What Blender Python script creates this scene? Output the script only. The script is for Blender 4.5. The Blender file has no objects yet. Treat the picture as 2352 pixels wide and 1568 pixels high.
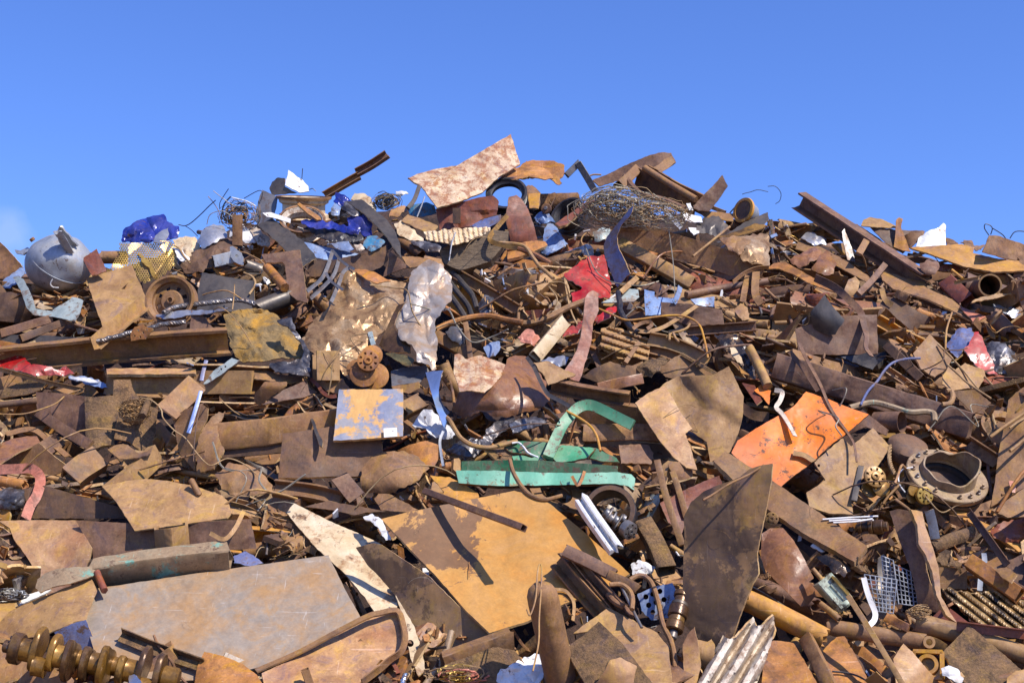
import bpy, math, random
import numpy as np
from mathutils import Vector, Matrix, noise, geometry

rnd = random.Random(7)
scene = bpy.context.scene
rad = math.radians
# ------------------------------------------------------------------ camera
FPX = 3231.0                       # focal length in layout pixels (layout is 2352 wide)
CAMH = 1.7
PITCH = math.atan((1250 - 784) / FPX)
cam_d = bpy.data.cameras.new('camera')
cam_d.sensor_width = 36.0
cam_d.lens = 36.0 * FPX / 2352.0
cam_d.clip_end = 3000
cam = bpy.data.objects.new('camera', cam_d)
scene.collection.objects.link(cam)
cam.location = (0, 0, CAMH)
cam.rotation_euler = (math.pi / 2 + PITCH, 0, 0)
scene.camera = cam
# ------------------------------------------------------------------ light
SUN_TO = Vector((0.50, -0.44, 0.80)).normalized()      # direction towards the sun
w = bpy.data.worlds.new('World')
scene.world = w
w.use_nodes = True
wn, wl = w.node_tree.nodes, w.node_tree.links
bg = wn['Background']
sky = wn.new('ShaderNodeTexSky')
sky.sky_type = 'NISHITA'
sky.sun_disc = False
sky.sun_elevation = math.asin(SUN_TO.z)
sky.sun_rotation = math.atan2(SUN_TO.x, SUN_TO.y)
sky.air_density = 1.0
sky.dust_density = 0.35
sky.ozone_density = 4.0
# (a wisp of cloud low on the left is mixed in below)
tint = wn.new('ShaderNodeMix'); tint.data_type = 'RGBA'; tint.blend_type = 'MULTIPLY'
tint.inputs[0].default_value = 1.0
tint.inputs[7].default_value = (0.72, 0.93, 1.56, 1)
wl.new(sky.outputs[0], tint.inputs[6])
# small wisp of cloud low in the sky to the left
geo = wn.new('ShaderNodeTexCoord')
dotn = wn.new('ShaderNodeVectorMath'); dotn.operation = 'DISTANCE'
_az = math.atan((-10 - 1176) / FPX); _el = math.atan((784 - 585) / FPX) + PITCH
dotn.inputs[1].default_value = (math.sin(_az) * math.cos(_el), math.cos(_az) * math.cos(_el), math.sin(_el))
wl.new(geo.outputs['Generated'], dotn.inputs[0])
cn = wn.new('ShaderNodeTexNoise'); cn.inputs['Scale'].default_value = 26; cn.inputs['Detail'].default_value = 7; cn.inputs['Roughness'].default_value = 0.55
wl.new(geo.outputs['Generated'], cn.inputs['Vector'])
cm = wn.new('ShaderNodeMath'); cm.operation = 'MULTIPLY_ADD'; cm.inputs[1].default_value = 0.05; wl.new(cn.outputs['Fac'], cm.inputs[0])
wl.new(dotn.outputs['Value'], cm.inputs[2])
cr_ = wn.new('ShaderNodeMapRange'); cr_.inputs[1].default_value = 0.046; cr_.inputs[2].default_value = 0.026; cr_.inputs[3].default_value = 0; cr_.inputs[4].default_value = 0.35
wl.new(cm.outputs[0], cr_.inputs[0])
cmix = wn.new('ShaderNodeMix'); cmix.data_type = 'RGBA'; wl.new(cr_.outputs[0], cmix.inputs[0]); wl.new(tint.outputs[2], cmix.inputs[6]); cmix.inputs[7].default_value = (4.4, 5.4, 7.2, 1)
wl.new(cmix.outputs[2], bg.inputs[0])
bg.inputs[1].default_value = 0.11
sun_d = bpy.data.lights.new('sun', 'SUN')
sun_d.energy = 5.0
sun_d.angle = rad(0.5)
sun_d.color = (1.0, 0.93, 0.84)
sun = bpy.data.objects.new('sun', sun_d)
scene.collection.objects.link(sun)
sun.rotation_euler = SUN_TO.to_track_quat('Z', 'Y').to_euler()
sun.location = (5, -5, 20)
vs = scene.view_settings
vs.view_transform = 'Standard'; vs.look = 'None'; vs.exposure = 0.27; vs.gamma = 1.0
vs.use_curve_mapping = False
scene.cycles.max_bounces = 6

# ------------------------------------------------------------------ geometry of the heap
RGT = np.array((1.0, 0, 0))
FWD = np.array((0, math.cos(PITCH), math.sin(PITCH)))
UPV = np.array((0, -math.sin(PITCH), math.cos(PITCH)))
CAM = np.array((0, 0, CAMH))
def P(x, y, d):
    """layout point (x, y) at depth d metres -> world"""
    x = np.asarray(x, float); y = np.asarray(y, float); d = np.asarray(d, float)
    return CAM + (x[..., None] - 1176) / FPX * d[..., None] * RGT + (784 - y[..., None]) / FPX * d[..., None] * UPV + d[..., None] * FWD
def proj(v):
    q = v - CAM
    d = q @ FWD
    return 1176 + FPX * (q @ RGT) / d, 784 - FPX * (q @ UPV) / d, d
def Draw(y):
    m = (1250 - np.asarray(y, float)) / FPX
    return 7.6 / np.maximum(0.694 - m, 0.2)
def D(y):
    return np.minimum(Draw(y), 17.0)
def hslope(y):
    return float((Draw(y - 1) - Draw(y + 1)) / 2 / (D(y) / FPX))
CREST = np.array([(-1500, 640), (-400, 640), (0, 620), (120, 600), (250, 590), (330, 560), (450, 540), (560, 500), (650, 480), (820, 470), (950, 455), (1150, 455),
                  (1300, 450), (1420, 455), (1560, 466), (1700, 492), (1850, 512), (1950, 560), (2100, 590), (2352, 590), (2800, 600), (3900, 640)], float)
def crest(x):
    return np.interp(x, CREST[:, 0], CREST[:, 1])
# depth map of what already lies on the heap (so that each new piece is laid on top of the earlier ones)
CELL = 6.0; GX0, GY0 = -500, 150
NX, NY = int(3400 / CELL), int(1800 / CELL)
ZB = np.tile((D(GY0 + (np.arange(NY) + .5) * CELL) + 0.30)[None, :], (NX, 1))
HB = np.zeros((NX, NY), bool)

def sample_cells(V, faces):
    x, y, d = proj(V)
    pts = np.stack([x, y, d], 1)
    tris = []
    for f in faces:
        for k in range(1, len(f) - 1):
            tris.append((f[0], f[k], f[k + 1]))
    T = pts[np.array(tris)]
    e = np.max(np.stack([np.abs(T[:, 0, :2] - T[:, 1, :2]).max(1), np.abs(T[:, 1, :2] - T[:, 2, :2]).max(1), np.abs(T[:, 0, :2] - T[:, 2, :2]).max(1)]), 0)
    n = np.clip(np.ceil(e / 5.0).astype(int), 1, 160)
    buck = 2 ** np.ceil(np.log2(n)).astype(int)
    out = []
    for b in np.unique(buck):
        TT = T[buck == b]
        i, jj = np.meshgrid(np.arange(b + 1), np.arange(b + 1))
        ok = (i + jj) <= b
        u = (i[ok] / b)[None, :, None]; v = (jj[ok] / b)[None, :, None]
        q = TT[:, None, 0] * (1 - u - v) + TT[:, None, 1] * u + TT[:, None, 2] * v
        out.append(q.reshape(-1, 3))
    q = np.concatenate(out)
    ix = ((q[:, 0] - GX0) / CELL).astype(int); iy = ((q[:, 1] - GY0) / CELL).astype(int)
    ok = (ix >= 0) & (ix < NX) & (iy >= 0) & (iy < NY)
    ix, iy, dd = ix[ok], iy[ok], q[ok, 2]
    key = ix * NY + iy
    m = np.full(NX * NY, 1e9)
    np.minimum.at(m, key, dd)
    u = np.unique(key)
    return u, m[u]

# ------------------------------------------------------------------ materials
def srgb(r, g, b):
    f = lambda c: (c / 255 / 12.92) if c <= 10 else ((c / 255 + 0.055) / 1.055) ** 2.4
    return (f(r), f(g), f(b), 1)
MATS = {}
s_dust = (.30, .235, .165, 1); s_chip = (.125, .07, .04, 1)
def make_mat(key, cols, stain=None, stain_amt=0.6, s1=2.2, s2=7.0, rough=(0.55, 0.85), metal=0.0, bump=0.35, grain=0.28, scratch=None, thr=(0.5, 0.62), hv=0.12, stretch=None, chips=0, coat=0, spec=0.5, dist=0.6, grit=0):
    wm = (0.86, 0.865, 0.71) if key.startswith(('rust', 'tall', 'yellow_p', 'ochre', 'brown')) else (0.82, 0.78, 0.70) if key in ('cream', 'foil_tan', 'brass', 'wood', 'straw', 'corr_oily') else (.92, .92, .92)
    rusty = key.startswith(('rust', 'tall', 'brown'))
    adj = lambda c: (c[0] * wm[0], c[1] * wm[1], c[2] * wm[2], 1)
    cols = [adj(c) for c in cols]; stain = adj(stain) if stain else None
    m = bpy.data.materials.new(key); m.use_nodes = True
    nt = m.node_tree; N, L = nt.nodes, nt.links
    bs = N['Principled BSDF']
    tc = N.new('ShaderNodeTexCoord'); oi = N.new('ShaderNodeObjectInfo')
    mul = N.new('ShaderNodeMath'); mul.operation = 'MULTIPLY'; mul.inputs[1].default_value = 61.0
    L.new(oi.outputs['Random'], mul.inputs[0])
    add = N.new('ShaderNodeVectorMath'); add.operation = 'ADD'
    L.new(tc.outputs['Object'], add.inputs[0]); L.new(mul.outputs[0], add.inputs[1])
    src = add.outputs[0]
    def noisen(scale, detail=8, ro=0.65, di=0.0, vec=None):
        n = N.new('ShaderNodeTexNoise'); n.inputs['Scale'].default_value = scale; n.inputs['Detail'].default_value = detail
        n.inputs['Roughness'].default_value = ro; n.inputs['Distortion'].default_value = di
        L.new(vec or src, n.inputs['Vector']); return n
    vec1 = src
    if stretch:
        mp = N.new('ShaderNodeMapping'); mp.inputs['Scale'].default_value = stretch; L.new(src, mp.inputs['Vector']); vec1 = mp.outputs[0]
    n1 = noisen(s1, 9, 0.68, dist, vec1)
    r1 = N.new('ShaderNodeValToRGB'); el = r1.color_ramp.elements
    k = len(cols)
    el[0].position = 0.34; el[0].color = cols[0]; el[1].position = 0.66; el[1].color = cols[-1]
    for i in range(1, k - 1):
        e = el.new(0.34 + 0.32 * i / (k - 1)); e.color = cols[i]
    L.new(n1.outputs['Fac'], r1.inputs[0])
    col = r1.outputs[0]
    def mix(fac, a, b, mode='MIX'):
        x = N.new('ShaderNodeMix'); x.data_type = 'RGBA'; x.blend_type = mode
        if isinstance(fac, float): x.inputs[0].default_value = fac
        else: L.new(fac, x.inputs[0])
        for s, v in ((6, a), (7, b)):
            if isinstance(v, tuple): x.inputs[s].default_value = v
            else: L.new(v, x.inputs[s])
        return x.outputs[2]
    def rng(o, a, b, c=0.0, d=1.0):
        x = N.new('ShaderNodeMapRange'); x.inputs[1].default_value = a; x.inputs[2].default_value = b
        x.inputs[3].default_value = c; x.inputs[4].default_value = d; L.new(o, x.inputs[0]); return x.outputs[0]
    n2 = noisen(s2, 10, 0.72, 0.3, vec1)
    if stain:
        col = mix(rng(n2.outputs['Fac'], thr[0], thr[1], 0, stain_amt), col, stain)
    if key == 'orange':
        sx = N.new('ShaderNodeSeparateXYZ'); L.new(tc.outputs['Object'], sx.inputs[0])
        col = mix(rng(sx.outputs[0], -0.05, -0.5, 0, 0.6), col, s(206, 118, 78))
    if scratch:
        mp = N.new('ShaderNodeMapping'); mp.inputs['Scale'].default_value = (1.2, 1.2, 26); mp.inputs['Rotation'].default_value = (0.4, 0.7, 0.2)
        L.new(src, mp.inputs['Vector'])
        ns = noisen(3.0, 3, 0.5, 0.4, mp.outputs[0])
        mp2 = N.new('ShaderNodeMapping'); mp2.inputs['Scale'].default_value = (22, 1.5, 1.5); mp2.inputs['Rotation'].default_value = (0.1, -0.5, 0.6)
        L.new(src, mp2.inputs['Vector'])
        nb = noisen(2.6, 3, 0.5, 0.4, mp2.outputs[0])
        col = mix(rng(ns.outputs['Fac'], 0.68, 0.72, 0, 0.45), col, scratch)
        col = mix(rng(nb.outputs['Fac'], 0.70, 0.73, 0, 0.4), col, scratch)
    if rusty:
        n4 = noisen(4.2, 7, 0.7, 1.2); n5 = noisen(19, 6, 0.75, 0.4)
        hsv = N.new('ShaderNodeHueSaturation'); hsv.inputs['Hue'].default_value = 0.515; hsv.inputs['Saturation'].default_value = 1.15; hsv.inputs['Value'].default_value = 1.22; L.new(col, hsv.inputs['Color'])
        hsd = N.new('ShaderNodeHueSaturation'); hsd.inputs['Hue'].default_value = 0.47; hsd.inputs['Saturation'].default_value = 0.7; hsd.inputs['Value'].default_value = 0.62; L.new(col, hsd.inputs['Color'])
        c0 = mix(rng(n4.outputs['Fac'], 0.52, 0.64, 0, 0.75), col, hsv.outputs[0])
        c0 = mix(rng(n4.outputs['Fac'], 0.44, 0.36, 0, 0.7), c0, hsd.outputs[0])
        dk = N.new('ShaderNodeHueSaturation'); dk.inputs['Value'].default_value = 0.5; L.new(c0, dk.inputs['Color'])
        col = mix(rng(n5.outputs['Fac'], 0.60, 0.66, 0, 0.6), c0, dk.outputs[0])
        lt = N.new('ShaderNodeHueSaturation'); lt.inputs['Value'].default_value = 1.55; lt.inputs['Saturation'].default_value = 0.72; L.new(c0, lt.inputs['Color'])
        n6 = noisen(42, 5, 0.75)
        col = mix(rng(n6.outputs['Fac'], 0.62, 0.68, 0, 0.65), col, lt.outputs[0])
        for rot_, sc_ in (((0.5, 0.9, 0.3), (1.4, 1.4, 34)), ((0.2, -0.6, 0.9), (30, 1.3, 1.3))):
            mq = N.new('ShaderNodeMapping'); mq.inputs['Scale'].default_value = sc_; mq.inputs['Rotation'].default_value = rot_; L.new(src, mq.inputs['Vector'])
            nq = noisen(2.2, 4, 0.55, 0.6, mq.outputs[0])
            col = mix(rng(nq.outputs['Fac'], 0.66, 0.70, 0, 0.45), col, lt.outputs[0])
    mps = N.new('ShaderNodeMapping'); mps.inputs['Scale'].default_value = (11, 11, 1.1); mps.inputs['Rotation'].default_value = (0.5, 0.25, 0); L.new(src, mps.inputs['Vector'])
    nst = noisen(1.6, 6, 0.65, 0.3, mps.outputs[0])
    if chips:
        nc = noisen(9, 10, 0.8, 0.2); nd = noisen(2.2, 6, 0.65)
        col = mix(rng(nd.outputs['Fac'], 0.4, 0.7, 0, 0.5 * chips), col, s_dust)
        col = mix(rng(nst.outputs['Fac'], 0.6, 0.68, 0, 0.6 * chips), col, s_dust)
        col = mix(rng(nc.outputs['Fac'], 0.60 - .05 * chips, 0.63 - .05 * chips, 0, 0.95), col, s_chip)
    n3 = noisen(55, 5, 0.7)
    g = rng(n3.outputs['Fac'], 0.25, 0.75, 1 - grain, 1 + grain)
    hs = N.new('ShaderNodeHueSaturation'); L.new(col, hs.inputs['Color'])
    rv = rng(oi.outputs['Random'], 0, 1, 1 - hv, 1 + hv)
    vm0 = N.new('ShaderNodeMath'); vm0.operation = 'MULTIPLY'; L.new(g, vm0.inputs[0]); L.new(rng(nst.outputs['Fac'], 0.3, 0.7, 0.86, 1.14) , vm0.inputs[1])
    vm = N.new('ShaderNodeMath'); vm.operation = 'MULTIPLY'; L.new(vm0.outputs[0], vm.inputs[0]); L.new(rv, vm.inputs[1])
    L.new(vm.outputs[0], hs.inputs['Value'])
    L.new(hs.outputs[0], bs.inputs['Base Color'])
    L.new(rng(n2.outputs['Fac'], 0.3, 0.7, rough[0], rough[1]), bs.inputs['Roughness'])
    bs.inputs['Metallic'].default_value = metal
    bs.inputs['Specular IOR Level'].default_value = spec
    if coat: bs.inputs['Coat Weight'].default_value = coat; bs.inputs['Coat Roughness'].default_value = 0.2
    b1 = N.new('ShaderNodeBump'); b1.inputs['Strength'].default_value = bump; b1.inputs['Distance'].default_value = 0.012
    if rusty or scratch:
        nw = noisen(1.9, 3, 0.5, 0.5); b0 = N.new('ShaderNodeBump'); b0.inputs['Strength'].default_value = 0.8; b0.inputs['Distance'].default_value = 0.06
        L.new(nw.outputs['Fac'], b0.inputs['Height']); L.new(b0.outputs[0], b1.inputs['Normal'])
    ad = N.new('ShaderNodeMath'); ad.operation = 'MULTIPLY_ADD'; ad.inputs[1].default_value = 0.25 + grit
    L.new(n3.outputs['Fac'], ad.inputs[0]); L.new(n2.outputs['Fac'], ad.inputs[2])
    L.new(ad.outputs[0], b1.inputs['Height']); L.new(b1.outputs[0], bs.inputs['Normal'])
    MATS[key] = m
s = srgb
make_mat('rust', [s(88, 60, 46), s(134, 94, 66), s(162, 118, 82)], s(70, 42, 36), 0.7)
make_mat('rust_mid', [s(112, 82, 60), s(148, 108, 76), s(134, 92, 62)], s(150, 110, 80), 0.6)
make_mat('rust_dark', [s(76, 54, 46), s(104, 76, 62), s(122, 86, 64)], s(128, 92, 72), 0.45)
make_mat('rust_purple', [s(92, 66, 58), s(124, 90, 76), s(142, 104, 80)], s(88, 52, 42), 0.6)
make_mat('rust_tan', [s(146, 106, 72), s(172, 132, 92), s(160, 118, 84)], s(118, 84, 60), 0.5, grain=0.16, bump=0.2)
make_mat('rust_grit', [s(96, 72, 54), s(126, 96, 70), s(142, 106, 76)], s(66, 50, 42), 0.75, grain=0.5, bump=0.9, grit=1.0, rough=(0.85, 0.95))
make_mat('rust_orange', [s(140, 88, 48), s(172, 112, 60), s(190, 130, 76)], s(104, 68, 46), 0.7, s2=4)
make_mat('rust_yellow', [s(168, 112, 46), s(198, 140, 66), s(182, 132, 80)], s(150, 104, 66), 0.5, bump=0.15, grain=0.12)
make_mat('rust_stain', [s(168, 124, 78), s(186, 136, 74), s(176, 130, 92)], s(104, 74, 54), 0.85, s1=1.6, s2=1.7, thr=(0.52, 0.55), bump=0.15, grain=0.14, rough=(0.4, 0.75))
make_mat('rust_red', [s(112, 58, 44), s(140, 76, 58), s(128, 72, 58)], s(84, 52, 44), 0.6, rough=(0.4, 0.7))
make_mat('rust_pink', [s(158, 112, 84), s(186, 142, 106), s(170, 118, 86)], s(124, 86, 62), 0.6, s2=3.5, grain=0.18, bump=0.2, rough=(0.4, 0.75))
make_mat('rust_flaky', [s(158, 104, 78), s(192, 160, 138), s(214, 190, 172)], s(150, 92, 66), 0.85, s1=3.5, s2=11, thr=(0.48, 0.56), bump=0.25)
make_mat('rust_gloss', [s(120, 78, 56), s(152, 104, 76), s(134, 92, 72)], s(100, 64, 46), 0.6, rough=(0.25, 0.5), bump=0.35, s2=5)
make_mat('rust_lit_edge', [s(186, 146, 108), s(208, 172, 134), s(170, 126, 88)], s(120, 80, 52), 0.6, s2=16)  # abraded rust on cut rims, coloured paler to imitate light the edges catch
make_mat('tall_sheet', [s(134, 104, 78), s(150, 116, 86), s(152, 112, 72)], s(92, 68, 54), 0.85, s1=1.5, s2=2.0, thr=(0.5, 0.53), bump=0.12, grain=0.12, rough=(0.45, 0.8))
make_mat('grey_plate', [s(148, 134, 118), s(160, 144, 126), s(172, 138, 98)], s(176, 130, 74), 0.7, s1=2.4, s2=1.6, thr=(0.44, 0.62), rough=(0.35, 0.6), bump=0.05, grain=0.12, metal=0.05, scratch=s(206, 196, 186), dist=2.5)
make_mat('blue_plate', [s(112, 118, 142), s(138, 140, 152), s(158, 148, 136)], s(206, 156, 84), 0.95, s1=2.0, s2=2.6, thr=(0.50, 0.55), rough=(0.35, 0.6), bump=0.1, grain=0.12)
make_mat('yellow_plate', [s(190, 142, 92), s(190, 138, 74), s(196, 132, 56)], s(112, 80, 60), 0.9, s1=1.5, s2=.8, thr=(0.535, 0.55), bump=0.1, grain=0.13, rough=(0.35, 0.65))
make_mat('galv', [s(150, 156, 164), s(172, 176, 182), s(186, 184, 176)], s(158, 132, 108), 0.6, s1=4, s2=6, thr=(0.56, 0.7), metal=0.35, rough=(0.4, 0.6), bump=0.12, grain=0.12, chips=0.35)
make_mat('galv_green', [s(142, 158, 158), s(168, 178, 172), s(150, 160, 150)], s(128, 100, 80), 0.8, thr=(0.55, 0.6), metal=0.2, rough=(0.35, 0.6), bump=0.1, grain=0.1, chips=0.6)
make_mat('alu', [s(168, 168, 172), s(200, 198, 198), s(214, 210, 204)], s(150, 116, 84), 0.7, thr=(0.56, 0.66), metal=0.75, rough=(0.25, 0.5), bump=0.12, grain=0.08)
make_mat('foil_tan', [s(146, 114, 80), s(172, 138, 98), s(194, 172, 144)], s(104, 72, 46), 0.8, metal=0.35, rough=(0.25, 0.5), bump=0.3)
make_mat('foil_silver', [s(158, 146, 136), s(182, 172, 162), s(174, 146, 114)], s(160, 122, 84), 0.8, s1=1.8, s2=3.4, thr=(0.47, 0.62), metal=0.35, rough=(0.3, 0.5), bump=0.1, grain=0.08)
make_mat('foil_dark', [s(42, 42, 46), s(96, 92, 92), s(170, 164, 160)], s(70, 52, 42), 0.8, metal=0.5, rough=(0.2, 0.5), s1=5)
make_mat('chrome', [s(190, 196, 206), s(206, 210, 218), s(220, 220, 224)], None, metal=0.9, rough=(0.14, 0.3), bump=0.06, grain=0.04)
make_mat('steel', [s(110, 108, 110), s(138, 134, 132), s(120, 112, 106)], s(104, 78, 60), 0.7, metal=0.55, rough=(0.3, 0.55), bump=0.15, grain=0.12)
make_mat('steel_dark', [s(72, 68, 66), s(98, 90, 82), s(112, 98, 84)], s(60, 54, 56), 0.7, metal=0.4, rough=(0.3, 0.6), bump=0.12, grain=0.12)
make_mat('steel_blue', [s(82, 96, 150), s(104, 116, 160), s(104, 98, 122)], s(112, 86, 74), 0.8, metal=0.1, rough=(0.3, 0.5), bump=0.15, chips=0.6)
make_mat('black', [s(26, 26, 30), s(40, 38, 42), s(56, 52, 54)], s(92, 78, 66), 0.5, rough=(0.25, 0.6), bump=0.25)
make_mat('black_oily', [s(30, 28, 30), s(58, 52, 50), s(90, 70, 50)], s(140, 104, 60), 0.6, rough=(0.1, 0.35), metal=0.3, bump=0.3)
make_mat('white', [s(214, 210, 204), s(232, 230, 226), s(224, 218, 208)], s(178, 150, 120), 0.45, thr=(0.58, 0.7), rough=(0.35, 0.6), grain=0.06, bump=0.15, chips=0.35)
make_mat('cream', [s(202, 176, 136), s(224, 202, 168), s(232, 216, 190)], s(158, 112, 70), 0.85, s1=3, s2=4.5, thr=(0.52, 0.6), rough=(0.35, 0.65), grain=0.1, bump=0.15, chips=0.5)
make_mat('white_rusty', [s(180, 160, 138), s(204, 190, 170), s(190, 168, 142)], s(128, 92, 64), 0.85, s2=12, thr=(0.52, 0.62), rough=(0.4, 0.7), grain=0.12, chips=0.5)
make_mat('blue', [s(20, 30, 92), s(30, 48, 142), s(46, 72, 176)], s(120, 130, 170), 0.4, thr=(0.6, 0.7), metal=0.1, rough=(0.15, 0.35), bump=0.25, grain=0.08, chips=0.4)
make_mat('blue_pale', [s(98, 126, 172), s(128, 152, 190), s(150, 162, 182)], s(112, 96, 84), 0.6, thr=(0.55, 0.65), rough=(0.3, 0.55), metal=0.2, bump=0.15, chips=0.8)
make_mat('blue_teal', [s(30, 98, 148), s(52, 126, 160), s(120, 116, 90)], s(120, 104, 70), 0.8, rough=(0.4, 0.7), chips=0.9)
make_mat('red', [s(150, 22, 24), s(186, 32, 34), s(204, 52, 48)], s(110, 26, 26), 0.5, rough=(0.2, 0.4), bump=0.12, grain=0.06, chips=0.8)
make_mat('salmon', [s(168, 96, 72), s(196, 124, 100), s(150, 92, 70)], s(112, 72, 56), 0.7, rough=(0.25, 0.5), chips=0.6)
make_mat('green', [s(56, 128, 90), s(80, 152, 112), s(98, 170, 130)], s(108, 80, 52), 0.9, s2=6, thr=(0.6, 0.64), rough=(0.35, 0.6), grain=0.08, bump=0.1, chips=0.9)
make_mat('green_dark', [s(24, 84, 52), s(36, 108, 68), s(60, 128, 84)], s(96, 62, 44), 0.9, s2=7, thr=(0.55, 0.6), rough=(0.35, 0.6), bump=0.12, chips=0.9)
make_mat('mint', [s(108, 182, 148), s(130, 198, 164), s(148, 204, 172)], s(164, 124, 80), 0.9, s2=4.5, thr=(0.58, 0.64), rough=(0.4, 0.6), grain=0.08, bump=0.08, chips=0.7)
make_mat('orange', [s(236, 116, 24), s(246, 130, 20), s(238, 126, 50)], s(140, 74, 46), 0.9, s1=1.4, s2=14, thr=(0.62, 0.65), rough=(0.35, 0.55), grain=0.06, bump=0.06, scratch=s(150, 88, 60), hv=0.02, chips=0.75)
make_mat('teal_scuffed', [s(136, 112, 84), s(150, 124, 92), s(132, 122, 98)], s(104, 156, 138), 0.9, s1=2.5, s2=5, thr=(0.57, 0.62), rough=(0.45, 0.7), bump=0.2, scratch=s(118, 186, 168), chips=0.5)
make_mat('wood', [s(92, 78, 64), s(128, 110, 90), s(78, 66, 56)], s(60, 50, 44), 0.7, stretch=(1.5, 6, 14), s1=2, s2=6, rough=(0.8, 0.95), bump=0.8)
make_mat('brass', [s(176, 140, 66), s(206, 172, 90), s(196, 160, 104)], s(120, 92, 44), 0.6, metal=0.55, rough=(0.3, 0.5), bump=0.1)
make_mat('ochre_mud', [s(104, 86, 62), s(140, 114, 78), s(172, 128, 52)], s(186, 134, 40), 0.75, s1=4, s2=3.2, thr=(0.52, 0.62), rough=(0.7, 0.95), bump=1.0, grit=0.5)
make_mat('ochre_oily', [s(96, 68, 34), s(150, 108, 50), s(178, 134, 70)], s(58, 42, 32), 0.8, metal=0.3, rough=(0.22, 0.45), bump=0.25, s2=5)
make_mat('brown_oily', [s(74, 52, 42), s(112, 82, 60), s(140, 106, 74)], s(56, 40, 36), 0.7, metal=0.35, rough=(0.18, 0.42), bump=0.3)
make_mat('corr_oily', [s(120, 92, 58), s(184, 150, 100), s(206, 180, 138)], s(46, 36, 34), 0.95, s1=5, s2=5.5, thr=(0.49, 0.56), rough=(0.25, 0.5), bump=0.4, metal=0.2)
make_mat('straw', [s(120, 92, 60), s(168, 136, 96), s(196, 170, 130)], None, rough=(0.6, 0.9))
make_mat('wire_grey', [s(128, 120, 104), s(160, 150, 130), s(120, 112, 100)], None, metal=0.3, rough=(0.4, 0.7))
make_mat('wire_dark', [s(34, 40, 50), s(48, 56, 70), s(66, 60, 56)], None, rough=(0.4, 0.7))
make_mat('mint_pale', [s(176, 194, 166), s(196, 208, 182), s(166, 178, 148)], s(66, 64, 54), 0.9, s1=4, s2=5, thr=(0.54, 0.6), rough=(0.2, 0.45), bump=0.2, chips=0.6)
make_mat('olive_oily', [s(84, 78, 54), s(120, 112, 76), s(70, 60, 40)], s(170, 130, 60), 0.5, rough=(0.15, 0.35), metal=0.3)
make_mat('rust_pale', [s(124, 98, 80), s(160, 132, 110), s(178, 150, 126)], s(120, 86, 62), 0.8, s2=6, thr=(0.52, 0.62), rough=(0.45, 0.75), bump=0.4)
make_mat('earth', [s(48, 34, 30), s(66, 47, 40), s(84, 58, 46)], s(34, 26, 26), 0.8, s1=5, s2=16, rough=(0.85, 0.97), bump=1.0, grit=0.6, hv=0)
make_mat('ground', [s(112, 92, 74), s(138, 116, 92), s(124, 100, 80)], s(92, 76, 62), 0.7, s1=0.6, s2=5, rough=(0.85, 0.97), bump=0.8, hv=0)
EDGE = {'green': 'rust', 'mint': 'rust', 'orange': 'rust_dark', 'alu': 'alu', 'chrome': 'chrome', 'foil_silver': 'foil_silver', 'foil_tan': 'foil_tan', 'white': 'white', 'black': 'steel_dark', 'blue': 'blue', 'blue_pale': 'blue_pale', 'brass': 'brass', 'foil_dark': 'foil_dark', 'galv': 'galv', 'galv_green': 'galv', 'steel': 'steel', 'wood': 'wood', 'blue_teal': 'blue_pale', 'cream': 'rust_lit_edge', 'red': 'white', 'grey_plate': 'steel'}

# ------------------------------------------------------------------ mesh helpers
def new_mesh(name, V, faces, mats, midx=None, smooth=35):
    me = bpy.data.meshes.new(name)
    me.from_pydata([tuple(v) for v in V], [], faces)
    for m in mats: me.materials.append(MATS[m])
    if midx is not None:
        me.polygons.foreach_set('material_index', midx)
    if smooth:
        me.polygons.foreach_set('use_smooth', [True] * len(me.polygons))
        me.set_sharp_from_angle(angle=rad(smooth))
    me.update()
    return me
def part(name, V, F, mat, smooth=35, edge_from=None, parent=None, label=None):
    return dict(name=name, V=np.asarray(V, float), F=F, mat=mat, smooth=smooth, ef=edge_from, parent=parent, label=label)
def link(o):
    scene.collection.objects.link(o); return o
def catmull(pts, n):
    pts = np.asarray(pts, float)
    if len(pts) < 3:
        t = np.linspace(0, 1, n)[:, None]
        return pts[0] * (1 - t) + pts[-1] * t
    q = np.vstack([2 * pts[0] - pts[1], pts, 2 * pts[-1] - pts[-2]])
    out = []; m = len(pts) - 1
    per = max(2, int(round(n / m)))
    for i in range(m):
        p0, p1, p2, p3 = q[i:i + 4]
        for t in np.linspace(0, 1, per, endpoint=False):
            out.append(0.5 * ((2 * p1) + (-p0 + p2) * t + (2 * p0 - 5 * p1 + 4 * p2 - p3) * t * t + (-p0 + 3 * p1 - 3 * p2 + p3) * t ** 3))
    out.append(pts[-1])
    return np.array(out)
def unit(v):
    v = np.asarray(v, float); return v / (np.linalg.norm(v) + 1e-12)
def grid_faces(n, m, closed=True, flip=False, off=0):
    """n rings of m verts"""
    F = []
    mm = m if closed else m - 1
    for i in range(n - 1):
        for k in range(mm):
            a = off + i * m + k; b = off + i * m + (k + 1) % m
            f = (a, b, b + m, a + m)
            F.append(f[::-1] if flip else f)
    return F
def tube_w(path, r, sides=8, cap=True, taper=None):
    path = np.asarray(path, float); n = len(path)
    tg = np.gradient(path, axis=0)
    ref = np.array((0.3, -0.9, 0.3)); V = []
    a = None
    for i in range(n):
        t = unit(tg[i])
        if a is None:
            a = unit(np.cross(t, ref))
        a = unit(a - t * (a @ t)); b = np.cross(t, a)
        rr = (r if np.isscalar(r) else r[i])
        for k in range(sides):
            th = 2 * math.pi * k / sides
            V.append(path[i] + rr * (math.cos(th) * a + math.sin(th) * b))
    F = grid_faces(n, sides)
    if cap:
        F.append(tuple(range(sides))[::-1]); F.append(tuple(range((n - 1) * sides, n * sides)))
    return np.array(V), F
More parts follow.
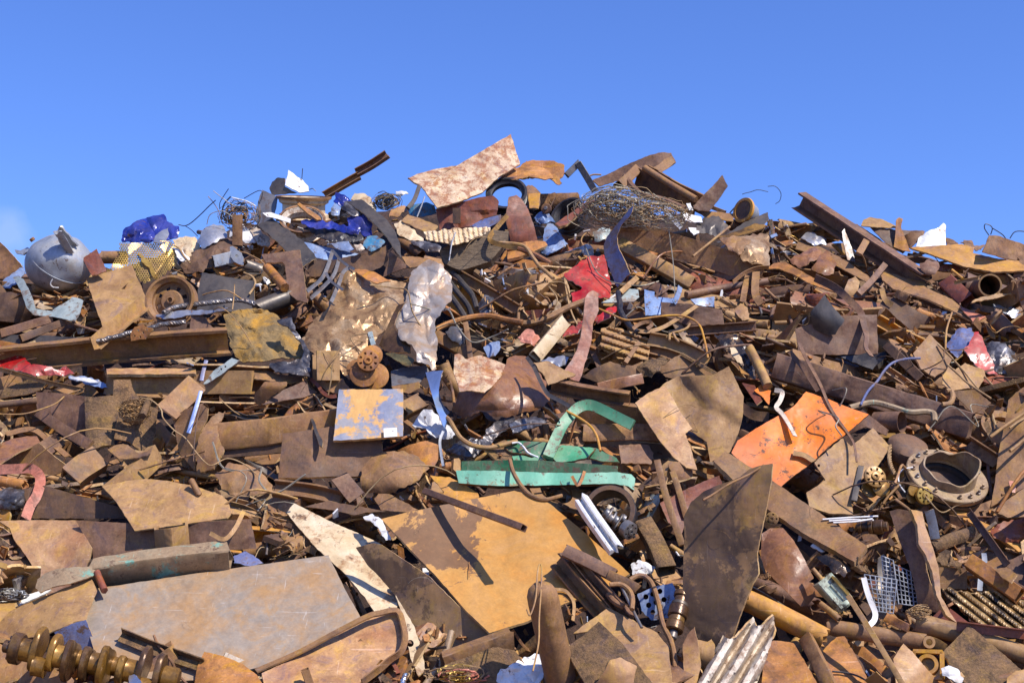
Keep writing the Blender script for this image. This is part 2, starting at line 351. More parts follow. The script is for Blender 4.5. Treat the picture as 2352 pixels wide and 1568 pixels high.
def lathe_w(O, axis, prof, n=32, up=None, arc=None):
    """prof: list of (radius, offset along axis) in metres"""
    ax = unit(axis); ref = np.array((0, 0, 1.0)) if abs(ax[2]) < 0.9 else np.array((1.0, 0, 0))
    a = unit(np.cross(ax, ref)); b = np.cross(ax, a)
    V = []
    for r, z in prof:
        for k in range(n):
            t = 2 * math.pi * k / n
            V.append(O + ax * z + r * (math.cos(t) * a + math.sin(t) * b))
    F = grid_faces(len(prof), n)
    if prof[0][0] > 1e-4 and prof[0] != prof[-1]: F.append(tuple(range(n))[::-1])
    if prof[-1][0] > 1e-4 and prof[0] != prof[-1]: F.append(tuple(range((len(prof) - 1) * n, len(prof) * n)))
    return np.array(V), F
def solidify(V, F, th):
    V = np.asarray(V, float)
    T = np.array([f for f in F if len(f) == 3]) if all(len(f) == 3 for f in F) else None
    nrm = np.zeros_like(V)
    for f in F:
        n = np.cross(V[f[1]] - V[f[0]], V[f[2]] - V[f[0]])
        for i in f: nrm[i] += n
    nrm /= (np.linalg.norm(nrm, axis=1)[:, None] + 1e-12)
    n = len(V)
    V2 = np.vstack([V + nrm * th / 2, V - nrm * th / 2])
    cnt = {}
    for f in F:
        for i in range(len(f)):
            a, b = f[i], f[(i + 1) % len(f)]
            cnt[(a, b)] = 1
    rim = [(a, b) for (a, b) in cnt if (b, a) not in cnt]
    F2 = list(map(tuple, F)) + [tuple(i + n for i in f[::-1]) for f in F]
    k = len(F2)
    F2 += [(b, a, a + n, b + n) for a, b in rim]
    return V2, F2, k
def hexa(c, ax, ay, az):
    """box: centre and three half axes"""
    V = [c + sx * ax + sy * ay + sz * az for sx in (-1, 1) for sy in (-1, 1) for sz in (-1, 1)]
    return np.array(V), [(0, 1, 3, 2), (4, 6, 7, 5), (0, 4, 5, 1), (2, 3, 7, 6), (0, 2, 6, 4), (1, 5, 7, 3)]

# ------------------------------------------------------------------ layout frames: reference windows of the heap used to note positions
FR = {'v': (0, 0, 1), 'a': (0, 441, .25), 'b': (588, 303.2, .25), 'c': (1176, 303.2, .25), 'd': (1764, 422.6, .25), 'e': (0, 790.1, .25), 'f': (0, 1176, .25),
      'g': (588, 679.9, .25), 'h': (588, 1065.8, .3204), 'i': (1176, 679.9, .25), 'j': (1176, 1065.8, .3204), 'k': (1764, 790.1, .25), 'm': (1764, 1176, .25)}
CUR = ['v']; ITEMS = []
def fr(k): CUR[0] = k
def pts_of(sx):
    ox, oy, sc = FR[CUR[0]]
    out = []
    for t in sx.split():
        q = [float(v) for v in t.split(',')]
        out.append((ox + q[0] * sc, oy + q[1] * sc, q[2] if len(q) > 2 else 0.0))
    return np.array(out)
PARENT = [None]
def add(name, cat, label, builder, o=5, l=0.02, cx=0, cy=0, ref=None, group=None, q=5):
    ITEMS.append(dict(par=PARENT[0], name=name, cat=cat, label=label, b=builder, o=o, l=l, c=(cx, cy), ref=ref, n=len(ITEMS), group=group, q=q))
SEEDC = [0]
def seedn():
    SEEDC[0] += 1; return SEEDC[0] * 3.71

def crease(X_, Y_, amp, f, seed):
    """creased relief like crushed sheet metal: flat facets that meet in sharp folds, at three sizes"""
    X_ = np.asarray(X_, float); Y_ = np.asarray(Y_, float)
    r = np.random.default_rng(int(abs(seed) * 100) + 1); out = np.zeros(len(X_))
    x0, x1, y0, y1 = X_.min() - .1, X_.max() + .1, Y_.min() - .1, Y_.max() + .1
    for lev, (m, w_) in enumerate(((.7, .9), (1.7, .9), (4.0, .6))):
        sp = 1 / (f * m)
        if (x1 - x0) * (y1 - y0) / sp ** 2 > 2600: break
        gx_, gy_ = np.meshgrid(np.arange(x0 - sp, x1 + 2 * sp, sp), np.arange(y0 - sp, y1 + 2 * sp, sp))
        q = np.stack([gx_.ravel(), gy_.ravel()], 1) + r.uniform(-.48, .48, (gx_.size, 2)) * sp
        h = r.uniform(-1, 1, len(q)) * .36 * sp * (amp / .05) * w_
        vo, eo, fo, *_ = geometry.delaunay_2d_cdt([Vector(a) for a in q], [], [], 0, 1e-5)
        if len(vo) != len(q): continue
        A = np.array([v[:] for v in vo]); T_ = np.array([tuple(t) for t in fo if len(t) == 3])
        a, b, c = A[T_[:, 0]], A[T_[:, 1]], A[T_[:, 2]]
        det = (b[:, 0] - a[:, 0]) * (c[:, 1] - a[:, 1]) - (c[:, 0] - a[:, 0]) * (b[:, 1] - a[:, 1])
        for s0 in range(0, len(X_), 1500):
            px, py = X_[s0:s0 + 1500, None], Y_[s0:s0 + 1500, None]
            u = ((px - a[:, 0]) * (c[:, 1] - a[:, 1]) - (c[:, 0] - a[:, 0]) * (py - a[:, 1])) / det
            v = ((b[:, 0] - a[:, 0]) * (py - a[:, 1]) - (px - a[:, 0]) * (b[:, 1] - a[:, 1])) / det
            k = np.argmax(np.minimum(np.minimum(u, v), 1 - u - v), 1); ii = np.arange(len(k)); uu, vv = u[ii, k], v[ii, k]
            out[s0:s0 + 1500] += h[T_[k, 0]] * (1 - uu - vv) + h[T_[k, 1]] * uu + h[T_[k, 2]] * vv
    return out

def sheet_geo(p, lift, g=(0, .8), th=.011, cr=0, crs=5, fold=None, bul=0, j=.7, warp=.022, holes=None, seed=0, corr=None, res=22, mindiv=5.5, dome=0):
    xy = p[:, :2]; c = xy.mean(0); size = max(np.ptp(xy[:, 0]), np.ptp(xy[:, 1]))
    step = max(mindiv, size / res)
    out = []; dzs = []
    n = len(xy)
    for i in range(n):
        a, b = xy[i], xy[(i + 1) % n]; L = np.linalg.norm(b - a); k = max(1, int(round(L / (step if not j else max(3.0, step * .5)))))
        for t in range(k):
            q = a + (b - a) * t / k
            if (j and t) or j > 2:
                nn = np.array((-(b - a)[1], (b - a)[0])) / (L + 1e-6)
                q = q + nn * j * noise.noise(Vector((q[0] * .09, q[1] * .09, seed))) * 2
            out.append(q); dzs.append(p[i, 2] * (1 - t / k) + p[(i + 1) % n, 2] * t / k)
    nb = len(out)
    pts = [Vector(q) for q in out]
    edges = [(i, (i + 1) % nb) for i in range(nb)]
    if holes:
        for hx, hy, hr in holes:
            m = 10; s0 = len(pts)
            for k in range(m):
                pts.append(Vector((hx + hr * math.cos(2 * math.pi * k / m), hy + hr * math.sin(2 * math.pi * k / m))))
            edges += [(s0 + k, s0 + (k + 1) % m) for k in range(m)]
    bx = np.array(out)
    def inside(x, y):
        X, Y = bx[:, 0], bx[:, 1]; X2, Y2 = np.roll(X, -1), np.roll(Y, -1)
        cond = ((Y > y) != (Y2 > y))
        xi = (X2 - X) * (y - Y) / (Y2 - Y + 1e-9) + X
        return (np.sum(cond & (x < xi)) % 2) == 1
    x0, y0 = bx.min(0); x1, y1 = bx.max(0); r = 0
    yy = y0 + step * .6
    while yy < y1:
        xx = x0 + step * (.4 + .5 * (r % 2))
        while xx < x1:
            if inside(xx, yy) and np.min((bx[:, 0] - xx) ** 2 + (bx[:, 1] - yy) ** 2) > (step * .55) ** 2:
                if not holes or all((hx - xx) ** 2 + (hy - yy) ** 2 > (hr * 1.2) ** 2 for hx, hy, hr in holes):
                    pts.append(Vector((xx + rnd.uniform(-.15, .15) * step, yy + rnd.uniform(-.15, .15) * step)))
            xx += step
        yy += step * .87; r += 1
    vo, eo, fo, *_ = geometry.delaunay_2d_cdt(pts, edges, [], 2 if holes else 1, 0.01)
    X = np.array([v[:] for v in vo])
    # keep faces inside only
    F = [tuple(f) for f in fo if len(f) == 3]
    F = [f for f in F if inside(*(X[list(f)].mean(0)))]
    if holes:
        F = [f for f in F if all((X[list(f)].mean(0)[0] - hx) ** 2 + (X[list(f)].mean(0)[1] - hy) ** 2 > (hr * .93) ** 2 for hx, hy, hr in holes)]
    F = [f if np.cross(X[f[1]] - X[f[0]], X[f[2]] - X[f[0]]) > 0 else (f[0], f[2], f[1]) for f in F]
    d0 = float(D(c[1])) - lift; s = d0 / FPX
    gx, k = g; gy = k * hslope(c[1])
    x, y = X[:, 0], X[:, 1]
    q = s * (gx * (x - c[0]) + gy * (y - c[1]))
    dz = np.zeros(len(X))
    if np.any(p[:, 2]):
        dd = np.array(dzs)
        for i in range(len(X)):
            w_ = 1 / (((bx - X[i]) ** 2).sum(1) + 4) ** 1.5
            dz[i] = (w_ * dd).sum() / w_.sum()
    if fold:
        for (ax, ay, bx_, by_, sl) in fold:
            a = np.array((ax, ay)); dr = unit(np.array((bx_ - ax, by_ - ay))); nn = np.array((-dr[1], dr[0]))
            ds = ((X - a) @ nn) * s
            dz += sl * (np.sqrt(np.maximum(ds, 0) ** 2 + 0.0004) - 0.02)
    if bul:
        an = seed * 2.3; vv = ((x - c[0]) * math.cos(an) + (y - c[1]) * math.sin(an)) / (size * .5)
        rr = np.sqrt(((x - c[0]) / (np.ptp(x) / 2)) ** 2 + ((y - c[1]) / (np.ptp(y) / 2)) ** 2)
        dz += bul * (.8 * (1 - vv ** 2) if not dome else (1 - np.minimum(rr, 1.3) ** 2) * dome)
    if corr:
        ang, lam, amp = corr    # direction of the ribs, wavelength px, amplitude m
        t = (x - c[0]) * -math.sin(ang) + (y - c[1]) * math.cos(ang)
        ph = t / lam * 2 * math.pi
        dz += amp * np.clip(np.sin(ph) * 1.6, -1, 1)
    for i in range(len(X)):
        u = Vector((x[i] * s, y[i] * s, seed))
        dz[i] += warp * 3 * noise.noise(u * 1.7) + warp * noise.noise(u * 5)
    if cr:
        dz += crease(x * s, y * s, cr, crs, seed)
    d = d0 - q - dz
    W = P(x, y, d)
    return solidify(W, [f[::-1] for f in F], th)

def S(name, cat, label, pts, mat, o=5, l=.02, ref=None, extra=None, q=5, **kw):
    p = pts_of(pts); kw['seed'] = seedn()
    if 'g' not in kw:
        r_ = random.Random(int(kw['seed'] * 100)); kw.setdefault('j', r_.uniform(.4, 1.5)); kw['g'] = (r_.uniform(-.5, .6), r_.uniform(.15, .95))
    ox, oy, sc = FR[CUR[0]]
    for k in ('fold',):
        if kw.get(k): kw[k] = [(ox + a * sc, oy + b * sc, ox + c_ * sc, oy + d * sc, s_) for a, b, c_, d, s_ in kw[k]]
    if kw.get('holes'): kw['holes'] = [(ox + a * sc, oy + b * sc, r * sc) for a, b, r in kw['holes']]
    if kw.get('corr'): kw['corr'] = (rad(kw['corr'][0]), kw['corr'][1] * sc, kw['corr'][2])
    cc = p[:, :2].mean(0); sm = kw.pop('smooth', 40 if not kw.get('cr') else 7)
    def b(lift):
        V, F, k = sheet_geo(p, lift, **kw)
        out = [part(name, V, F, mat, sm, k)]
        if extra: out += extra(lift, cc)
        return out
    add(name, cat, label, b, o, l, cc[0], cc[1], ref, q=q)

def C(name, cat, label, pts, mat, amp=.05, crs=6, bul=.12, **kw):
    kw.setdefault('res', 50); kw.setdefault('th', .012); kw.setdefault('j', 2.2); kw.setdefault('g', (0, .6)); kw.setdefault('mindiv', 3.0); kw.setdefault('dome', .45)
    S(name, cat, label, pts, mat, cr=amp, crs=crs, bul=bul, **kw)

def plane_path(p, lift, k=.8, gx=0):
    c = p[:, :2].mean(0); d0 = float(D(c[1])) - lift; s = d0 / FPX
    d = d0 - s * (gx * (p[:, 0] - c[0]) + k * hslope(c[1]) * (p[:, 1] - c[1])) - p[:, 2]
    return P(p[:, 0], p[:, 1], d), s
def PROF(kind, w, h):
    t = 0.11
    if kind == 'I': u = [(-.5, .5), (.5, .5), (.5, .5 - t), (t / 2, .5 - t), (t / 2, -.5 + t), (.5, -.5 + t), (.5, -.5), (-.5, -.5), (-.5, -.5 + t), (-t / 2, -.5 + t), (-t / 2, .5 - t), (-.5, .5 - t)]
    elif kind == 'U': u = [(-.5, .5), (-.5 + t, .5), (-.5 + t, -.5 + t), (.5 - t, -.5 + t), (.5 - t, .5), (.5, .5), (.5, -.5), (-.5, -.5)]
    elif kind == 'L': u = [(-.5, .5), (-.5 + t, .5), (-.5 + t, -.5 + t), (.5, -.5 + t), (.5, -.5), (-.5, -.5)]
    elif kind == 'T': u = [(-t / 2, .5), (t / 2, .5), (t / 2, -.5 + t), (.5, -.5 + t), (.5, -.5), (-.5, -.5), (-.5, -.5 + t), (-t / 2, -.5 + t)]
    elif kind == 'W': u = [(-.5, -.5), (-.3, .5), (-.18, .5), (-.03, -.4), (.03, -.4), (.18, .5), (.3, .5), (.5, -.5), (.46, -.5), (.28, .42), (.2, .42), (.05, -.5), (-.05, -.5), (-.2, .42), (-.28, .42), (-.46, -.5)][::-1]
    elif kind in ('box', 'flat'):
        c = .06; u = [(-.5 + c, .5), (.5 - c, .5), (.5, .5 - c), (.5, -.5 + c), (.5 - c, -.5), (-.5 + c, -.5), (-.5, -.5 + c), (-.5, .5 - c)]
    else:
        n = 22 if kind == 'pipe' else 12
        u = [(.5 * math.cos(2 * math.pi * k / n), -.5 * math.sin(2 * math.pi * k / n)) for k in range(n)]
    return np.array(u) * (w, h)
def beam_w(path, kind, w, h, roll, seed=0, dent=.012, twist=0, wall=.08, hollow=True):
    n = len(path); tg = np.gradient(path, axis=0)
    pr = PROF(kind, w, h); m = len(pr)
    V = []; V2 = []
    hol = hollow and kind in ('pipe', 'box')
    for i in range(n):
        t = unit(tg[i]); view = unit(CAM - path[i])
        u = unit(np.cross(t, view)); v = np.cross(u, t)
        if v @ view < 0: v = -v
        a = rad(roll + twist * i / (n - 1)); cu, su = math.cos(a), math.sin(a)
        U, W = u * cu + v * su, -u * su + v * cu
        cut = 0
        for k, (x, y) in enumerate(pr):
            e = dent * noise.noise(Vector((i * .35 + seed, k * .5, seed)))
            ee = 0
            if i in (0, n - 1): ee = .25 * w * noise.noise(Vector((k * .9, seed, i * 3.)))
            V.append(path[i] + U * x * (1 + e * 4) + W * y * (1 + e * 4) + t * ee)
            if hol: V2.append(path[i] + U * x * (1 - 2 * wall) + W * y * (1 - 2 * wall) + t * ee)
    F = grid_faces(n, m, flip=True)
    if hol:
        o = len(V); V = V + V2
        F += grid_faces(n, m, off=o)
        for k in range(m):
            a, b = k, (k + 1) % m
            F.append((a, b, b + o, a + o))
            e = (n - 1) * m
            F.append((b + e, a + e, a + e + o, b + e + o))
    else:
        F.append(tuple(range(m))); F.append(tuple(range((n - 1) * m, n * m))[::-1])
    return np.array(V), F
def B(name, cat, label, kind, pts, w, mat, h=None, roll=0, o=5, l=.02, k=.8, gx=0, twist=0, dent=.012, ref=None, extra=None, hollow=True, smooth=35, bend=0, q=5):
    p = pts_of(pts); sc = FR[CUR[0]][2]; w *= sc; h = w if h is None else h * sc; sd = seedn()
    c = p[:, :2].mean(0)
    def b(lift):
        L = np.linalg.norm(p[-1, :2] - p[0, :2])
        pp = catmull(p, max(6, int(L / 14)))
        if bend:
            t = np.linspace(0, 1, len(pp)); pp[:, 2] += bend * np.sin(t * math.pi)
        path, s_ = plane_path(pp, lift, k, gx)
        V, F = beam_w(path, kind, w * s_, h * s_, roll, sd, dent, twist, hollow=hollow)
        out = [part(name, V, F, mat, smooth)]
        if extra: out += extra(lift, c)
        return out
    add(name, cat, label, b, o, l, c[0], c[1], ref, q=q)
def T(name, cat, label, pts, r, mat, o=9, l=.02, k=.8, gx=0, sides=8, ref=None, strands=0, wob=0, q=12):
    p = pts_of(pts); r *= FR[CUR[0]][2]; sd = seedn(); c = p[:, :2].mean(0)
    def b(lift):
        L = np.abs(np.diff(p[:, :2], axis=0)).sum()
        pp = catmull(p, max(8, int(L / 7)))
        if wob:
            for i in range(len(pp)):
                pp[i, 0] += wob * noise.noise(Vector((i * .4, sd, 0))); pp[i, 1] += wob * noise.noise(Vector((i * .4, sd, 9)))
        path, s_ = plane_path(pp, lift, k, gx)
        if strands:
            Vs, Fs = [], []
            n0 = 0
            fine = catmull(path, len(path) * 5)
            for q_ in range(strands):
                ang = np.arange(len(fine)) * .42 + 2 * math.pi * q_ / strands
                tg = np.gradient(fine, axis=0); a = np.cross(tg, (0.2, -.9, .4)); a /= np.linalg.norm(a, axis=1)[:, None]
                bb = np.cross(tg, a); bb /= np.linalg.norm(bb, axis=1)[:, None]
                off = fine + (a * np.cos(ang)[:, None] + bb * np.sin(ang)[:, None]) * r * s_ * .58
                V, F = tube_w(off, r * s_ * .5, 5)
                Vs.append(V); Fs += [tuple(i + n0 for i in f) for f in F]; n0 += len(V)
            return [part(name, np.vstack(Vs), Fs, mat)]
        V, F = tube_w(path, r * s_, sides)
        return [part(name, V, F, mat)]
    add(name, cat, label, b, o, l, c[0], c[1], ref, q=q)
def R(name, cat, label, pts, wd, mat, th=.008, q0=0, q1=None, o=7, l=.02, k=.8, gx=0, ref=None, wend=None, q=6):
    p = pts_of(pts); wd *= FR[CUR[0]][2]; c = p[:, :2].mean(0); q1 = q0 if q1 is None else q1
    we = wd if wend is None else wend * FR[CUR[0]][2]
    def b(lift):
        L = np.abs(np.diff(p[:, :2], axis=0)).sum()
        path, s_ = plane_path(catmull(p, max(8, int(L / 8))), lift, k, gx)
        n = len(path); tg = np.gradient(path, axis=0); V = []
        for i in range(n):
            t = unit(tg[i]); view = unit(CAM - path[i]); u = unit(np.cross(t, view)); v = np.cross(u, t)
            if v @ view < 0: v = -v
            a = rad(q0 + (q1 - q0) * i / (n - 1)); U = u * math.cos(a) + v * math.sin(a); W = unit(np.cross(t, U))
            hw = (wd + (we - wd) * i / (n - 1)) * s_ / 2
            for sx, sy in ((-1, -1), (-1, 1), (0, 1), (1, 1), (1, -1), (0, -1)):
                V.append(path[i] + U * sx * hw + W * (sy * th / 2 + (.12 * hw if sx == 0 else 0)))
        F = grid_faces(n, 6)
        F.append(tuple(range(6))[::-1]); F.append(tuple(range((n - 1) * 6, n * 6)))
        return [part(name, V, F, mat, 35)]
    add(name, cat, label, b, o, l, c[0], c[1], ref, q=q)
def X(name, cat, label, x, y, fn, o=8, l=.03, ref=None, q=5, group=None):
    """custom thing: fn(O, s) -> parts, O = world point, s = metres per layout pixel"""
    ox, oy, sc = FR[CUR[0]]; cx, cy = ox + x * sc, oy + y * sc
    def b(lift):
        d = float(D(cy)) - lift
        return fn(P(np.array(cx), np.array(cy), np.array(d)), d / FPX * sc)
    add(name, cat, label, b, o, l, cx, cy, ref, group, q)
def cv(r, u, n):
    """vector from right / up / towards-camera components"""
    return unit(r * RGT + u * UPV - n * FWD)
# ================================================================== THE PIECES OF THE HEAP, back to front
# ------------------------------------------------------------------ builders for special things
def ring_prof(r0, r1, h):
    return [(r1, 0), (r0, 0), (r0, h), (r1, h), (r1, 0)]
def disc(O, ax, r, z0, z1, n=28, bev=.06):
    b = (z1 - z0) * bev * 2
    return lathe_w(O, ax, [(0, z0), (r - b, z0), (r, z0 + b), (r, z1 - b), (r - b, z1), (0, z1)], n)
def basis(ax):
    a = unit(np.cross(ax, (0, 0, 1.0))); return a, np.cross(ax, a)
def wheel_rim(R_, ax, mat_b, mat_d, wdt=.75, holes=8, hub=True, solid_disc=True):
    ax = cv(*ax)
    def f(O, s):
        r = R_ * s; out = []
        pr = [(.88, 0), (1, .0), (1.0, .05), (.93, .09), (.92, .2), (.8, .26), (.8, .55), (.92, .62), (.93, .7), (1.0, .74), (1.0, .8), (.9, .8), (.88, .72), (.76, .58), (.76, .24), (.88, .18), (.88, 0)]
        V, F = lathe_w(O - ax * r * wdt, ax, [(a * r, b * r * wdt / .8) for a, b in pr], 48)
        out.append(part('rim', V, F, mat_b, 40))
        if not solid_disc:
            for z_ in (0, -wdt * r):
                out.append(part('lip', *lathe_w(O + ax * z_, ax, [(.93 * r, -.05 * r), (1.03 * r, -.05 * r), (1.04 * r, .03 * r), (.93 * r, .03 * r), (.93 * r, -.05 * r)], 44), mat_d, 40))
        if solid_disc:
            a, b = basis(ax); n = holes; m = n * 8; V = []; F = []
            rings = [(.77, -.32), (.7, -.36), (.62, -.33), (.44, -.27), (.38, -.2), (.2, -.2), (.13, -.2)]
            for rr, z in rings:
                for k in range(m):
                    t = 2 * math.pi * k / m; V.append(O + ax * z * r + r * rr * (math.cos(t) * a + math.sin(t) * b))
            for i in range(len(rings) - 1):
                for k in range(m):
                    if i == 2 and (k % 8) in (2, 3, 4): continue
                    F.append((i * m + k, i * m + (k + 1) % m, (i + 1) * m + (k + 1) % m, (i + 1) * m + k))
            V, F, _ = solidify(np.array(V), F, .012)
            out.append(part('wheel_disc', V, F, mat_d, 40))
            if hub:
                V, F = lathe_w(O - ax * r * .2, ax, [(.16 * r, 0), (.16 * r, .12 * r), (.1 * r, .14 * r), (.08 * r, .02 * r), (0, 0)], 20)
                out.append(part('hub', V, F, mat_d, 40))
        return out
    return f
def hub_disc(R_, ax, mat, nb=8, boss=.36, lobes=(), lobe_mat=None, thick=.22):
    axv = cv(*ax)
    def f(O, s):
        r = R_ * s; a, b = basis(axv); out = []
        m = nb * 6; rings = [(1, -thick), (1, 0), (.88, .02), (.62, .02), (boss + .04, .02)]; V = []; F = []
        for rr, z in rings:
            for k in range(m):
                t = 2 * math.pi * k / m; V.append(O + axv * z * r + r * rr * (math.cos(t) * a + math.sin(t) * b))
        for i in range(len(rings) - 1):
            for k in range(m):
                if i == 2 and k % 6 in (2, 3): continue
                F.append((i * m + k, i * m + (k + 1) % m, (i + 1) * m + (k + 1) % m, (i + 1) * m + k))
        V, F, _ = solidify(np.array(V), F, .006)
        out.append(part('flange', V, F, mat, 40))
        V, F = lathe_w(O, axv, [(boss * r * 1.08, -.18 * r), (boss * r * 1.05, .1 * r), (boss * r, .2 * r), (boss * .5 * r, .22 * r), (boss * .42 * r, .05 * r), (0, .05 * r)], 24)
        out.append(part('boss', V, F, mat, 40))
        V, F = disc(O, axv, r * .9, -.5 * r, -.2 * r)
        out.append(part('backing', V, F, lobe_mat or mat, 40))
        for (ang, dist, rr, z, el) in lobes:
            t = rad(ang); dr = math.cos(t) * RGT * 1.0 + math.sin(t) * UPV; dr = unit(dr - axv * (dr @ axv)); sd = np.cross(axv, dr)
            Vl = []; pr = [(0, -.1), (.94, -.1), (1, -.04), (1, .06), (.94, .1), (0, .1)]
            n = 26
            for q, zz in pr:
                for k in range(n):
                    tt = 2 * math.pi * k / n
                    Vl.append(O + dr * (dist * r + math.cos(tt) * q * rr * r * el) + sd * math.sin(tt) * q * rr * r + axv * (z + zz) * r)
            out.append(part('web', np.array(Vl), grid_faces(len(pr), n), lobe_mat or mat, 40))
        return out
    return f
def crank(dx, dy, Rj, throws, mat_j, mat_w, dzr=.0, lift_ends=0.0, start_flange=True, ph0=0.3):
    """crankshaft from the anchor along (dx, dy) tile px; dzr = rise towards the camera per unit length"""
    def f(O, s):
        L = math.hypot(dx, dy) * s; ax = unit(dx * RGT - dy * UPV - dzr * L / s * FWD * 1.0)
        a, b = basis(ax); out = []; r = Rj * s
        seg = L / (throws + .6); z = 0
        if start_flange:
            out.append(part('flange', *disc(O, ax, r * 1.35, 0, r * .9, 30), mat_w))
            out.append(part('nose', *disc(O, ax, r * .55, -r * .7, 0, 20), mat_w))
            for k in range(6):
                t = 2 * math.pi * k / 6
                out.append(part('bolt', *disc(O + (math.cos(t) * a + math.sin(t) * b) * r * .98, ax, r * .16, -r * .16, 0, 8), 'black'))
            z = r * .8
        for k in range(throws):
            ph = ph0 + k * 2 * math.pi / 3 * (1 if k < throws / 2 else -1)
            od = math.cos(ph) * a + math.sin(ph) * b; off = od * r * 1.25
            c0 = O + ax * z
            out.append(part('main_journal', *lathe_w(c0, ax, [(0, 0), (r, 0), (r * .96, seg * .03), (r * .96, seg * .33), (r, seg * .36), (0, seg * .36)], 26), mat_j))
            for zz in (seg * .36, seg * .82):
                wz = (1.0, .84, 1.12, .92, 1.18, .8, 1.05, .9)[(2 * k + (zz > seg * .5)) % 8]
                Vw = []; pr = [(0, 0), (.95, 0), (1, .2), (1, .8), (.95, 1), (0, 1)]; n = 28; sd = np.cross(ax, od)
                for q, h in pr:
                    for i in range(n):
                        t = 2 * math.pi * i / n
                        ex = math.cos(t); wd = 1.15 + .5 * max(0, -ex) if ex < 0 else 1.15 - .15 * ex
                        Vw.append(c0 + ax * (zz + h * seg * .17) + q * wz * (od * (ex - .15) * r * 2.0 + sd * math.sin(t) * r * wd * 1.25 * (1 + .12 * math.sin(3 * t))))
                out.append(part('web', np.array(Vw), grid_faces(len(pr), n), mat_w if k % 2 else mat_j, 40))
            out.append(part('crank_pin', *lathe_w(c0 + off + ax * seg * .5, ax, [(0, 0), (r * .86, 0), (r * .82, seg * .04), (r * .82, seg * .28), (r * .86, seg * .34), (0, seg * .34)], 24), mat_j))
            z += seg
        out.append(part('main_journal', *disc(O + ax * z, ax, r, 0, seg * .5, 26), mat_j))
        return out
    return f
def shaft(segs, ax, mat, mats=None, names=None):
    """stepped lathe, segs = (radius, length) in tile px"""
    axv = cv(*ax)
    def f(O, s):
        z = 0; out = []
        for i, (r, L_) in enumerate(segs):
            out.append(part((names or {}).get(i, 'collar' if i % 2 else 'shaft'), *disc(O, axv, r * s, z * s, (z + L_) * s, 26, .05), (mats or {}).get(i, mat)))
            z += L_
        return out
    return f
def lathe_x(prof, ax, mat, name='shell', n=36, dent=0, extra=None):
    axv = cv(*ax)
    def f(O, s):
        V, F = lathe_w(O, axv, [(r * s, z * s) for r, z in prof], n)
        if dent:
            for i in range(len(V)):
                V[i] += unit(V[i] - O) * dent * s * noise.noise(Vector((V[i] - O) / s * .012))
        out = [part(name, V, F, mat, 45)]
        if extra: out += extra(O, s)
        return out
    return f
def wire_bundle(rx, ry, n, r, mats, depth=.5, arc=(1.2, 3.6), seed=1, name='wire_tangle', flat=.7):
    def f(O, s):
        rg = random.Random(seed); groups = {m: ([], []) for m in mats}
        for k in range(n):
            m = mats[k % len(mats)]
            a0 = rg.uniform(0, 6.28); da = rg.uniform(*arc); q = rg.uniform(.25, 1.0); ex = rg.uniform(.5, 1.0); tx = rg.uniform(-.5, .5); ph = rg.uniform(0, 6.28); cx, cy = rg.gauss(0, .16), rg.gauss(0, .16)
            pts = []
            for t in np.linspace(a0, a0 + da, 12):
                x = cx + q * math.cos(t) + .05 * rg.gauss(0, 1); y = cy + q * ex * math.sin(t) + .05 * rg.gauss(0, 1); rr = min(1, math.hypot(x, y))
                z = depth * (math.sqrt(max(0, 1.05 - rr * rr)) * rg.uniform(.55, 1)) + .12 * math.sin(t * 2 + ph)
                pts.append(O + (x * rx * RGT + y * ry * UPV) * s - FWD * z * (rx + ry) / 2 * s * flat)
            V, F = tube_w(catmull(pts, 24), r * s * rg.uniform(.7, 1.3), 4, cap=False)
            VV, FF = groups[m]; o_ = sum(len(v) for v in VV); VV.append(V); FF += [tuple(i + o_ for i in f_) for f_ in F]
        return [part(name, np.vstack(v), f_, m, 60) for m, (v, f_) in groups.items()]
    return f

# ================================================================== far back and dark pieces (o 1..4)
fr('k')
B('box_beam', 'beam', 'long dark purple-brown box beam lying in shade above the orange plate', 'box', '60,200 1870,760', 240, 'rust_purple', h=150, roll=8, o=2, ref='the long dark box beam')
S('steel_sheet', 'steel sheet', 'glossy black panel with maroon lower rim above the long dark beam', '360,-20 890,0 1010,170 960,240 620,110', 'black', o=3, g=(.2, .3), th=.03, bul=.03)
X('steel_drum', 'drum', 'short dark open drum under the blue-green pipe', 1230, 715, lambda O, s: [part('shell', *lathe_w(O, cv(.75, .05, .65), [(100 * s, -260 * s), (100 * s, 0), (93 * s, 0), (93 * s, -250 * s), (0, -250 * s)], 32), 'rust_purple')], o=3)
X('brake_drum', 'drum', 'wide dark drum lying half hidden below the blue-green pipe', 1280, 960, lathe_x([(0, 70), (120, 70), (180, 40), (190, 0), (190, -60), (0, -60)], (.1, .85, .55), 'rust_dark', dent=6), o=3)
S('scrap_plate', 'steel plate', 'dark shaded sheet corner right of the orange plate', '700,570 860,600 1070,760 1110,790 1090,840 900,760 740,830', 'rust_purple', o=3, g=(.4, .3))
B('angle_iron', 'angle iron', 'rusty angle iron with bolt hole above the bolted flange', 'L', '1830,900 2090,1070', 110, 'rust', roll=15, o=7)
fr('d')
S('scrap_plate', 'steel plate', 'dark brown sheet behind the upright ochre blade on the right crest', '940,400 1300,430 1430,430 1330,560 1240,640 1100,560', 'rust_dark', o=2, g=(0, .3))
S('scrap_plate', 'curved plate', 'tan rounded plate curling over the crest beside the ochre blade', '855,385 880,330 940,308 1040,325 1170,385 1180,405 1000,402', 'rust_tan', o=3, g=(0, .9), bul=.06)
S('scrap_plate', 'curved plate', 'dark plate arching behind the silver scrap on the right crest', '1250,480 1330,430 1440,435 1400,520 1300,590 1260,560', 'rust', o=3, g=(.3, .3), bul=.08)
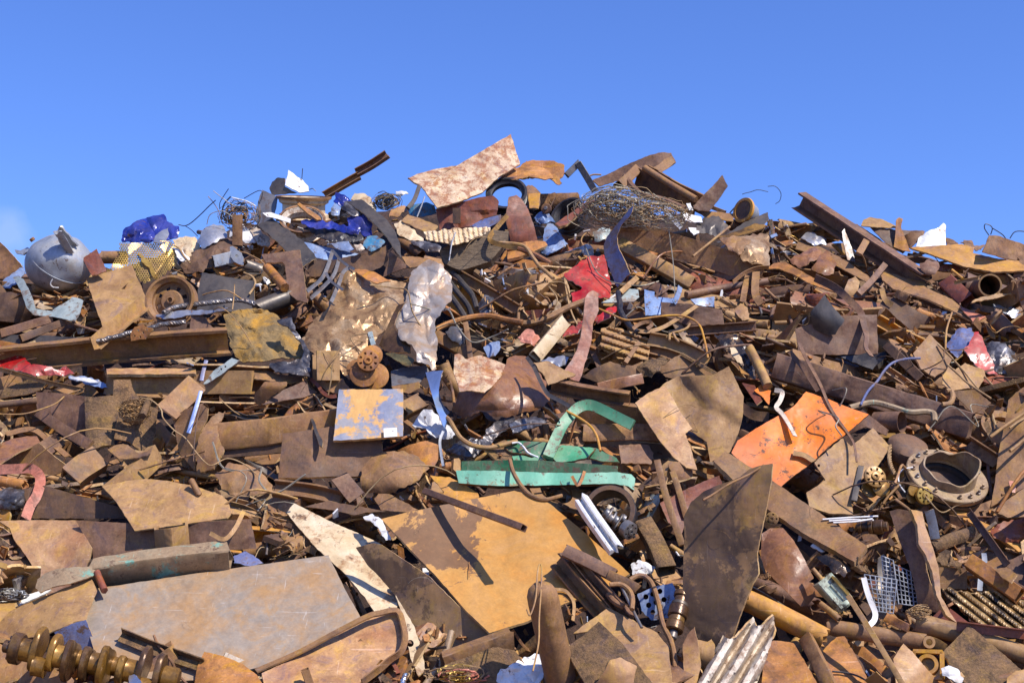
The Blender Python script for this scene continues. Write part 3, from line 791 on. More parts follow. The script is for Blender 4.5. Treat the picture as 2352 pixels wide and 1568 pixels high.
S('blade_plate', 'steel blade', 'upright ochre blade narrowing to a rounded tip on the right crest', '1178,330 1205,308 1238,322 1222,400 1262,500 1310,622 1240,615 1153,580 1168,470', 'rust_orange', o=4, g=(.1, .2), ref='the upright ochre blade')
S('sheet_scrap', 'metal scrap', 'whitish silver crumpled sheet standing on the right crest', '1360,582 1380,500 1480,430 1570,400 1610,360 1632,380 1630,565 1500,575', 'galv', o=4, g=(-.2, .4), cr=.015, crs=7, ref='the silver sheet on the right crest')
S('steel_plate', 'steel plate', 'broad flat ochre-orange plate lying on the right crest', '1305,590 1780,558 1895,590 1880,640 2100,690 2360,722 2360,802 2080,815 1800,765 1600,690', 'rust_yellow', o=5.5, g=(.1, .6), th=.02, l=.3, fold=[(1700, 560, 2200, 820, .12)], ref='the flat ochre plate on the right crest')
S('scrap_plate', 'steel plate', 'rust-brown plate standing up behind the flat ochre plate', '2030,475 2120,480 2360,562 2360,716 2200,690 1968,625', 'rust', o=6, g=(-.3, .15), th=.02)
S('scrap_plate', 'steel plate', 'small dark jagged plate ends poking up at the right crest', '1770,540 1800,512 1900,570 1990,560 1960,610 1880,600', 'rust', o=3, j=4)
S('scrap_plate', 'steel plate', 'low dark sheet edge right of the silver crest sheet', '1628,498 1700,515 1750,555 1640,570', 'rust', o=3)
B('channel_beam', 'beam', 'long rust-purple twin-flanged rail rising highest on the right crest', 'U', '290,150 900,555 1420,900', 165, 'rust_purple', h=120, roll=-22, o=6, k=.7, ref='the long twin-flanged rail')
B('steel_bar', 'bar', 'short cross bar welded across the long rail on the right crest', 'flat', '905,520 835,640', 62, 'rust_mid', h=22, o=7)
S('scrap_plate', 'curved plate', 'long rust-dark curved plate running right below the rail', '720,372 820,372 1000,490 1250,670 1410,820 1540,905 1500,915 1290,790 1130,690 1040,600 920,510 800,430', 'rust', o=5, g=(.3, 1.0), bul=.08)
S('scrap_plate', 'steel plate', 'long narrow brown plate running below the twin-flanged rail', '290,505 500,590 700,700 925,850 965,905 900,900 640,760 420,650 250,600', 'rust_mid', o=6, g=(.2, .9))
S('blade_plate', 'steel blade', 'slim grey knife-shaped blade leaning on the long rail', '678,440 700,412 735,500 775,610 802,722 730,700 695,560', 'steel', o=8, g=(-.3, .3))
C('foil_scrap', 'metal scrap', 'small ball of crushed grey foil left of the long rail', '300,500 380,440 470,480 540,510 545,560 430,560', 'alu', .03, 14, .08, o=7)
C('pipe_stump', 'metal scrap', 'crumpled rust-brown box section below the grey foil ball', '195,690 300,640 430,582 492,605 480,690 400,720 300,772 235,745', 'rust_gloss', .04, 6, .12, o=7)
C('pipe_stump', 'metal scrap', 'rolled rust-brown sheet stump beside the crumpled box section', '405,790 470,660 540,608 632,735 600,830 520,840', 'rust_gloss', .02, 4, .15, o=7)
S('scrap_plate', 'steel plate', 'long bent rust-orange plate crossing the upper right of the heap', '-10,785 60,730 160,718 300,800 410,862 500,905 640,960 790,1040 740,1045 640,1010 400,925 230,830 100,782', 'rust_orange', o=6, g=(.2, .7), bul=.04, th=.014)
R('steel_strip', 'steel strip', 'twisted purple-brown ribbon of steel hanging over the dark gap', '430,860 620,955 760,1080 850,1180 880,1290 905,1400 900,1500 950,1580', 78, 'rust_purple', o=9, q0=-20, q1=60, wend=46, th=.01, ref='the twisted purple ribbon')
S('scrap_plate', 'curved plate', 'tan crescent plate under the long bent orange plate', '690,1000 740,880 800,850 838,900 820,990 760,1035', 'rust_tan', o=6, g=(-.4, .4), bul=.08)
B('steel_rod', 'rod', 'thick purple rod with a crushed tan tip leaning below the long rail', 'flat', '830,1010 960,880 1075,740', 56, 'rust_purple', h=30, o=9)
X('pipe', 'pipe', 'open ended rusty pipe under the flat ochre plate, its round mouth facing out', 2040, 930, lambda O, s: [part('shell', *lathe_w(O, cv(-.12, .05, .98), [(104 * s, -500 * s), (104 * s, 0), (92 * s, 0), (92 * s, -480 * s), (0, -480 * s)], 36), 'rust_dark', 40), part('rim', *lathe_w(O, cv(-.12, .05, .98), [(91 * s, -6 * s), (106 * s, -6 * s), (106 * s, 6 * s), (91 * s, 6 * s), (91 * s, -6 * s)], 36), 'rust_tan', 40)], o=8, ref='the round pipe mouth')
B('box_beam', 'beam', 'crushed dark maroon box section left of the round pipe mouth', 'box', '1640,900 1830,1080', 150, 'rust_red', h=90, o=8, roll=10)
C('steel_drum', 'metal scrap', 'dented purplish can under the edge of the flat ochre plate', '1400,740 1470,700 1540,710 1570,760 1530,820 1450,830 1405,790', 'rust_purple', .03, 6, .15, o=6)
B('angle_iron', 'angle iron', 'thin tan angle bar running up to the round pipe mouth', 'L', '1720,905 1950,860', 34, 'rust_tan', o=8)
B('steel_rod', 'rod', 'short yellow rod under the flat ochre plate', 'rod', '1690,790 1790,870', 26, 'rust_yellow', o=8)
S('steel_strip', 'steel strip', 'toothed tan strip below the round pipe mouth', '1865,1095 1900,1062 2070,1020 2245,990 2252,1012 2080,1052', 'rust_tan', j=2, o=8, th=.02)
S('scrap_plate', 'curved plate', 'long wavy tan-brown plate sweeping down right to the ribbed pipe', '1025,815 1110,820 1260,868 1440,905 1460,960 1560,1010 1700,1068 1850,1180 2005,1225 2050,1320 2090,1420 2040,1400 1985,1275 1890,1272 1780,1220 1650,1150 1450,1060 1150,970 1050,890', 'rust_mid', o=8, g=(.1, .9), bul=.05, th=.02, ref='the long wavy plate')
PARENT[0] = 'the long wavy plate'
S('tongue', 'steel plate', 'worn orange-red tongue at the lower end of the long wavy plate', '1755,1125 1880,1170 2005,1222 1950,1250 1890,1272 1820,1200', 'salmon', o=9, g=(0, .9))
PARENT[0] = None
B('pipe', 'pipe', 'ribbed purple-brown pipe with open end at the right edge', 'pipe', '2060,1200 2225,1370', 150, 'rust_purple', o=9, k=.4, ref='the ribbed pipe')
PARENT[0] = 'the ribbed pipe'
X('collar', 'pipe collar', 'ring collar gripping the ribbed pipe near the right edge', 2095, 1225, lathe_x([(74, -10), (84, -10), (84, 10), (74, 10), (74, -10)], (.66, -.62, .35), 'rust_tan', 'band'), o=10)
PARENT[0] = None
B('box_beam', 'beam', 'short hollow square tube with open mouth below the thick purple rod', 'box', '1290,1060 1190,1005', 78, 'rust_mid', o=9, h=60)
S('scrap_plate', 'curved plate', 'dark curled rust plate folded over in the gap right of the twisted ribbon', '1010,1220 1030,1100 1075,1035 1200,1050 1370,1170 1500,1225 1480,1270 1400,1310 1330,1365 1200,1250 1080,1140', 'rust_dark', o=6, g=(.2, .3), bul=.15)
R('steel_strip', 'steel strip', 'tan edge strip curling over the dark folded plate', '1045,960 1075,1060 1140,1110', 46, 'rust_tan', o=8)
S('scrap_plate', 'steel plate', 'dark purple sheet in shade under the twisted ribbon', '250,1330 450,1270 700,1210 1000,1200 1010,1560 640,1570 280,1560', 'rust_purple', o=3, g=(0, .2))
S('scrap_plate', 'curved plate', 'bluish dark curved sheet hanging in the upper right gap', '390,1180 520,1020 600,1130 700,1250 620,1380 560,1390 420,1330', 'steel_dark', o=4, g=(.3, 0), bul=.1)
T('pipe', 'pipe', 'thin dark pipe bent in an arch at the back of the right gap', '30,1230 50,1150 110,1110 175,1130 200,1230 240,1340', 17, 'rust_purple', o=6)
B('steel_rod', 'rod', 'short tan bolt with round head in the right gap', 'rod', '60,1275 170,1270', 36, 'rust_tan', o=7)
S('scrap_plate', 'steel plate', 'upright tan rusty plate corner standing in the right gap', '1480,1385 1590,1490 1700,1600 1640,1700 1530,1780 1400,1700 1330,1560', 'rust_mid', o=7, g=(-.2, .5), th=.02, ref='the upright tan plate corner')
S('sheet_scrap', 'metal scrap', 'small bright silver bracket at the far right edge', '2195,1190 2250,1150 2355,1215 2350,1255 2240,1232', 'alu', o=9, cr=.02, crs=12)
B('steel_rod', 'rod', 'thin tan rod standing in the gap left of the ribbed pipe', 'rod', '1690,1180 1640,1340 1630,1520', 18, 'rust_tan', o=8)
C('foil_scrap', 'metal scrap', 'dark bluish crushed cowling above the red foil scrap', '1640,1480 1700,1400 1760,1320 1860,1330 1910,1420 1900,1500 1800,1520 1740,1600 1680,1540', 'steel_blue', .04, 5, .15, o=7)
C('foil_scrap', 'metal scrap', 'tangle of dark blue crushed metal at the right edge', '1990,1500 2060,1440 2180,1470 2260,1560 2300,1700 2200,1760 2050,1700', 'foil_dark', .05, 9, .12, o=6)
for a, lb in (('2030,470 1990,410 1995,368 2040,380 2062,410 2045,465', 'small wire loop against the sky at the right crest'), ('2060,405 2110,435 2160,470 2190,512', 'wavy wire beside the small loop on the right crest'), ('2222,500 2260,445 2310,432 2380,440', 'arched wire at the far right crest')):
    T('wire', 'wire', lb, a, 5, 'wire_dark', o=4, sides=5, k=0)
fr('k')
C('red_scrap', 'metal scrap', 'red crumpled car panel wedged near the right edge', '1800,60 1850,0 1900,-100 1930,-110 1990,0 2040,120 2115,285 1985,262 1900,190', 'red', .03, 5, .06, o=9, ref='the red panel near the right edge')
B('steel_bar', 'bar', 'dark brown bar wedged diagonally in the shaded right gap', 'box', '1100,20 1420,330', 90, 'rust_dark', o=4)
S('scrap_plate', 'leaf-shaped plate', 'tan leaf-shaped plate crossed by twigs of straw', '1600,300 1660,205 1720,240 1810,175 1860,200 1985,240 2000,300 1930,410 1820,410 1700,430 1600,370', 'rust_tan', o=9, g=(-.2, .7), j=1, ref='the tan leaf-shaped plate')
S('scrap_plate', 'steel plate', 'slotted brown bracket hanging below the leaf-shaped plate', '1700,430 1900,420 2050,540 1890,640 1720,480', 'rust_mid', o=6, g=(.1, .2))
S('steel_plate', 'steel plate', 'tall dark brown plate leaning at the right edge', '2360,400 2280,450 2210,520 2185,700 2120,1000 2095,1200 2050,1500 2360,1320', 'rust_mid', o=10, g=(.4, .5), th=.02, ref='the tall brown plate at the right edge')
S('steel_plate', 'steel plate', 'lower brown plate slanting out of the right edge', '2050,1530 2360,1320 2360,1590 2200,1600', 'rust_mid', o=11, g=(-.2, .6), th=.02)
S('wood_chip', 'chip', 'small pale trapezoid chip on the tall right plate', '2210,1262 2282,1262 2270,1368 2240,1365', 'salmon', o=12)
T('pipe', 'pipe', 'bent blue-green pipe with tan drooping end over the dark beam', '750,585 900,545 1000,540 1150,580 1300,625 1440,620 1520,640 1532,715', 30, 'teal_scuffed', o=9, ref='the bent blue-green pipe')
T('steel_rod', 'rod', 'thin shiny blue-grey rod rising from the blue-green pipe', '850,560 920,430 1000,345 1080,230 1160,165 1280,135 1400,130', 12, 'steel_blue', o=10)
T('pipe', 'hook', 'tan hook-shaped pipe end above the slotted bracket', '1640,430 1685,430 1700,490 1670,545 1600,555', 24, 'rust_tan', o=9)
for i, (a, lb) in enumerate((('1560,0 1680,120 1800,250 1950,430 2090,520', 'longest straw-coloured wire lying over the leaf-shaped plate'), ('1650,190 1760,290 1850,370 2050,500', 'shorter straw-coloured wire under the longest one on the leaf plate'),
                             ('1990,300 2080,400 2190,560', 'straw-coloured twig right of the leaf-shaped plate'), ('2050,600 2090,740 2150,850', 'yellowish dry twig hanging over the dark gap at right'),
                             ('2220,770 2290,720 2360,680', 'yellow twig across the tall plate at the right edge'))):
    T('wire', 'wire', lb, a, 9, 'straw', o=11, sides=6)
S('orange_plate', 'steel plate', 'big bright orange painted plate with dark scratches, folded at its upper corner', '-336,1000 -280,890 -116,780 200,600 250,560 350,440 560,510 700,570 925,650 700,845 600,910 400,1095 240,1210 112,1320 -50,1290 -120,1220', 'orange', o=8, g=(.15, .55), th=.012, fold=[(700, 820, 160, 620, -.45), (250, 1350, 330, 850, .15)], holes=None, ref='the orange plate')
R('steel_strip', 'steel strip', 'long thin bent strip running down across the orange plate', '280,-30 330,90 400,220 480,370 560,560 640,690 730,810 790,920 815,1080', 36, 'rust_purple', o=12, wend=16, ref='the thin strip over the orange plate', q0=20)
R('steel_strip', 'steel strip', 'flat dark purple bar above the orange plate', '200,70 330,230 460,430', 44, 'rust_purple', o=6)
R('torn_strip', 'metal scrap', 'torn white and tan strip dangling onto the orange plate', '60,420 130,440 110,520 75,580 130,640 180,720 250,845', 44, 'white_rusty', q0=0, q1=50, o=12)
R('pipe_stub', 'pipe', 'short curled tan half pipe on the orange plate', '230,1000 330,1020 420,1075', 70, 'rust_tan', o=11, q0=50)
S('steel_plate', 'steel plate', 'tan plate with cut-out notch overlapping the orange plate', '425,1090 560,970 680,868 760,945 960,775 1125,950 1000,1130 900,1215 800,1300 762,1440 780,1568 560,1560 380,1500 350,1370 430,1320 525,1255', 'rust_tan', o=9, g=(-.15, .6), th=.02, holes=[(465, 1120, 14)], ref='the notched tan plate')
B('steel_bar', 'bar', 'short dark flat bar with bolt hole by the ochre hub', 'flat', '855,1120 790,1440', 52, 'steel_dark', h=14, o=11)
X('hub', 'hub', 'ochre drilled hub disc beside the notched tan plate', 985, 1215, hub_disc(100, (.15, .45, .88), 'ochre_oily', 8, lobes=((-60, 1.1, .85, -.5, 1), (-110, 1.0, .8, -.9, 1)), lobe_mat='ochre_oily'), o=10, l=.08, ref='the ochre hub')
X('hub', 'hub', 'small pale gold drilled hub below the bolted flange', 1445, 1390, hub_disc(76, (.2, .15, .97), 'brass', 8, lobes=((150, 1.3, .7, -.8, 1), (190, 1.2, .7, -1.2, 1)), lobe_mat='ochre_oily', thick=.5), o=11, l=.12, ref='the pale gold hub')
T('chain', 'chain', 'short knobbly tan chain hanging above the ochre hub', '1120,930 1115,1040 1130,1120 1165,1195', 20, 'straw', o=10, strands=3)
def flange_fn(O, s):
    ax = cv(.14, .82, .56); a, b = basis(ax); out = []; r = 370 * s
    out.append(part('ring', *lathe_w(O, ax, [(.68 * r, -.2 * r), (r, -.2 * r), (1.02 * r, -.17 * r), (1.02 * r, -.06 * r), (r, -.04 * r), (.7 * r, -.04 * r), (.68 * r, -.2 * r)], 48), 'rust_pale', 40))
    out.append(part('backing_ring', *lathe_w(O, ax, [(.6 * r, -.38 * r), (.97 * r, -.38 * r), (1.0 * r, -.34 * r), (1.0 * r, -.25 * r), (.6 * r, -.25 * r), (.6 * r, -.38 * r)], 48), 'steel_dark', 40))
    V = []; n = 48; pr = [(.70, -.06), (.69, .05), (.66, .16), (.62, .16), (.63, .05), (.64, -.06)]
    for q, z in pr:
        for k in range(n):
            t = 2 * math.pi * k / n
            dr = math.cos(t) * a + math.sin(t) * b
            hgt = max(0, dr @ RGT + .1 * (dr @ UPV) - .35) * .55 if z > .1 else 0
            V.append(O + dr * q * r + ax * (z + hgt + .03 * math.sin(t * 7) * (z > .1)) * r)
    out.append(part('neck', np.array(V), grid_faces(len(pr), n), 'rust_pale', 40))
    for k in range(18):
        t = 2 * math.pi * (k + .3) / 18
        c = O + (math.cos(t) * a + math.sin(t) * b) * r * .87
        if k in (3, 8, 12): continue
        out.append(part('bolt', *lathe_w(c - ax * .05 * r, ax, [(0, 0), (.055 * r, 0), (.055 * r, .06 * r), (.03 * r, .065 * r), (.03 * r, .13 * r), (0, .13 * r)], 8), 'rust_pale' if k % 3 else 'steel', 40))
    out.append(part('inner_floor', *disc(O, ax, .6 * r, -.4 * r, -.36 * r), 'rust_dark'))
    return out
X('bolted_flange', 'pipe flange', 'large rusty bolted ring flange with torn neck', 1655, 1190, flange_fn, o=10, l=.1, ref='the bolted flange')
T('wire', 'wire', 'thin white wire looping beside the bolted flange', '1330,1130 1240,1150 1200,1210 1210,1290 1260,1360', 6, 'white', o=12, sides=6)

# ------------------------------------------------------------------ crest, middle (tile c)
fr('c')
S('channel_beam', 'curved beam', 'long dark curved channel pointing up right on the crest', '740,445 900,380 1080,290 1240,225 1340,195 1400,190 1460,196 1505,285 1440,330 1370,375 1300,330 1180,360 1040,420 900,470 800,500', 'rust_purple', o=2, g=(0, .1), th=.03, ref='the long curved channel on the crest')
PARENT[0] = 'the long curved channel on the crest'
S('lip', 'steel strip', 'lighter curled lip piece inside the long curved channel', '1290,328 1350,300 1400,250 1460,222 1500,280 1440,330 1370,372', 'rust_mid', o=3, g=(-.3, .2))
PARENT[0] = None
B('i_section', 'beam', 'thick rusty twin beam sloping right below the curved channel', 'I', '1190,400 1480,570 1720,690', 190, 'rust', h=150, roll=-30, o=4, k=.6, ref='the thick twin beam on the crest')
B('pipe', 'pipe', 'upper rusty half-round rail on the thick twin beam', 'rod', '1215,330 1450,480 1690,620', 62, 'rust_mid', o=5, k=.6)
T('pipe', 'pipe', 'sagging rusty pipe running right under the thick twin beam', '1040,410 1110,510 1200,580 1400,630 1590,710', 32, 'rust_purple', o=7)
B('box_beam', 'beam', 'stubby tan broken beam end at the head of the sagging pipe', 'box', '980,500 1060,430 1140,350', 90, 'rust_mid', o=6)
S('steel_plate', 'steel plate', 'dark fin-shaped plate pointing up right from the crest', '1650,690 1740,600 1850,490 1932,398 1982,500 1900,620 1815,728 1710,725', 'rust_purple', o=7, g=(0, .1), th=.02, ref='the dark fin-shaped plate')
S('scrap_plate', 'steel plate', 'flat brown plate behind the fin-shaped plate', '1710,728 1850,735 2040,752 2030,825 1900,810 1780,790', 'rust_mid', o=6, g=(.2, .6))
B('steel_bar', 'bar', 'thin tan bar on the crest right of the fin-shaped plate', 'box', '1830,690 1960,740', 36, 'rust_tan', o=5)
X('wheel_hub', 'wheel hub', 'grey domed hub with brown rim tilted on the crest', 2130, 720, lambda O, s: [part('rim', *lathe_w(O, cv(-.75, .25, .6), [(92 * s, -12 * s), (118 * s, -12 * s), (122 * s, 0), (118 * s, 14 * s), (92 * s, 14 * s), (92 * s, -12 * s)], 36), 'rust_yellow'), part('dome', *lathe_w(O, cv(-.75, .25, .6), [(100 * s, -5 * s), (96 * s, -60 * s), (80 * s, -120 * s), (50 * s, -160 * s), (0, -175 * s)], 36), 'galv'), part('disc', *disc(O, cv(-.75, .25, .6), 95 * s, -6 * s, 4 * s), 'rust_dark')], o=7, ref='the grey domed hub')
S('sheet_scrap', 'steel sheet', 'grey flat sheet lying under the domed hub', '1960,950 2140,830 2350,740 2360,800 2300,870 2100,960', 'steel_dark', o=7, g=(0, .8))
S('steel_plate', 'steel plate', 'ochre plank-like plate right of the thin tan rod', '1880,975 2100,905 2230,845 2335,862 2300,892 2130,950 2000,975', 'ochre_oily', o=8, g=(0, .8), th=.02)
C('steel_sheet', 'metal scrap', 'dark purple crushed sheet metal right of the wire nest', '1690,850 1760,790 1900,775 1970,850 1990,900 1870,970 1800,930 1700,930', 'steel_dark', .05, 6, .12, o=8)
for i, (a, lb) in enumerate((('1555,770 1600,745 1740,785 1752,832 1640,830 1590,810', 'white flat fitting right of the wire nest'), ('1600,660 1640,655 1665,720 1630,720', 'small white curl under the fin-shaped plate'), ('1620,880 1700,885 1720,930 1670,950 1640,920', 'white torn rag end on the box beam'), ('1500,790 1570,870 1540,900 1440,790 1400,700 1430,700', 'ribbed silver slat right of the wire nest'), ('1330,640 1400,660 1480,760 1450,790 1380,720', 'pale metal slat on the right of the wire nest'))):
    S('sheet_scrap', 'metal scrap', lb, a, ['white', 'white', 'white', 'alu', 'galv'][i], o=9, g=(0, .7), cr=.01, crs=10)
C('steel_sheet', 'curled plate', 'curled ochre-brown plate on the crest left of the grey square tube', '-110,440 -60,390 60,330 130,270 200,262 330,268 440,290 482,312 480,390 440,430 460,470 420,485 380,450 280,400 150,430', 'rust_orange', .05, 3, .18, o=5, j=2, ref='the curled ochre plate on the crest')
S('steel_strip', 'steel strip', 'smooth lower lip of the curled ochre plate', '-120,430 -20,350 100,320 250,320 340,360 380,430 300,440 150,410 40,440', 'rust_orange', o=6, g=(0, .9), bul=.1)
B('square_tube', 'tube', 'shiny grey square tube leaning up at the crest gap', 'box', '500,400 620,280', 58, 'steel', o=6, k=.1)
B('square_tube', 'tube', 'dark square tube falling right from the shiny grey one', 'box', '610,290 690,420 760,540', 62, 'black', o=7, k=.1)
X('wheel', 'wheel rim', 'dark blue-black wheel rim leaning left of the wire nest', 500, 740, wheel_rim(165, (-.55, .55, .65), 'black', 'black', .85, 8, False, False), o=6, ref='the black wheel rim')
S('scrap_plate', 'plank', 'long brown plank rising to the wire nest from the left', '395,850 560,740 720,615 765,640 640,740 500,860 440,880', 'rust_red', o=8, g=(0, .7), th=.03)
X('wire_nest', 'wire bundle', 'round nest of tangled grey wire on top of the heap', 960, 700, wire_bundle(350, 205, 230, 3.2, ['wire_grey', 'wire_grey', 'straw'], .6, (.8, 3.6), 3), o=9, l=.1, ref='the wire nest')
X('wire_nest', 'wire bundle', 'looser brown wire tangle trailing right of the round nest', 1330, 760, wire_bundle(300, 165, 90, 3.2, ['wire_grey', 'straw'], .5, (.5, 2.5), 5), o=9, l=.08)
S('toothed_sheet', 'saw blade', 'blue-grey toothed curved sheet hanging over the red panel', '845,1040 870,970 930,895 1000,810 1060,740 1120,672 1085,770 1010,850 965,960 975,1040 1010,1120 1050,1210 1088,1300 1030,1360 972,1428 930,1340 880,1220 850,1130', 'steel_blue', o=11, g=(.55, .0), warp=.004, j=1.3, l=.2, th=.012, ref='the blue toothed sheet')
B('box_beam', 'beam', 'heavy rust-brown channel beam running right from the blue toothed sheet', 'U', '985,900 1440,1030 2000,1205 2300,1310', 215, 'rust_mid', h=110, roll=180, o=8, k=.5, ref='the heavy channel beam')
B('box_beam', 'beam', 'tan rounded beam below the heavy channel beam', 'box', '985,1030 1300,1200 1660,1400', 120, 'rust_tan', h=80, roll=25, o=7, k=.6, ref='the tan rounded beam')
B('steel_rod', 'rod', 'straight tan rod leaning over the heavy channel beam', 'rod', '1662,1142 2000,870', 24, 'rust_tan', o=11, ref='the straight tan rod')
C('crushed_plate', 'metal scrap', 'torn crushed tan plate at the right end of the heavy channel beam', '2030,970 2360,930 2360,1240 2270,1210 2130,1190 2090,1130 2150,1080 2080,1040', 'foil_tan', .06, 5, .1, o=9, j=3)
C('crushed_plate', 'metal scrap', 'jagged rust plate above the heavy channel beam', '1900,980 2050,960 2200,990 2170,1060 2080,1130 1990,1080', 'rust_mid', .05, 6, .1, o=9, j=3)
C('red_scrap', 'metal scrap', 'bright red crumpled car panel in the middle of the crest', '480,1310 560,1240 640,1180 720,1150 835,1125 870,1200 890,1290 905,1400 900,1520 780,1520 700,1550 560,1568 540,1480 640,1440 560,1380 500,1350', 'red', .05, 4, .1, o=8, ref='the bright red panel')
C('red_scrap', 'metal scrap', 'red torn bumper corner below the bright red panel', '380,1850 560,1780 590,1800 620,1750 700,1690 765,1580 780,1640 700,1760 600,1850 480,1880', 'red', .04, 6, .08, o=4)
C('blue_scrap', 'metal scrap', 'pale blue crumpled panel left of the wire nest', '260,1100 290,960 320,830 380,850 440,930 510,1040 480,1060 400,1100 330,1130', 'blue_pale', .05, 4, .1, o=7, ref='the pale blue panel')
C('blue_scrap', 'metal scrap', 'smaller blue and white torn sheet by the pale blue panel', '190,790 280,700 330,740 400,830 330,830 260,850', 'blue_pale', .05, 8, .08, o=7)
C('cushion', 'metal scrap', 'pale green rolled pad tucked under the wire nest', '740,920 800,890 900,880 910,960 850,990 760,1010', 'galv_green', .02, 5, .12, o=8)
T('pipe', 'pipe', 'long bent tan pipe descending left of the red panel', '-180,1020 0,1025 120,1055 190,1150 250,1230 310,1280 380,1345', 18, 'rust_tan', o=10)
T('pipe', 'pipe', 'second brown pipe beside the long bent tan pipe', '-60,1075 60,1070 200,1120 360,1210', 24, 'rust_gloss', o=9)
S('plank', 'plank', 'ochre rounded plank above the bent tan pipes', '-40,1100 20,1040 180,1010 300,1018 325,1050 200,1110 60,1160 -40,1180', 'rust_orange', o=8, g=(0, .7), th=.04)
S('maroon_sheet', 'steel plate', 'maroon tapered panel standing left of the pale blue panel', '-30,600 40,580 90,620 150,720 200,860 238,1010 100,1010 -10,1015 -60,800', 'rust_red', o=7, g=(-.3, .1), bul=.06, ref='the maroon tapered panel')
S('scrap_plate', 'bracket', 'small yellow slotted bracket left of the black wheel rim', '148,568 262,562 240,705 160,700', 'rust_yellow', o=8)
X('roller', 'roller', 'small brown roller with bright bolt near the black wheel rim', 310, 700, lambda O, s: [part('roller', *disc(O, cv(-.3, .2, .9), 48 * s, -40 * s, 0), 'rust'), part('bolt', *disc(O, cv(-.3, .2, .9), 18 * s, 0, 12 * s, 12), 'steel')], o=9)
B('pipe', 'pipe', 'long dark pipe lying level below the tan rounded beam', 'rod', '1600,1500 1900,1440 2350,1370', 72, 'rust_purple', o=8)
R('steel_strip', 'steel strip', 'upright looped brown strap in front of the long dark pipe', '2245,1280 2235,1400 2240,1500 2290,1580', 70, 'rust_mid', o=10)
R('steel_strip', 'steel strip', 'thin brown strap falling left of the upright looped strap', '2170,1310 2140,1440 2120,1560', 55, 'rust', o=9)
R('steel_strip', 'steel strip', 'curved tan strip arching right beneath the crushed plate', '2360,1240 2250,1250 2130,1300 2030,1380', 40, 'rust_mid', o=9, q0=40)
S('blue_sheet', 'panel', 'light blue chipped panel in shade below the tan rounded beam', '1215,1450 1310,1470 1310,1520 1500,1530 1510,1600 1370,1610 1365,1680 1225,1690', 'blue_pale', o=5, g=(0, .3), th=.02, ref='the light blue chipped panel')
S('blue_sheet', 'panel', 'second chipped blue panel right of the larger blue one', '1640,1540 1860,1515 1860,1610 1700,1600', 'blue_pale', o=5, g=(0, .3), th=.02)
R('rag', 'rag', 'twisted pale blue rag hanging in front of the blue panel', '1545,1420 1530,1480 1490,1570', 50, 'blue_pale', o=10, q0=30)
T('wire', 'wire', 'thin grey wire hanging straight down from the heavy beam', '1440,900 1460,1040 1480,1200 1490,1340 1500,1560', 5, 'wire_grey', o=12, sides=5)
T('wire', 'wire', 'long pale wire curving across the bright red panel', '670,1040 710,1150 740,1220 790,1300 900,1370 1050,1400 1200,1410 1350,1370', 6, 'wire_grey', o=12, sides=5)
B('steel_rod', 'rod', 'tan stick end in front of the bright red panel', 'box', '990,1480 1140,1345', 50, 'rust_tan', o=10)
S('sheet_scrap', 'metal scrap', 'folded grey-white sheet under the blue toothed sheet', '990,1500 1080,1440 1160,1450 1170,1520 1120,1560 820,1570', 'galv_green', o=9, cr=.02)
T('wire', 'wire', 'wiry brown loop standing up on the crest near the fin plate', '2120,575 2180,550 2250,535 2350,550', 3.5, 'wire_dark', o=5, sides=5, wob=2, k=0)
T('wire', 'wire', 'thin dark wire arc in the sky above the domed hub', '2350,500 2420,500 2470,560 2460,630 2420,660', 3.5, 'wire_dark', o=5, sides=5, k=0)
T('wire', 'wire', 'short black wire poking out beside the domed hub', '2000,745 2040,700 2080,662', 7, 'wire_dark', o=6, sides=5, k=0)
T('wire', 'rod', 'thin rusty rod end sticking out above the crest gap', '700,410 750,392 820,394', 8, 'rust_tan', o=5, k=0)

# ------------------------------------------------------------------ crest, left middle (tile b)
fr('b')
B('channel_beam', 'beam', 'lower arm of the slanting channel pointing at the sky', 'U', '630,585 800,485 950,400', 66, 'rust_mid', h=60, roll=25, o=4, k=0, ref='the slanting channel arm')
PARENT[0] = 'the slanting channel arm'
B('upper_arm', 'beam', 'upper arm of the slanting channel ending in a hooked tip', 'U', '925,375 1070,295 1205,205', 68, 'rust_purple', h=66, roll=25, o=5, k=0)
PARENT[0] = None
S('sheet_scrap', 'metal scrap', 'bright white pointed sheet on top of the wheel rims', '268,490 298,352 360,400 425,440 480,500 488,548 400,560 320,520', 'white', o=6, g=(-.2, .3), fold=[(330, 500, 480, 440, .5)], ref='the white pointed sheet')
S('sheet_scrap', 'metal scrap', 'dark curved sheet behind the white pointed sheet', '125,520 150,460 200,422 268,428 265,500 330,540 380,560 250,575 150,580', 'steel_dark', o=5, g=(.3, .2), bul=.1)
X('wheel', 'wheel rim', 'upright white wheel rim with rusty lip on the crest', 440, 600, wheel_rim(245, (.03, .98, .14), 'cream', 'rust', .85, 8, False, False), o=6, l=.1, ref='the white wheel rim')
X('wheel', 'wheel rim', 'second greyish rim tilted below the white wheel rim', 425, 800, wheel_rim(205, (.1, .75, .65), 'white_rusty', 'rust', .6, 8, False, False), o=7, l=.1)
S('steel_bar', 'bar', 'orange-brown bar slanting over the tilted rim', '380,670 400,655 590,790 600,815 560,815 480,760', 'rust_orange', o=9, th=.03)
S('sheet_scrap', 'steel plate', 'bent grey-brown plate left of the white wheel rim', '60,532 200,600 185,700 150,795 20,860 -20,800 0,740 20,640', 'steel', o=8, g=(.2, .4), fold=[(0, 740, 180, 740, -.4)])
S('sheet_scrap', 'metal scrap', 'white curled strip under the bent grey-brown plate', '60,745 130,740 260,780 320,800 315,840 200,800 100,780', 'white', o=9)
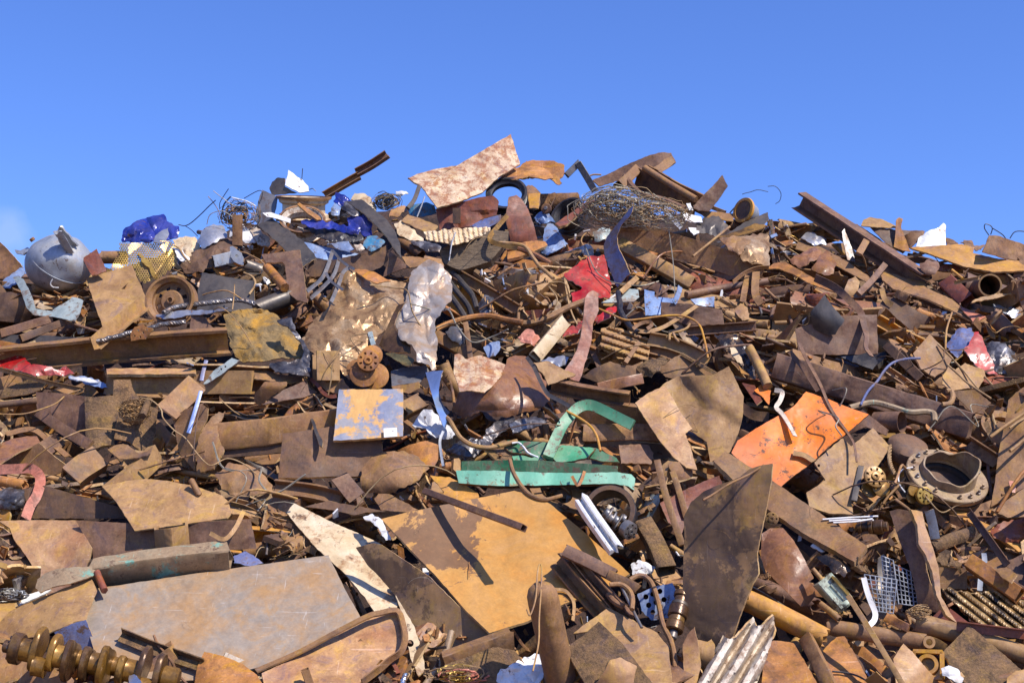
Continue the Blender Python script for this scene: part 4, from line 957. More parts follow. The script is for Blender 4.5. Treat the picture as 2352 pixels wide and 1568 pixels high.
for a, m, lb, amp in (('715,640 735,555 800,575 850,600 872,640 800,690 760,675', 'blue', 'blue foil flap right of the white wheel rim', .04),
                 ('840,800 900,760 960,745 1010,780 1060,850 1068,950 1000,960 930,900 860,890', 'blue', 'crushed blue foil lump under the cream cap', .06),
                 ('415,830 470,805 560,815 680,830 800,860 960,900 940,940 820,930 700,890 600,900 480,880', 'blue', 'long folded blue foil edge under the wheel rims', .05),
                 ('680,700 720,650 780,700 760,770 700,760', 'blue_pale', 'small pale plastic flap beside the blue foil', .03),
                 ('780,690 840,640 900,680 1000,740 940,770 860,770', 'foil_dark', 'grey crumpled foil between the blue foil pieces', .05)):
    C('foil_scrap', 'metal scrap', lb, a, m, amp, 9, .1, o=8, g=(0, .5))
C('rag', 'rag', 'black rag folded under the long blue foil edge', '470,890 600,880 800,900 980,930 1000,970 900,1020 700,1010 560,960', 'black', .05, 7, .1, o=7)
C('cap', 'cap', 'cream rounded cap beside the curved grey strip', '870,625 910,565 990,570 1060,610 1100,680 1098,725 1050,735 980,660', 'cream', .02, 4, .12, o=7)
S('curved_strip', 'steel strip', 'broad dark grey strip curving down through the crest scrap', '835,645 900,632 972,625 1080,710 1190,800 1280,920 1325,1040 1335,1160 1300,1120 1255,1060 1205,970 1120,880 1000,760', 'steel_dark', o=10, g=(-.1, .7), bul=.06, th=.014, ref='the broad grey curved strip')
S('serrated_sheet', 'steel sheet', 'dark tan sheet with saw-toothed upper edge', '8,862 145,792 250,862 340,930 430,1005 500,1085 560,1160 520,1180 430,1240 330,1150 170,990', 'steel_dark', o=9, g=(0, .7), j=1.4, ref='the saw-toothed sheet')
S('sheet_scrap', 'panel', 'long blue-grey panel under the saw-toothed sheet', '425,1008 600,1050 780,1085 960,1125 900,1170 700,1185 560,1160', 'blue_pale', o=7, g=(0, .4))
for a, m, lb in (('650,1030 760,1010 850,1000 900,1080 860,1110 760,1080', 'blue_pale', 'crumpled blue-grey bracket on the long blue panel'), ('980,1050 1020,960 1120,960 1190,1000 1150,1060 1060,1100', 'blue_teal', 'teal and white crushed can by the grey curved strip'),
                 ('900,1040 960,1030 1000,1080 940,1100', 'white_rusty', 'small cream ring fitting by the teal can'), ('1270,850 1330,820 1400,870 1500,950 1540,1000 1420,1000 1320,960', 'cream', 'cream torn mesh panel left of the slatted radiator'),
                 ('1420,1010 1560,1000 1700,1060 1690,1110 1560,1100', 'foil_dark', 'small heap of silver foil under the slatted radiator'), ('-60,890 0,870 100,960 135,985 110,1050 20,1040', 'white_rusty', 'pale grey torn sheet left of the saw-toothed sheet'),
                 ('1280,540 1380,545 1400,570 1300,590', 'white', 'white scrap poking over the crest left of the flaky plate')):
    C('sheet_scrap', 'metal scrap', lb, a, m, .035, 10, .08, o=8)
S('scrap_plate', 'steel box', 'dark open rusty box with ragged lip under the grey curved strip', '480,1230 520,1180 620,1180 780,1165 950,1120 1080,1080 1205,1040 1212,1180 1150,1240 1060,1278 880,1272 830,1295 700,1290 560,1330 490,1330', 'rust_dark', o=7, g=(0, .2), j=1.5, ref='the dark open box')
S('scrap_plate', 'steel plate', 'plain brown gusset right of the dark open box', '1222,1085 1310,1160 1415,1245 1340,1262 1240,1300 1165,1342 1215,1200', 'rust_purple', o=8, g=(.2, .1), th=.02)
S('flaky_plate', 'steel plate', 'large pinkish flaking plate jutting highest against the sky', '1525,510 1840,318 2340,25 2375,140 2425,300 2230,420 2080,560 1880,640 1665,702 1590,600', 'rust_flaky', o=9, g=(-.15, .35), th=.02, l=.1, fold=[(1500, 700, 2380, 130, .15)], ref='the large flaking plate')
PARENT[0] = 'the large flaking plate'
S('folded_flap', 'steel plate', 'smaller flaking flap folded left of the largest flaking plate', '1395,428 1480,392 1640,350 1838,315 1700,400 1530,512 1440,460', 'rust_flaky', o=8, g=(0, .9), th=.02)
PARENT[0] = None
S('maroon_sheet', 'steel plate', 'maroon dented panel with latch below the flaking plate', '1650,710 1850,650 2060,600 2180,585 2230,640 2210,760 2080,800 1960,870 1820,890 1690,905', 'rust_red', o=8, g=(0, .1), bul=.06, cr=.015, crs=3, ref='the maroon dented panel', extra=lambda lift, c: [part('latch', *hexa(P(np.array(1049.), np.array(496.), D(496.) - lift - .06), RGT * .045, UPV * .09, FWD * .03), 'rust_dark')])
X('wheel', 'wheel rim', 'dark wheel ring behind the maroon dented panel', 2300, 560, wheel_rim(185, (-.1, .6, .8), 'black', 'black', .5, 8, False, False), o=6)
S('blue_sheet', 'panel', 'blue and brown painted panel left of the maroon panel', '1395,700 1440,668 1560,648 1640,675 1655,750 1540,780 1420,782', 'blue_teal', o=7, g=(0, .3), bul=.05, ref='the blue and brown panel')
S('plank', 'plank', 'blue-grey board leaning under the maroon dented panel', '1960,870 2100,800 2250,762 2250,820 2120,890', 'steel_blue', o=9, th=.02)
S('scrap_plate', 'steel plate', 'tan folded channel below the blue and brown panel', '1335,820 1395,760 1540,810 1672,868 1640,912 1560,925 1480,890', 'rust_tan', o=9, g=(0, .7), fold=[(1350, 830, 1640, 930, .6)])
def radiator(lift, c):
    return []
C('radiator_fins', 'radiator', 'cream slatted radiator core lying broken on the weathered plank', '1540,920 1680,905 1830,885 1990,880 2150,880 2145,935 2010,975 1900,1020 1780,1035 1650,1010 1570,980', 'cream', .035, 12, .04, o=10, corr=(80, 46, .018), ref='the slatted radiator')
S('timber', 'timber', 'thick weathered grey timber with cracked grain under the radiator', '1690,1110 1800,1050 1900,1010 2050,965 2190,930 2320,940 2310,1010 2240,1110 2160,1210 2020,1260 1880,1295 1730,1225', 'wood', o=9, g=(.1, .3), th=.12, bul=.03, ref='the weathered timber')
B('pipe', 'pipe', 'dark threaded pipe under the silver foil heap', 'pipe', '1330,1000 1520,1130', 95, 'rust', o=7)
R('steel_strip', 'steel strip', 'ochre hooked strip bending over the weathered timber', '2310,765 2220,870 2150,960 2170,1010 2270,1040 2400,1070', 44, 'ochre_oily', o=11, q0=10)
S('notched_plate', 'steel plate', 'dark plate with square cut-out on the left crest', '52,1130 230,1108 405,1085 440,1300 472,1570 380,1550 292,1480 282,1350 268,1225 240,1200 95,1208', 'rust_purple', o=9, g=(0, .4), th=.02, ref='the plate with square cut-out')
B('pipe', 'pipe', 'smooth orange-tan pipe slipping through the square cut-out', 'rod', '100,1240 180,1330 265,1430', 88, 'rust_orange', o=10)
for a, lb, w_ in (('705,1090 660,1230 600,1350 468,1462', 'outer blade of the slotted grey fan grille', 36), ('765,1160 720,1300 640,1400 500,1530', 'middle blade of the slotted grey fan grille', 34), ('860,1240 800,1290 760,1400 690,1560', 'inner tan blade of the slotted grey fan grille', 34), ('700,1085 800,1195 905,1262', 'upper cross rail of the slotted grey fan grille', 24), ('640,1290 690,1370 800,1450', 'lower cross rail of the slotted grey fan grille', 24)):
    PARENT[0] = None if 'outer' in lb else 'the slotted grille'
    R('fan_grille' if 'outer' in lb else 'grille_bar', 'grille', 'slotted grey fan grille above the crumpled tan foil' if 'outer' in lb else lb, a, w_, 'steel', o=10, q0=10, ref='the slotted grille' if 'outer' in lb else None)
PARENT[0] = None
C('foil_scrap', 'metal scrap', 'large crumpled tan foil sheet left of the silver one', '440,1960 480,1800 560,1700 640,1640 700,1500 730,1360 790,1270 900,1262 960,1290 1060,1360 1240,1360 1420,1390 1400,1480 1330,1600 1240,1760 1180,1830 1100,1900 1060,2000 1000,2120 960,2260 860,2270 760,2180 640,2100 540,2060', 'foil_tan', .06, 4.5, .2, o=9.5, l=.05, res=64, ref='the crumpled tan foil')
C('foil_scrap', 'metal scrap', 'big shiny silver crumpled sheet in the middle of the heap', '1425,1300 1500,1230 1590,1170 1700,1210 1780,1330 1800,1400 1795,1540 1720,1640 1660,1720 1640,1800 1665,1900 1660,2080 1640,2190 1590,2150 1480,2110 1480,2020 1420,1960 1330,1900 1270,1760 1280,1680 1380,1560', 'foil_silver', .055, 4.2, .25, o=11, l=.06, res=64, ref='the silver crumpled sheet')
S('curled_sheet', 'steel sheet', 'dark oily fold between the tan foil and the silver sheet', '1380,1560 1310,1660 1270,1770 1330,1900 1420,1960 1420,2030 1300,2030 1180,2010 1130,1960 1210,1780 1300,1600', 'brown_oily', o=10, g=(.4, .4), bul=.05)
S('scrap_plate', 'curled plate', 'small brown plate with blue tip behind the silver sheet', '1340,1150 1440,1145 1580,1165 1640,1180 1560,1230 1400,1250', 'rust_mid', o=7, g=(0, .6))
S('scrap_plate', 'curved plate', 'tan curved plate over the top of the crumpled tan foil', '890,1265 1000,1265 1090,1290 1190,1350 1240,1370 1110,1395 1020,1360', 'rust_orange', o=11, g=(0, .9), bul=.06)
for k, a in enumerate(('1810,1290 1900,1390 1990,1500 2030,1620', '1780,1380 1850,1470 1950,1600 1990,1720', '1760,1470 1830,1560 1910,1680 1960,1790')):
    T('hose', 'hose', ['outer', 'middle', 'inner'][k] + ' dark ring of the coil right of the silver sheet', a, 26, 'steel_dark', o=9)
B('channel_beam', 'beam', 'long rusty channel sloping right from the silver sheet', 'U', '1740,1250 2050,1430 2400,1640', 110, 'rust_mid', h=70, roll=15, o=8, ref='the sloping rusty channel')
T('spring', 'threaded rod', 'short threaded rod on the coil right of the silver sheet', '2040,1450 2100,1530 2180,1640 2240,1700', 16, 'rust_tan', o=11, strands=2)
C('foil_scrap', 'metal scrap', 'small grey-blue crushed lump by the threaded rod', '2040,1600 2100,1500 2180,1530 2160,1650 2080,1700', 'foil_dark', .04, 8, .08, o=10)
PARENT[0] = None
for i, (a, lb) in enumerate((('420,440 424,390 428,335', 'straight thin wire standing beside the white pointed sheet'), ('490,530 520,520 550,545', 'tiny blue wire hook right of the white pointed sheet'), ('1120,560 1180,545 1230,600 1170,640 1130,600 1190,560 1260,590 1220,650', 'curled black wire coil on the crest'),
                             ('1180,720 1165,640 1220,590 1310,580 1330,600', 'pale curling wire beside the black wire coil'), ('1550,590 1520,680 1480,780', 'white string hanging on the blue and brown panel'), ('1835,920 1800,1020 1775,1180', 'white string hanging across the weathered timber'), ('-110,610 20,540 60,560 40,640', 'dark wire loop left of the bent grey-brown plate'))):
    T('wire', 'wire', lb, a, 6 if 'string' in lb else 4, 'white' if 'string' in lb else ('wire_grey' if 'pale' in lb else 'wire_dark'), o=12, sides=5, k=0)
X('wire_nest', 'wire bundle', 'small curly nest of dark wire left of the flaking plate', 1200, 640, wire_bundle(110, 75, 60, 3, ['wire_grey', 'wire_dark', 'straw'], .8, (3, 6), 9), o=8)
B('steel_bar', 'bar', 'bent grey bar leaning against the smaller flaking flap', 'flat', '1500,500 1455,620 1395,700', 40, 'steel_dark', h=20, o=10)
C('sheet_scrap', 'metal scrap', 'toothed pinkish scrap below the black wire coil', '1220,780 1240,710 1330,680 1400,710 1300,770', 'rust_pink', .02, 8, .04, o=9, j=3)

# ------------------------------------------------------------------ left crest (tile a)
fr('a')
S('scrap_plate', 'steel plate', 'dark rust plate corner at the left edge of the crest', '-20,440 60,515 140,600 205,682 140,740 45,800 -20,800', 'rust', o=4, g=(.2, .2))
C('blue_scrap', 'metal scrap', 'pale blue crumpled sheet under the plate at the left edge', '-10,870 80,770 205,680 235,740 180,830 100,880 -10,900', 'blue_pale', .03, 6, .05, o=5)
S('scrap_plate', 'barrel', 'dark brown barrel side at the left edge under the bracket', '-20,930 100,920 200,940 260,1040 300,1130 240,1210 -20,1180', 'rust_dark', o=4, g=(0, .2), bul=.15)
S('scrap_plate', 'steel sheet', 'long dark grey sheet edge above the big rail at left', '-20,1318 250,1312 500,1322 840,1350 600,1400 300,1440 -20,1460', 'steel_dark', o=4, g=(0, .3))
B('box_beam', 'beam', 'upper dark beam slanting in shade left of the square tan plate', 'box', '0,1300 480,1160', 80, 'rust_purple', o=4)
B('box_beam', 'beam', 'lower dark beam slanting in shade left of the square tan plate', 'box', '180,1350 600,1190', 70, 'rust_dark', o=4)
B('steel_rod', 'rod', 'long thin rod pointing right down from the galvanised bracket', 'rod', '600,1190 780,1245 935,1290', 26, 'rust_purple', o=6)
S('galvanised_bracket', 'bracket', 'bent pale green galvanised bracket under the grey tank', '120,785 160,775 215,800 260,880 310,1000 330,1075 470,1095 650,985 660,965 740,985 765,1000 740,1100 690,1190 500,1150 310,1130 250,1070 190,900', 'galv_green', o=6, g=(.1, .6), fold=[(230, 780, 340, 1150, -.5)], ref='the galvanised bracket')
def tank_fn(O, s):
    ax = cv(.35, .25, .9); V = []; nu, nv = 40, 24
    for i in range(nv + 1):
        ph = math.pi * i / nv
        for k in range(nu):
            t = 2 * math.pi * k / nu
            q = math.sin(ph) * math.cos(t) * 305 * RGT + math.cos(ph) * 272 * UPV - math.sin(ph) * math.sin(t) * 270 * FWD
            dn = unit(q)
            sq = 1 - .06 * max(0, -dn[2]) ** 2
            dent_c = unit(.25 * RGT - .25 * UPV - .93 * FWD)
            de = max(0, (dn @ dent_c) - .93) / .07
            q = q * sq * (1 - .10 * de) + dn * 13 * noise.noise(Vector(dn) * 1.9) + dn * 5 * noise.noise(Vector(dn) * 5)
            V.append(O + q * s)
    out = [part('shell', np.array(V), grid_faces(nv + 1, nu, flip=True), 'galv', 60)]
    def pt(x, y, z): return O + (x * RGT + y * UPV - z * FWD) * s
    # rolled handle, ear, bung and small wire
    fa, fb = pt(182, 120, 175), pt(112, 285, 330); dr = unit(fb - fa); e1 = unit(np.cross(dr, FWD)); e2 = np.cross(dr, e1); Vh = []
    for q in range(9):
        t = q / 8
        for k_ in range(13):
            an = -2.6 + k_ * .36 + .35 * t; rr = (62 - 16 * t + 5 * math.sin(q * 1.7 + k_)) * s
            Vh.append(fa + (fb - fa) * t + e1 * math.cos(an) * rr + e2 * math.sin(an) * rr * .8 + dr * (14 * s * math.sin(k_ * 1.3) if q == 8 else 0))
    V, F, k = solidify(np.array(Vh), grid_faces(9, 13, closed=False), .02); out.append(part('flap', V, F, 'galv', 50))
    V, F = lathe_w(O, cv(.55, .75, .35), [(q_ * 1.004 * 290 * s * 1.0, z_ * s) for q_, z_ in ((.93, -5), (.965, -5), (.965, 5), (.93, 5), (.93, -5))], 60); out.append(part('seam', V, F, 'galv', 40))
    pts = [(-400, 130, 20), (-380, 95, 30), (-300, 80, 60), (-250, 120, 60), (-270, 150, 40), (-340, 120, 30)]
    Vb = np.array([pt(*p_) for p_ in pts]); V, F, k = solidify(Vb, [(0, 1, 5), (1, 2, 5), (2, 4, 5), (2, 3, 4)], .02); out.append(part('ear', V, F, 'galv'))
    V, F = disc(pt(-215, 210, 60), cv(-.6, .8, .2), 24 * s, 0, 30 * s, 12); out.append(part('bung', V, F, 'rust'))
    V, F = disc(pt(-60, 25, 255), cv(0, 0, 1), 18 * s, 0, 10 * s, 12); out.append(part('rivet', V, F, 'rust'))
    V, F = tube_w(catmull([pt(20, -150, 245), pt(0, -190, 240), pt(20, -220, 230), pt(70, -225, 225)], 16), 6 * s, 5); out.append(part('wire', V, F, 'white'))
    # strap bracket standing off the shell
    return out
X('tank', 'tank', 'big dented galvanised round tank with rolled handle on the left crest', 542, 662, tank_fn, o=7, l=.3, ref='the galvanised tank')
S('square_plate', 'steel plate', 'square tan plate leaning below the brass mesh', '790,795 1000,735 1212,670 1290,850 1362,1030 1250,1160 1110,1300 955,1275 870,1030', 'rust_tan', o=10, g=(-.1, .6), th=.014, ref='the square tan plate')
B('angle_iron', 'angle iron', 'tan angle iron with gritty dark edge crossing the square plate', 'L', '1330,1020 1100,1200 870,1395', 130, 'rust_tan', h=60, roll=25, o=11, ref='the gritty angle iron')
B('pipe', 'barrel', 'curved rust-brown barrel back between tank and brass mesh', 'rod', '930,600 1160,600', 120, 'rust_mid', o=5)
S('scrap_plate', 'steel plate', 'small maroon-brown plate leaning on the tank', '762,615 830,565 892,525 935,620 978,730 900,760 848,772 800,690', 'rust_red', o=9, g=(-.1, .3), th=.02)
C('foil_scrap', 'metal scrap', 'glossy blue crushed foil bag on the left crest', '1115,440 1125,370 1160,330 1230,290 1290,255 1400,225 1500,210 1540,255 1560,290 1640,320 1655,370 1640,420 1560,440 1500,462 1300,465 1120,462', 'blue', .07, 6, .2, o=7, ref='the blue foil bag')
S('sheet_scrap', 'metal scrap', 'pale silver flap in front of the blue foil bag', '1408,462 1425,410 1460,375 1545,330 1548,400 1520,470 1450,475', 'alu', o=9, bul=.05)
def brass_mesh(lift, off=0):
    ox, oy, sc = FR['a']
    poly = np.array([(1100, 475), (1200, 462), (1420, 468), (1560, 440), (1605, 480), (1645, 560), (1625, 640), (1580, 700), (1470, 790), (1330, 832), (1270, 790), (1240, 700), (1180, 700), (1060, 722), (972, 738), (1040, 650), (1105, 570)], float) * sc + (ox, oy)
    c = poly.mean(0); lam = 5.6; V = []; F = []
    def inside(x, y):
        X_, Y_ = poly[:, 0], poly[:, 1]; X2, Y2 = np.roll(X_, -1), np.roll(Y_, -1)
        return (np.sum(((Y_ > y) != (Y2 > y)) & (x < (X2 - X_) * (y - Y_) / (Y2 - Y_ + 1e-9) + X_)) % 2) == 1
    d0 = float(D(c[1])) - lift; s_ = d0 / FPX; hsx = hslope(c[1])
    def dep(x, y):
        u = Vector((x * s_, y * s_, 3.3)); di, _ = noise.voronoi(u * 3.2)
        z = .16 * (di[1] - di[0]) + .1 * noise.noise(u * 2)
        return d0 - s_ * (.45 * hsx * (y - c[1])) - z
    y = poly[:, 1].min(); r = 0
    while y < poly[:, 1].max():
        x = poly[:, 0].min() + (lam / 2 if r % 2 else 0)
        while x < poly[:, 0].max():
            if inside(x, y):
                b = len(V)
                for k in range(6):
                    t = math.pi / 6 + k * math.pi / 3
                    px, py = x + lam * .578 * math.cos(t), y + lam * .578 * math.sin(t)
                    qx, qy = x + lam * .33 * math.cos(t), y + lam * .33 * math.sin(t)
                    V.append(P(np.array(px), np.array(py), np.array(dep(px, py)))); V.append(P(np.array(qx), np.array(qy), np.array(dep(qx, qy))))
                for k in range(6):
                    a_, b_ = b + 2 * k, b + 2 * ((k + 1) % 6)
                    F.append((a_, a_ + 1, b_ + 1, b_))
            x += lam
        y += lam * .866; r += 1
    V2, F2, k = solidify(np.array(V), F, .004)
    return [part('perforated_sheet', V2, F2[:k], 'brass', 0)]
add('perforated_sheet', 'metal scrap', 'crumpled brass-yellow perforated sheet under the blue foil bag', brass_mesh, 8, .08, 330, 590, 'the brass mesh', q=5)
S('steel_strip', 'metal scrap', 'shiny folded rim on the brass perforated sheet', '1270,560 1330,600 1400,680 1430,760 1410,790 1370,700 1300,640', 'brass', o=9)
X('wheel', 'wheel rim', 'brown steel wheel with oval holes right of the square plate', 1555, 985, wheel_rim(235, (-.12, .25, .96), 'rust_mid', 'rust_mid', .5, 8), o=7, l=.1, ref='the brown steel wheel')
S('steel_plate', 'steel plate', 'dark tan rectangular plate right of the brown steel wheel', '1860,742 2100,790 2345,822 2340,960 2335,1100 2060,1100 1790,1110 1820,920', 'steel_dark', o=6, g=(.1, .5), th=.02, ref='the dark tan rectangular plate')
T('steel_cable', 'cable', 'thick twisted steel cable lying below the brown steel wheel', '1500,1110 1600,1062 1720,1040 1850,1025 2000,1008 2200,990 2340,1025', 24, 'steel', o=11, strands=5, ref='the twisted steel cable')
T('steel_cable', 'cable', 'frayed grey cable running left along the big rail', '880,1375 1000,1345 1100,1320 1200,1290 1380,1250 1500,1215 1700,1190', 22, 'steel', o=11, strands=4, wob=3)
S('sheet_scrap', 'metal scrap', 'silver leaf of thin sheet below the twisted cable', '1430,1138 1560,1100 1700,1088 1900,1090 2120,1060 2060,1090 1900,1125 1760,1130 1600,1165 1500,1168', 'alu', o=10, cr=.02, crs=8)
S('flame_cut_plate', 'steel plate', 'dark triangular flame-cut plate on the big rail', '1760,1092 1840,1112 1890,1160 1950,1240 2010,1285 2115,1312 1950,1330 1740,1335', 'rust_purple', o=9, g=(0, .2), th=.02)
S('grater_plate', 'steel plate', 'small brown knobbly drilled plate on the big rail', '1205,1290 1240,1240 1310,1215 1408,1262 1340,1350 1205,1370', 'rust_orange', o=11, cr=.012, crs=14, holes=[(1270, 1270, 10), (1320, 1290, 10), (1290, 1330, 10), (1350, 1265, 9), (1240, 1320, 9)])
C('rag', 'rag', 'dark purple crumpled cloth right of the brass mesh', '1660,680 1720,620 1800,550 1900,490 2000,455 2090,440 2185,500 2160,560 2080,600 1950,680 1860,735 1700,745', 'rust_dark', .05, 6, .14, o=7)
B('steel_bar', 'bar', 'upright rusty bar with bolt holes on the left crest', 'box', '2182,215 2180,490', 92, 'rust', h=50, o=9, k=0, ref='the upright drilled bar')
B('square_tube', 'tube', 'galvanised square tube with end plate left of the saw-toothed sheet', 'box', '1960,640 2170,590', 110, 'galv', o=9, ref='the galvanised square tube')
PARENT[0] = 'the galvanised square tube'
S('end_plate', 'plate', 'pale rounded end plate fixed on the galvanised tube', '2115,505 2140,498 2220,560 2240,600 2235,672 2180,655 2120,600', 'galv', o=10, holes=[(2178, 590, 14)], th=.012)
PARENT[0] = None
C('sheet_scrap', 'metal scrap', 'shiny silver dome scrap on the left crest', '1822,470 1835,400 1870,335 1960,290 2050,315 2085,380 2080,420 1970,470 1860,520', 'alu', .03, 4, .15, o=7)
C('sheet_scrap', 'metal scrap', 'cream and white torn panel right of the blue foil bag', '1585,440 1640,430 1700,412 1790,425 1825,470 1830,530 1760,560 1770,620 1700,640 1640,560', 'cream', .05, 7, .08, o=6)
C('sheet_scrap', 'metal scrap', 'bright white sheet left of the white wheel rim', '2085,330 2140,320 2230,300 2350,400 2350,470 2260,470 2200,420', 'white', .05, 6, .08, o=7)
C('sheet_scrap', 'metal scrap', 'white torn strip hanging below the cream panel', '1600,500 1640,520 1700,580 1740,620 1680,640 1620,600', 'white', .03, 8, .05, o=8)
X('wire_nest', 'wire bundle', 'bushy tuft of rusty and dark wires on the left crest', 2200, 220, wire_bundle(170, 150, 90, 3.2, ['straw', 'rust_tan', 'wire_dark'], .6, (.8, 3.0), 11), o=8)
for i, (a, lb, r_) in enumerate((('1640,300 1700,310 1760,280 1850,200 1920,130 1982,75', 'longest straight dark wire reaching into the sky at left', 5), ('2120,42 2060,110 2045,190 2090,265', 'blue-black bent wire above the silver dome', 7), ('1912,40 1970,110 2010,180 2040,270 2120,300', 'thin brown wire crossing the sky at left', 4), ('1900,300 1925,215 1990,180 2060,180 2150,240', 'thin grey arc of wire over the silver dome', 4), ('2100,-30 2060,30 2020,100 2020,160', 'faint dark wire near the top of the wire tuft', 4), ('2130,50 2210,70 2280,90 2350,130', 'pale rope end over the wire tuft', 6), ('1960,-10 2050,60 2150,125 2250,130', 'thin silver wire slanting above the wire tuft', 4),
                                 ('1600,490 1650,520 1690,590 1750,655', 'tan wire hanging right of the brass mesh', 9), ('2240,740 2320,780 2345,850 2290,940', 'bent tan wire over the dark tan plate', 10), ('2155,850 2150,950 2135,1080', 'thin tan wire standing on the dark tan plate', 6), ('1700,310 1760,350 1815,405', 'fine blue wire right of the blue foil bag', 4))):
    T('wire', 'wire', lb, a, r_, ['wire_dark', 'wire_dark', 'straw', 'wire_grey', 'wire_dark', 'white', 'wire_grey', 'straw', 'straw', 'straw', 'wire_dark'][i], o=12, sides=6, k=0 if i < 7 else .6)
B('rail', 'rail', 'long heavy rusty rail lying level across the left side', 'U', '-60,1555 700,1475 1400,1415 2105,1370', 250, 'rust_mid', h=90, roll=-20, o=10.5, k=.7, l=.08, q=15, ref='the big rail')
fr('v')
C('mud_bale', 'metal scrap', 'ochre mud-caked crushed bale at the end of the big rail', '514,724 548,712 600,708 632,722 662,752 690,790 702,806 695,826 640,822 600,832 550,830 532,800', 'ochre_mud', .07, 6, .16, o=11, ref='the ochre bale')
C('foil_scrap', 'metal scrap', 'blue-black crushed foil side of the ochre bale', '636,738 668,730 680,760 700,788 712,806 712,866 668,858 632,856 620,836 690,826 700,806 688,786 664,752', 'foil_dark', .05, 9, .08, o=12)
B('pipe', 'pipe', 'dark grey log-like pipe behind the ochre bale', 'rod', '590,710 688,672', 40, 'steel_dark', o=8)

# ------------------------------------------------------------------ left middle (tile e)
fr('e')
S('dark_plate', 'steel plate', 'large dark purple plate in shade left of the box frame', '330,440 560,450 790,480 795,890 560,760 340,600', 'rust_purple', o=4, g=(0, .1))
B('i_section', 'beam', 'dusty I-beam lying level below the big rail', 'U', '980,350 1600,350 2330,350', 215, 'rust_tan', h=110, roll=180, o=6, k=.7, ref='the dusty I-beam')
PARENT[0] = 'the dusty I-beam'
S('top_flange', 'steel strip', 'pinkish top flange of the dusty I-beam', '978,238 1400,232 1800,235 1800,285 1400,288 985,290', 'rust_pink', o=7, g=(0, 1.1), th=.03)
PARENT[0] = None
B('angle_iron', 'angle iron', 'long thin tan bar lying over the torn red panel', 'L', '-20,225 400,340 760,420', 40, 'rust_tan', o=10)
C('red_scrap', 'metal scrap', 'long torn red car panel at the left edge', '-10,20 60,55 140,100 230,130 290,195 420,200 525,240 600,200 690,275 600,290 500,285 340,290 130,240 -10,215', 'red', .04, 5, .08, o=9, j=2, ref='the torn red panel')
C('blue_scrap', 'metal scrap', 'white and blue split hose end beside the torn red panel', '630,305 700,298 800,305 900,330 985,365 992,405 900,400 780,365 690,340', 'blue_pale', .03, 9, .08, o=9)
S('white_strip', 'metal scrap', 'white flaking patch on the split blue hose', '640,306 720,302 820,312 910,350 830,352 720,335', 'white', o=10, cr=.01)
B('channel_beam', 'beam', 'rusty beam under the tan bar at the left edge', 'box', '-20,370 330,270', 110, 'rust_mid', o=6)
S('scrap_plate', 'steel plate', 'sandy plate fragment below the beam at the left edge', '-20,430 250,330 440,330 380,420 230,470 0,500', 'rust_grit', o=6)
B('rebar', 'rod', 'dark scalloped bar at the left edge in shade', 'rod', '-20,560 340,520', 60, 'rust_dark', o=5)
B('steel_bar', 'bar', 'long flat bar sloping down right to the box frame', 'flat', '350,620 560,770 830,930', 96, 'rust_purple', h=24, o=7)
S('folded_plate', 'steel plate', 'large gritty tan-brown plate box with stepped top', '785,482 838,490 1040,476 1042,338 1130,332 1200,332 1228,430 1290,500 1200,540 1100,610 1060,760 1050,930 945,942 838,976 800,930', 'rust_grit', o=8, g=(.1, .35), th=.03, fold=[(835, 480, 835, 980, -.9), (1100, 330, 1110, 560, .5)], ref='the gritty box plate')
PARENT[0] = 'the gritty box plate'
S('wing', 'steel plate', 'right wing of the gritty plate behind the straw tuft', '1090,610 1200,560 1340,560 1450,600 1432,780 1405,930 1310,1000 1180,900 1050,870', 'rust_grit', o=8, g=(-.3, .3), th=.03)
PARENT[0] = None
S('scrap_plate', 'curved plate', 'curved lower lip under the gritty box plate', '990,970 1050,935 1130,918 1180,930 1270,1005 1350,990 1405,940 1380,1010 1280,1045 1100,1060', 'rust_mid', o=9, g=(0, .9))
X('straw_tuft', 'fibre tuft', 'frayed straw-coloured tuft of rope on the gritty plate', 1240, 600, wire_bundle(140, 120, 120, 5, ['straw', 'rust_tan'], .5, (.5, 2.2), 21), o=10, l=.1, ref='the straw tuft')
B('pipe', 'pipe', 'knobby dusty pipe elbow poking out of the straw tuft', 'rod', '1370,510 1310,660', 66, 'rust_grit', o=11)
B('angle_iron', 'angle iron', 'broad tan channel slanting down left from the pale strap', 'U', '1800,370 1690,480 1520,640', 210, 'rust_mid', h=50, roll=170, o=8)
S('pale_strap', 'strap', 'pale galvanised drilled strap slanting below the ochre bale', '1870,368 1960,250 2130,128 2205,150 2050,270 1905,365', 'galv_green', o=9, holes=[(2034, 232, 9), (2072, 208, 9)], ref='the pale drilled strap')
B('flat_bar', 'bar', 'bright shiny flat bar hanging below the pale drilled strap', 'flat', '1845,430 1790,620 1730,818', 36, 'chrome', h=10, o=11, k=.3)
B('flat_bar', 'bar', 'short blue piece of bar above the bright shiny one', 'flat', '1895,150 1870,240 1850,335', 34, 'steel_blue', h=10, o=10, k=.3)
S('curved_plate', 'curved plate', 'dark curved plate behind the ragged ochre plate', '1590,680 1700,600 1850,545 1915,590 1905,690 1840,830 1800,990 1790,1160 1650,1000', 'rust_mid', o=5, g=(.3, .2), bul=.06)
S('ragged_plate', 'steel plate', 'ragged ochre-brown torn plate standing on edge', '1820,1175 1805,1010 1830,870 1870,790 1930,705 1980,645 2010,628 2040,640 2070,620 2050,680 2000,745 2005,850 2020,900 2060,965 2030,1040 2005,1100 1950,1150 1885,1175', 'rust_mid', o=9, g=(.1, .4), j=2, bul=.05, cr=.015, crs=5, th=.03, ref='the ragged ochre plate')
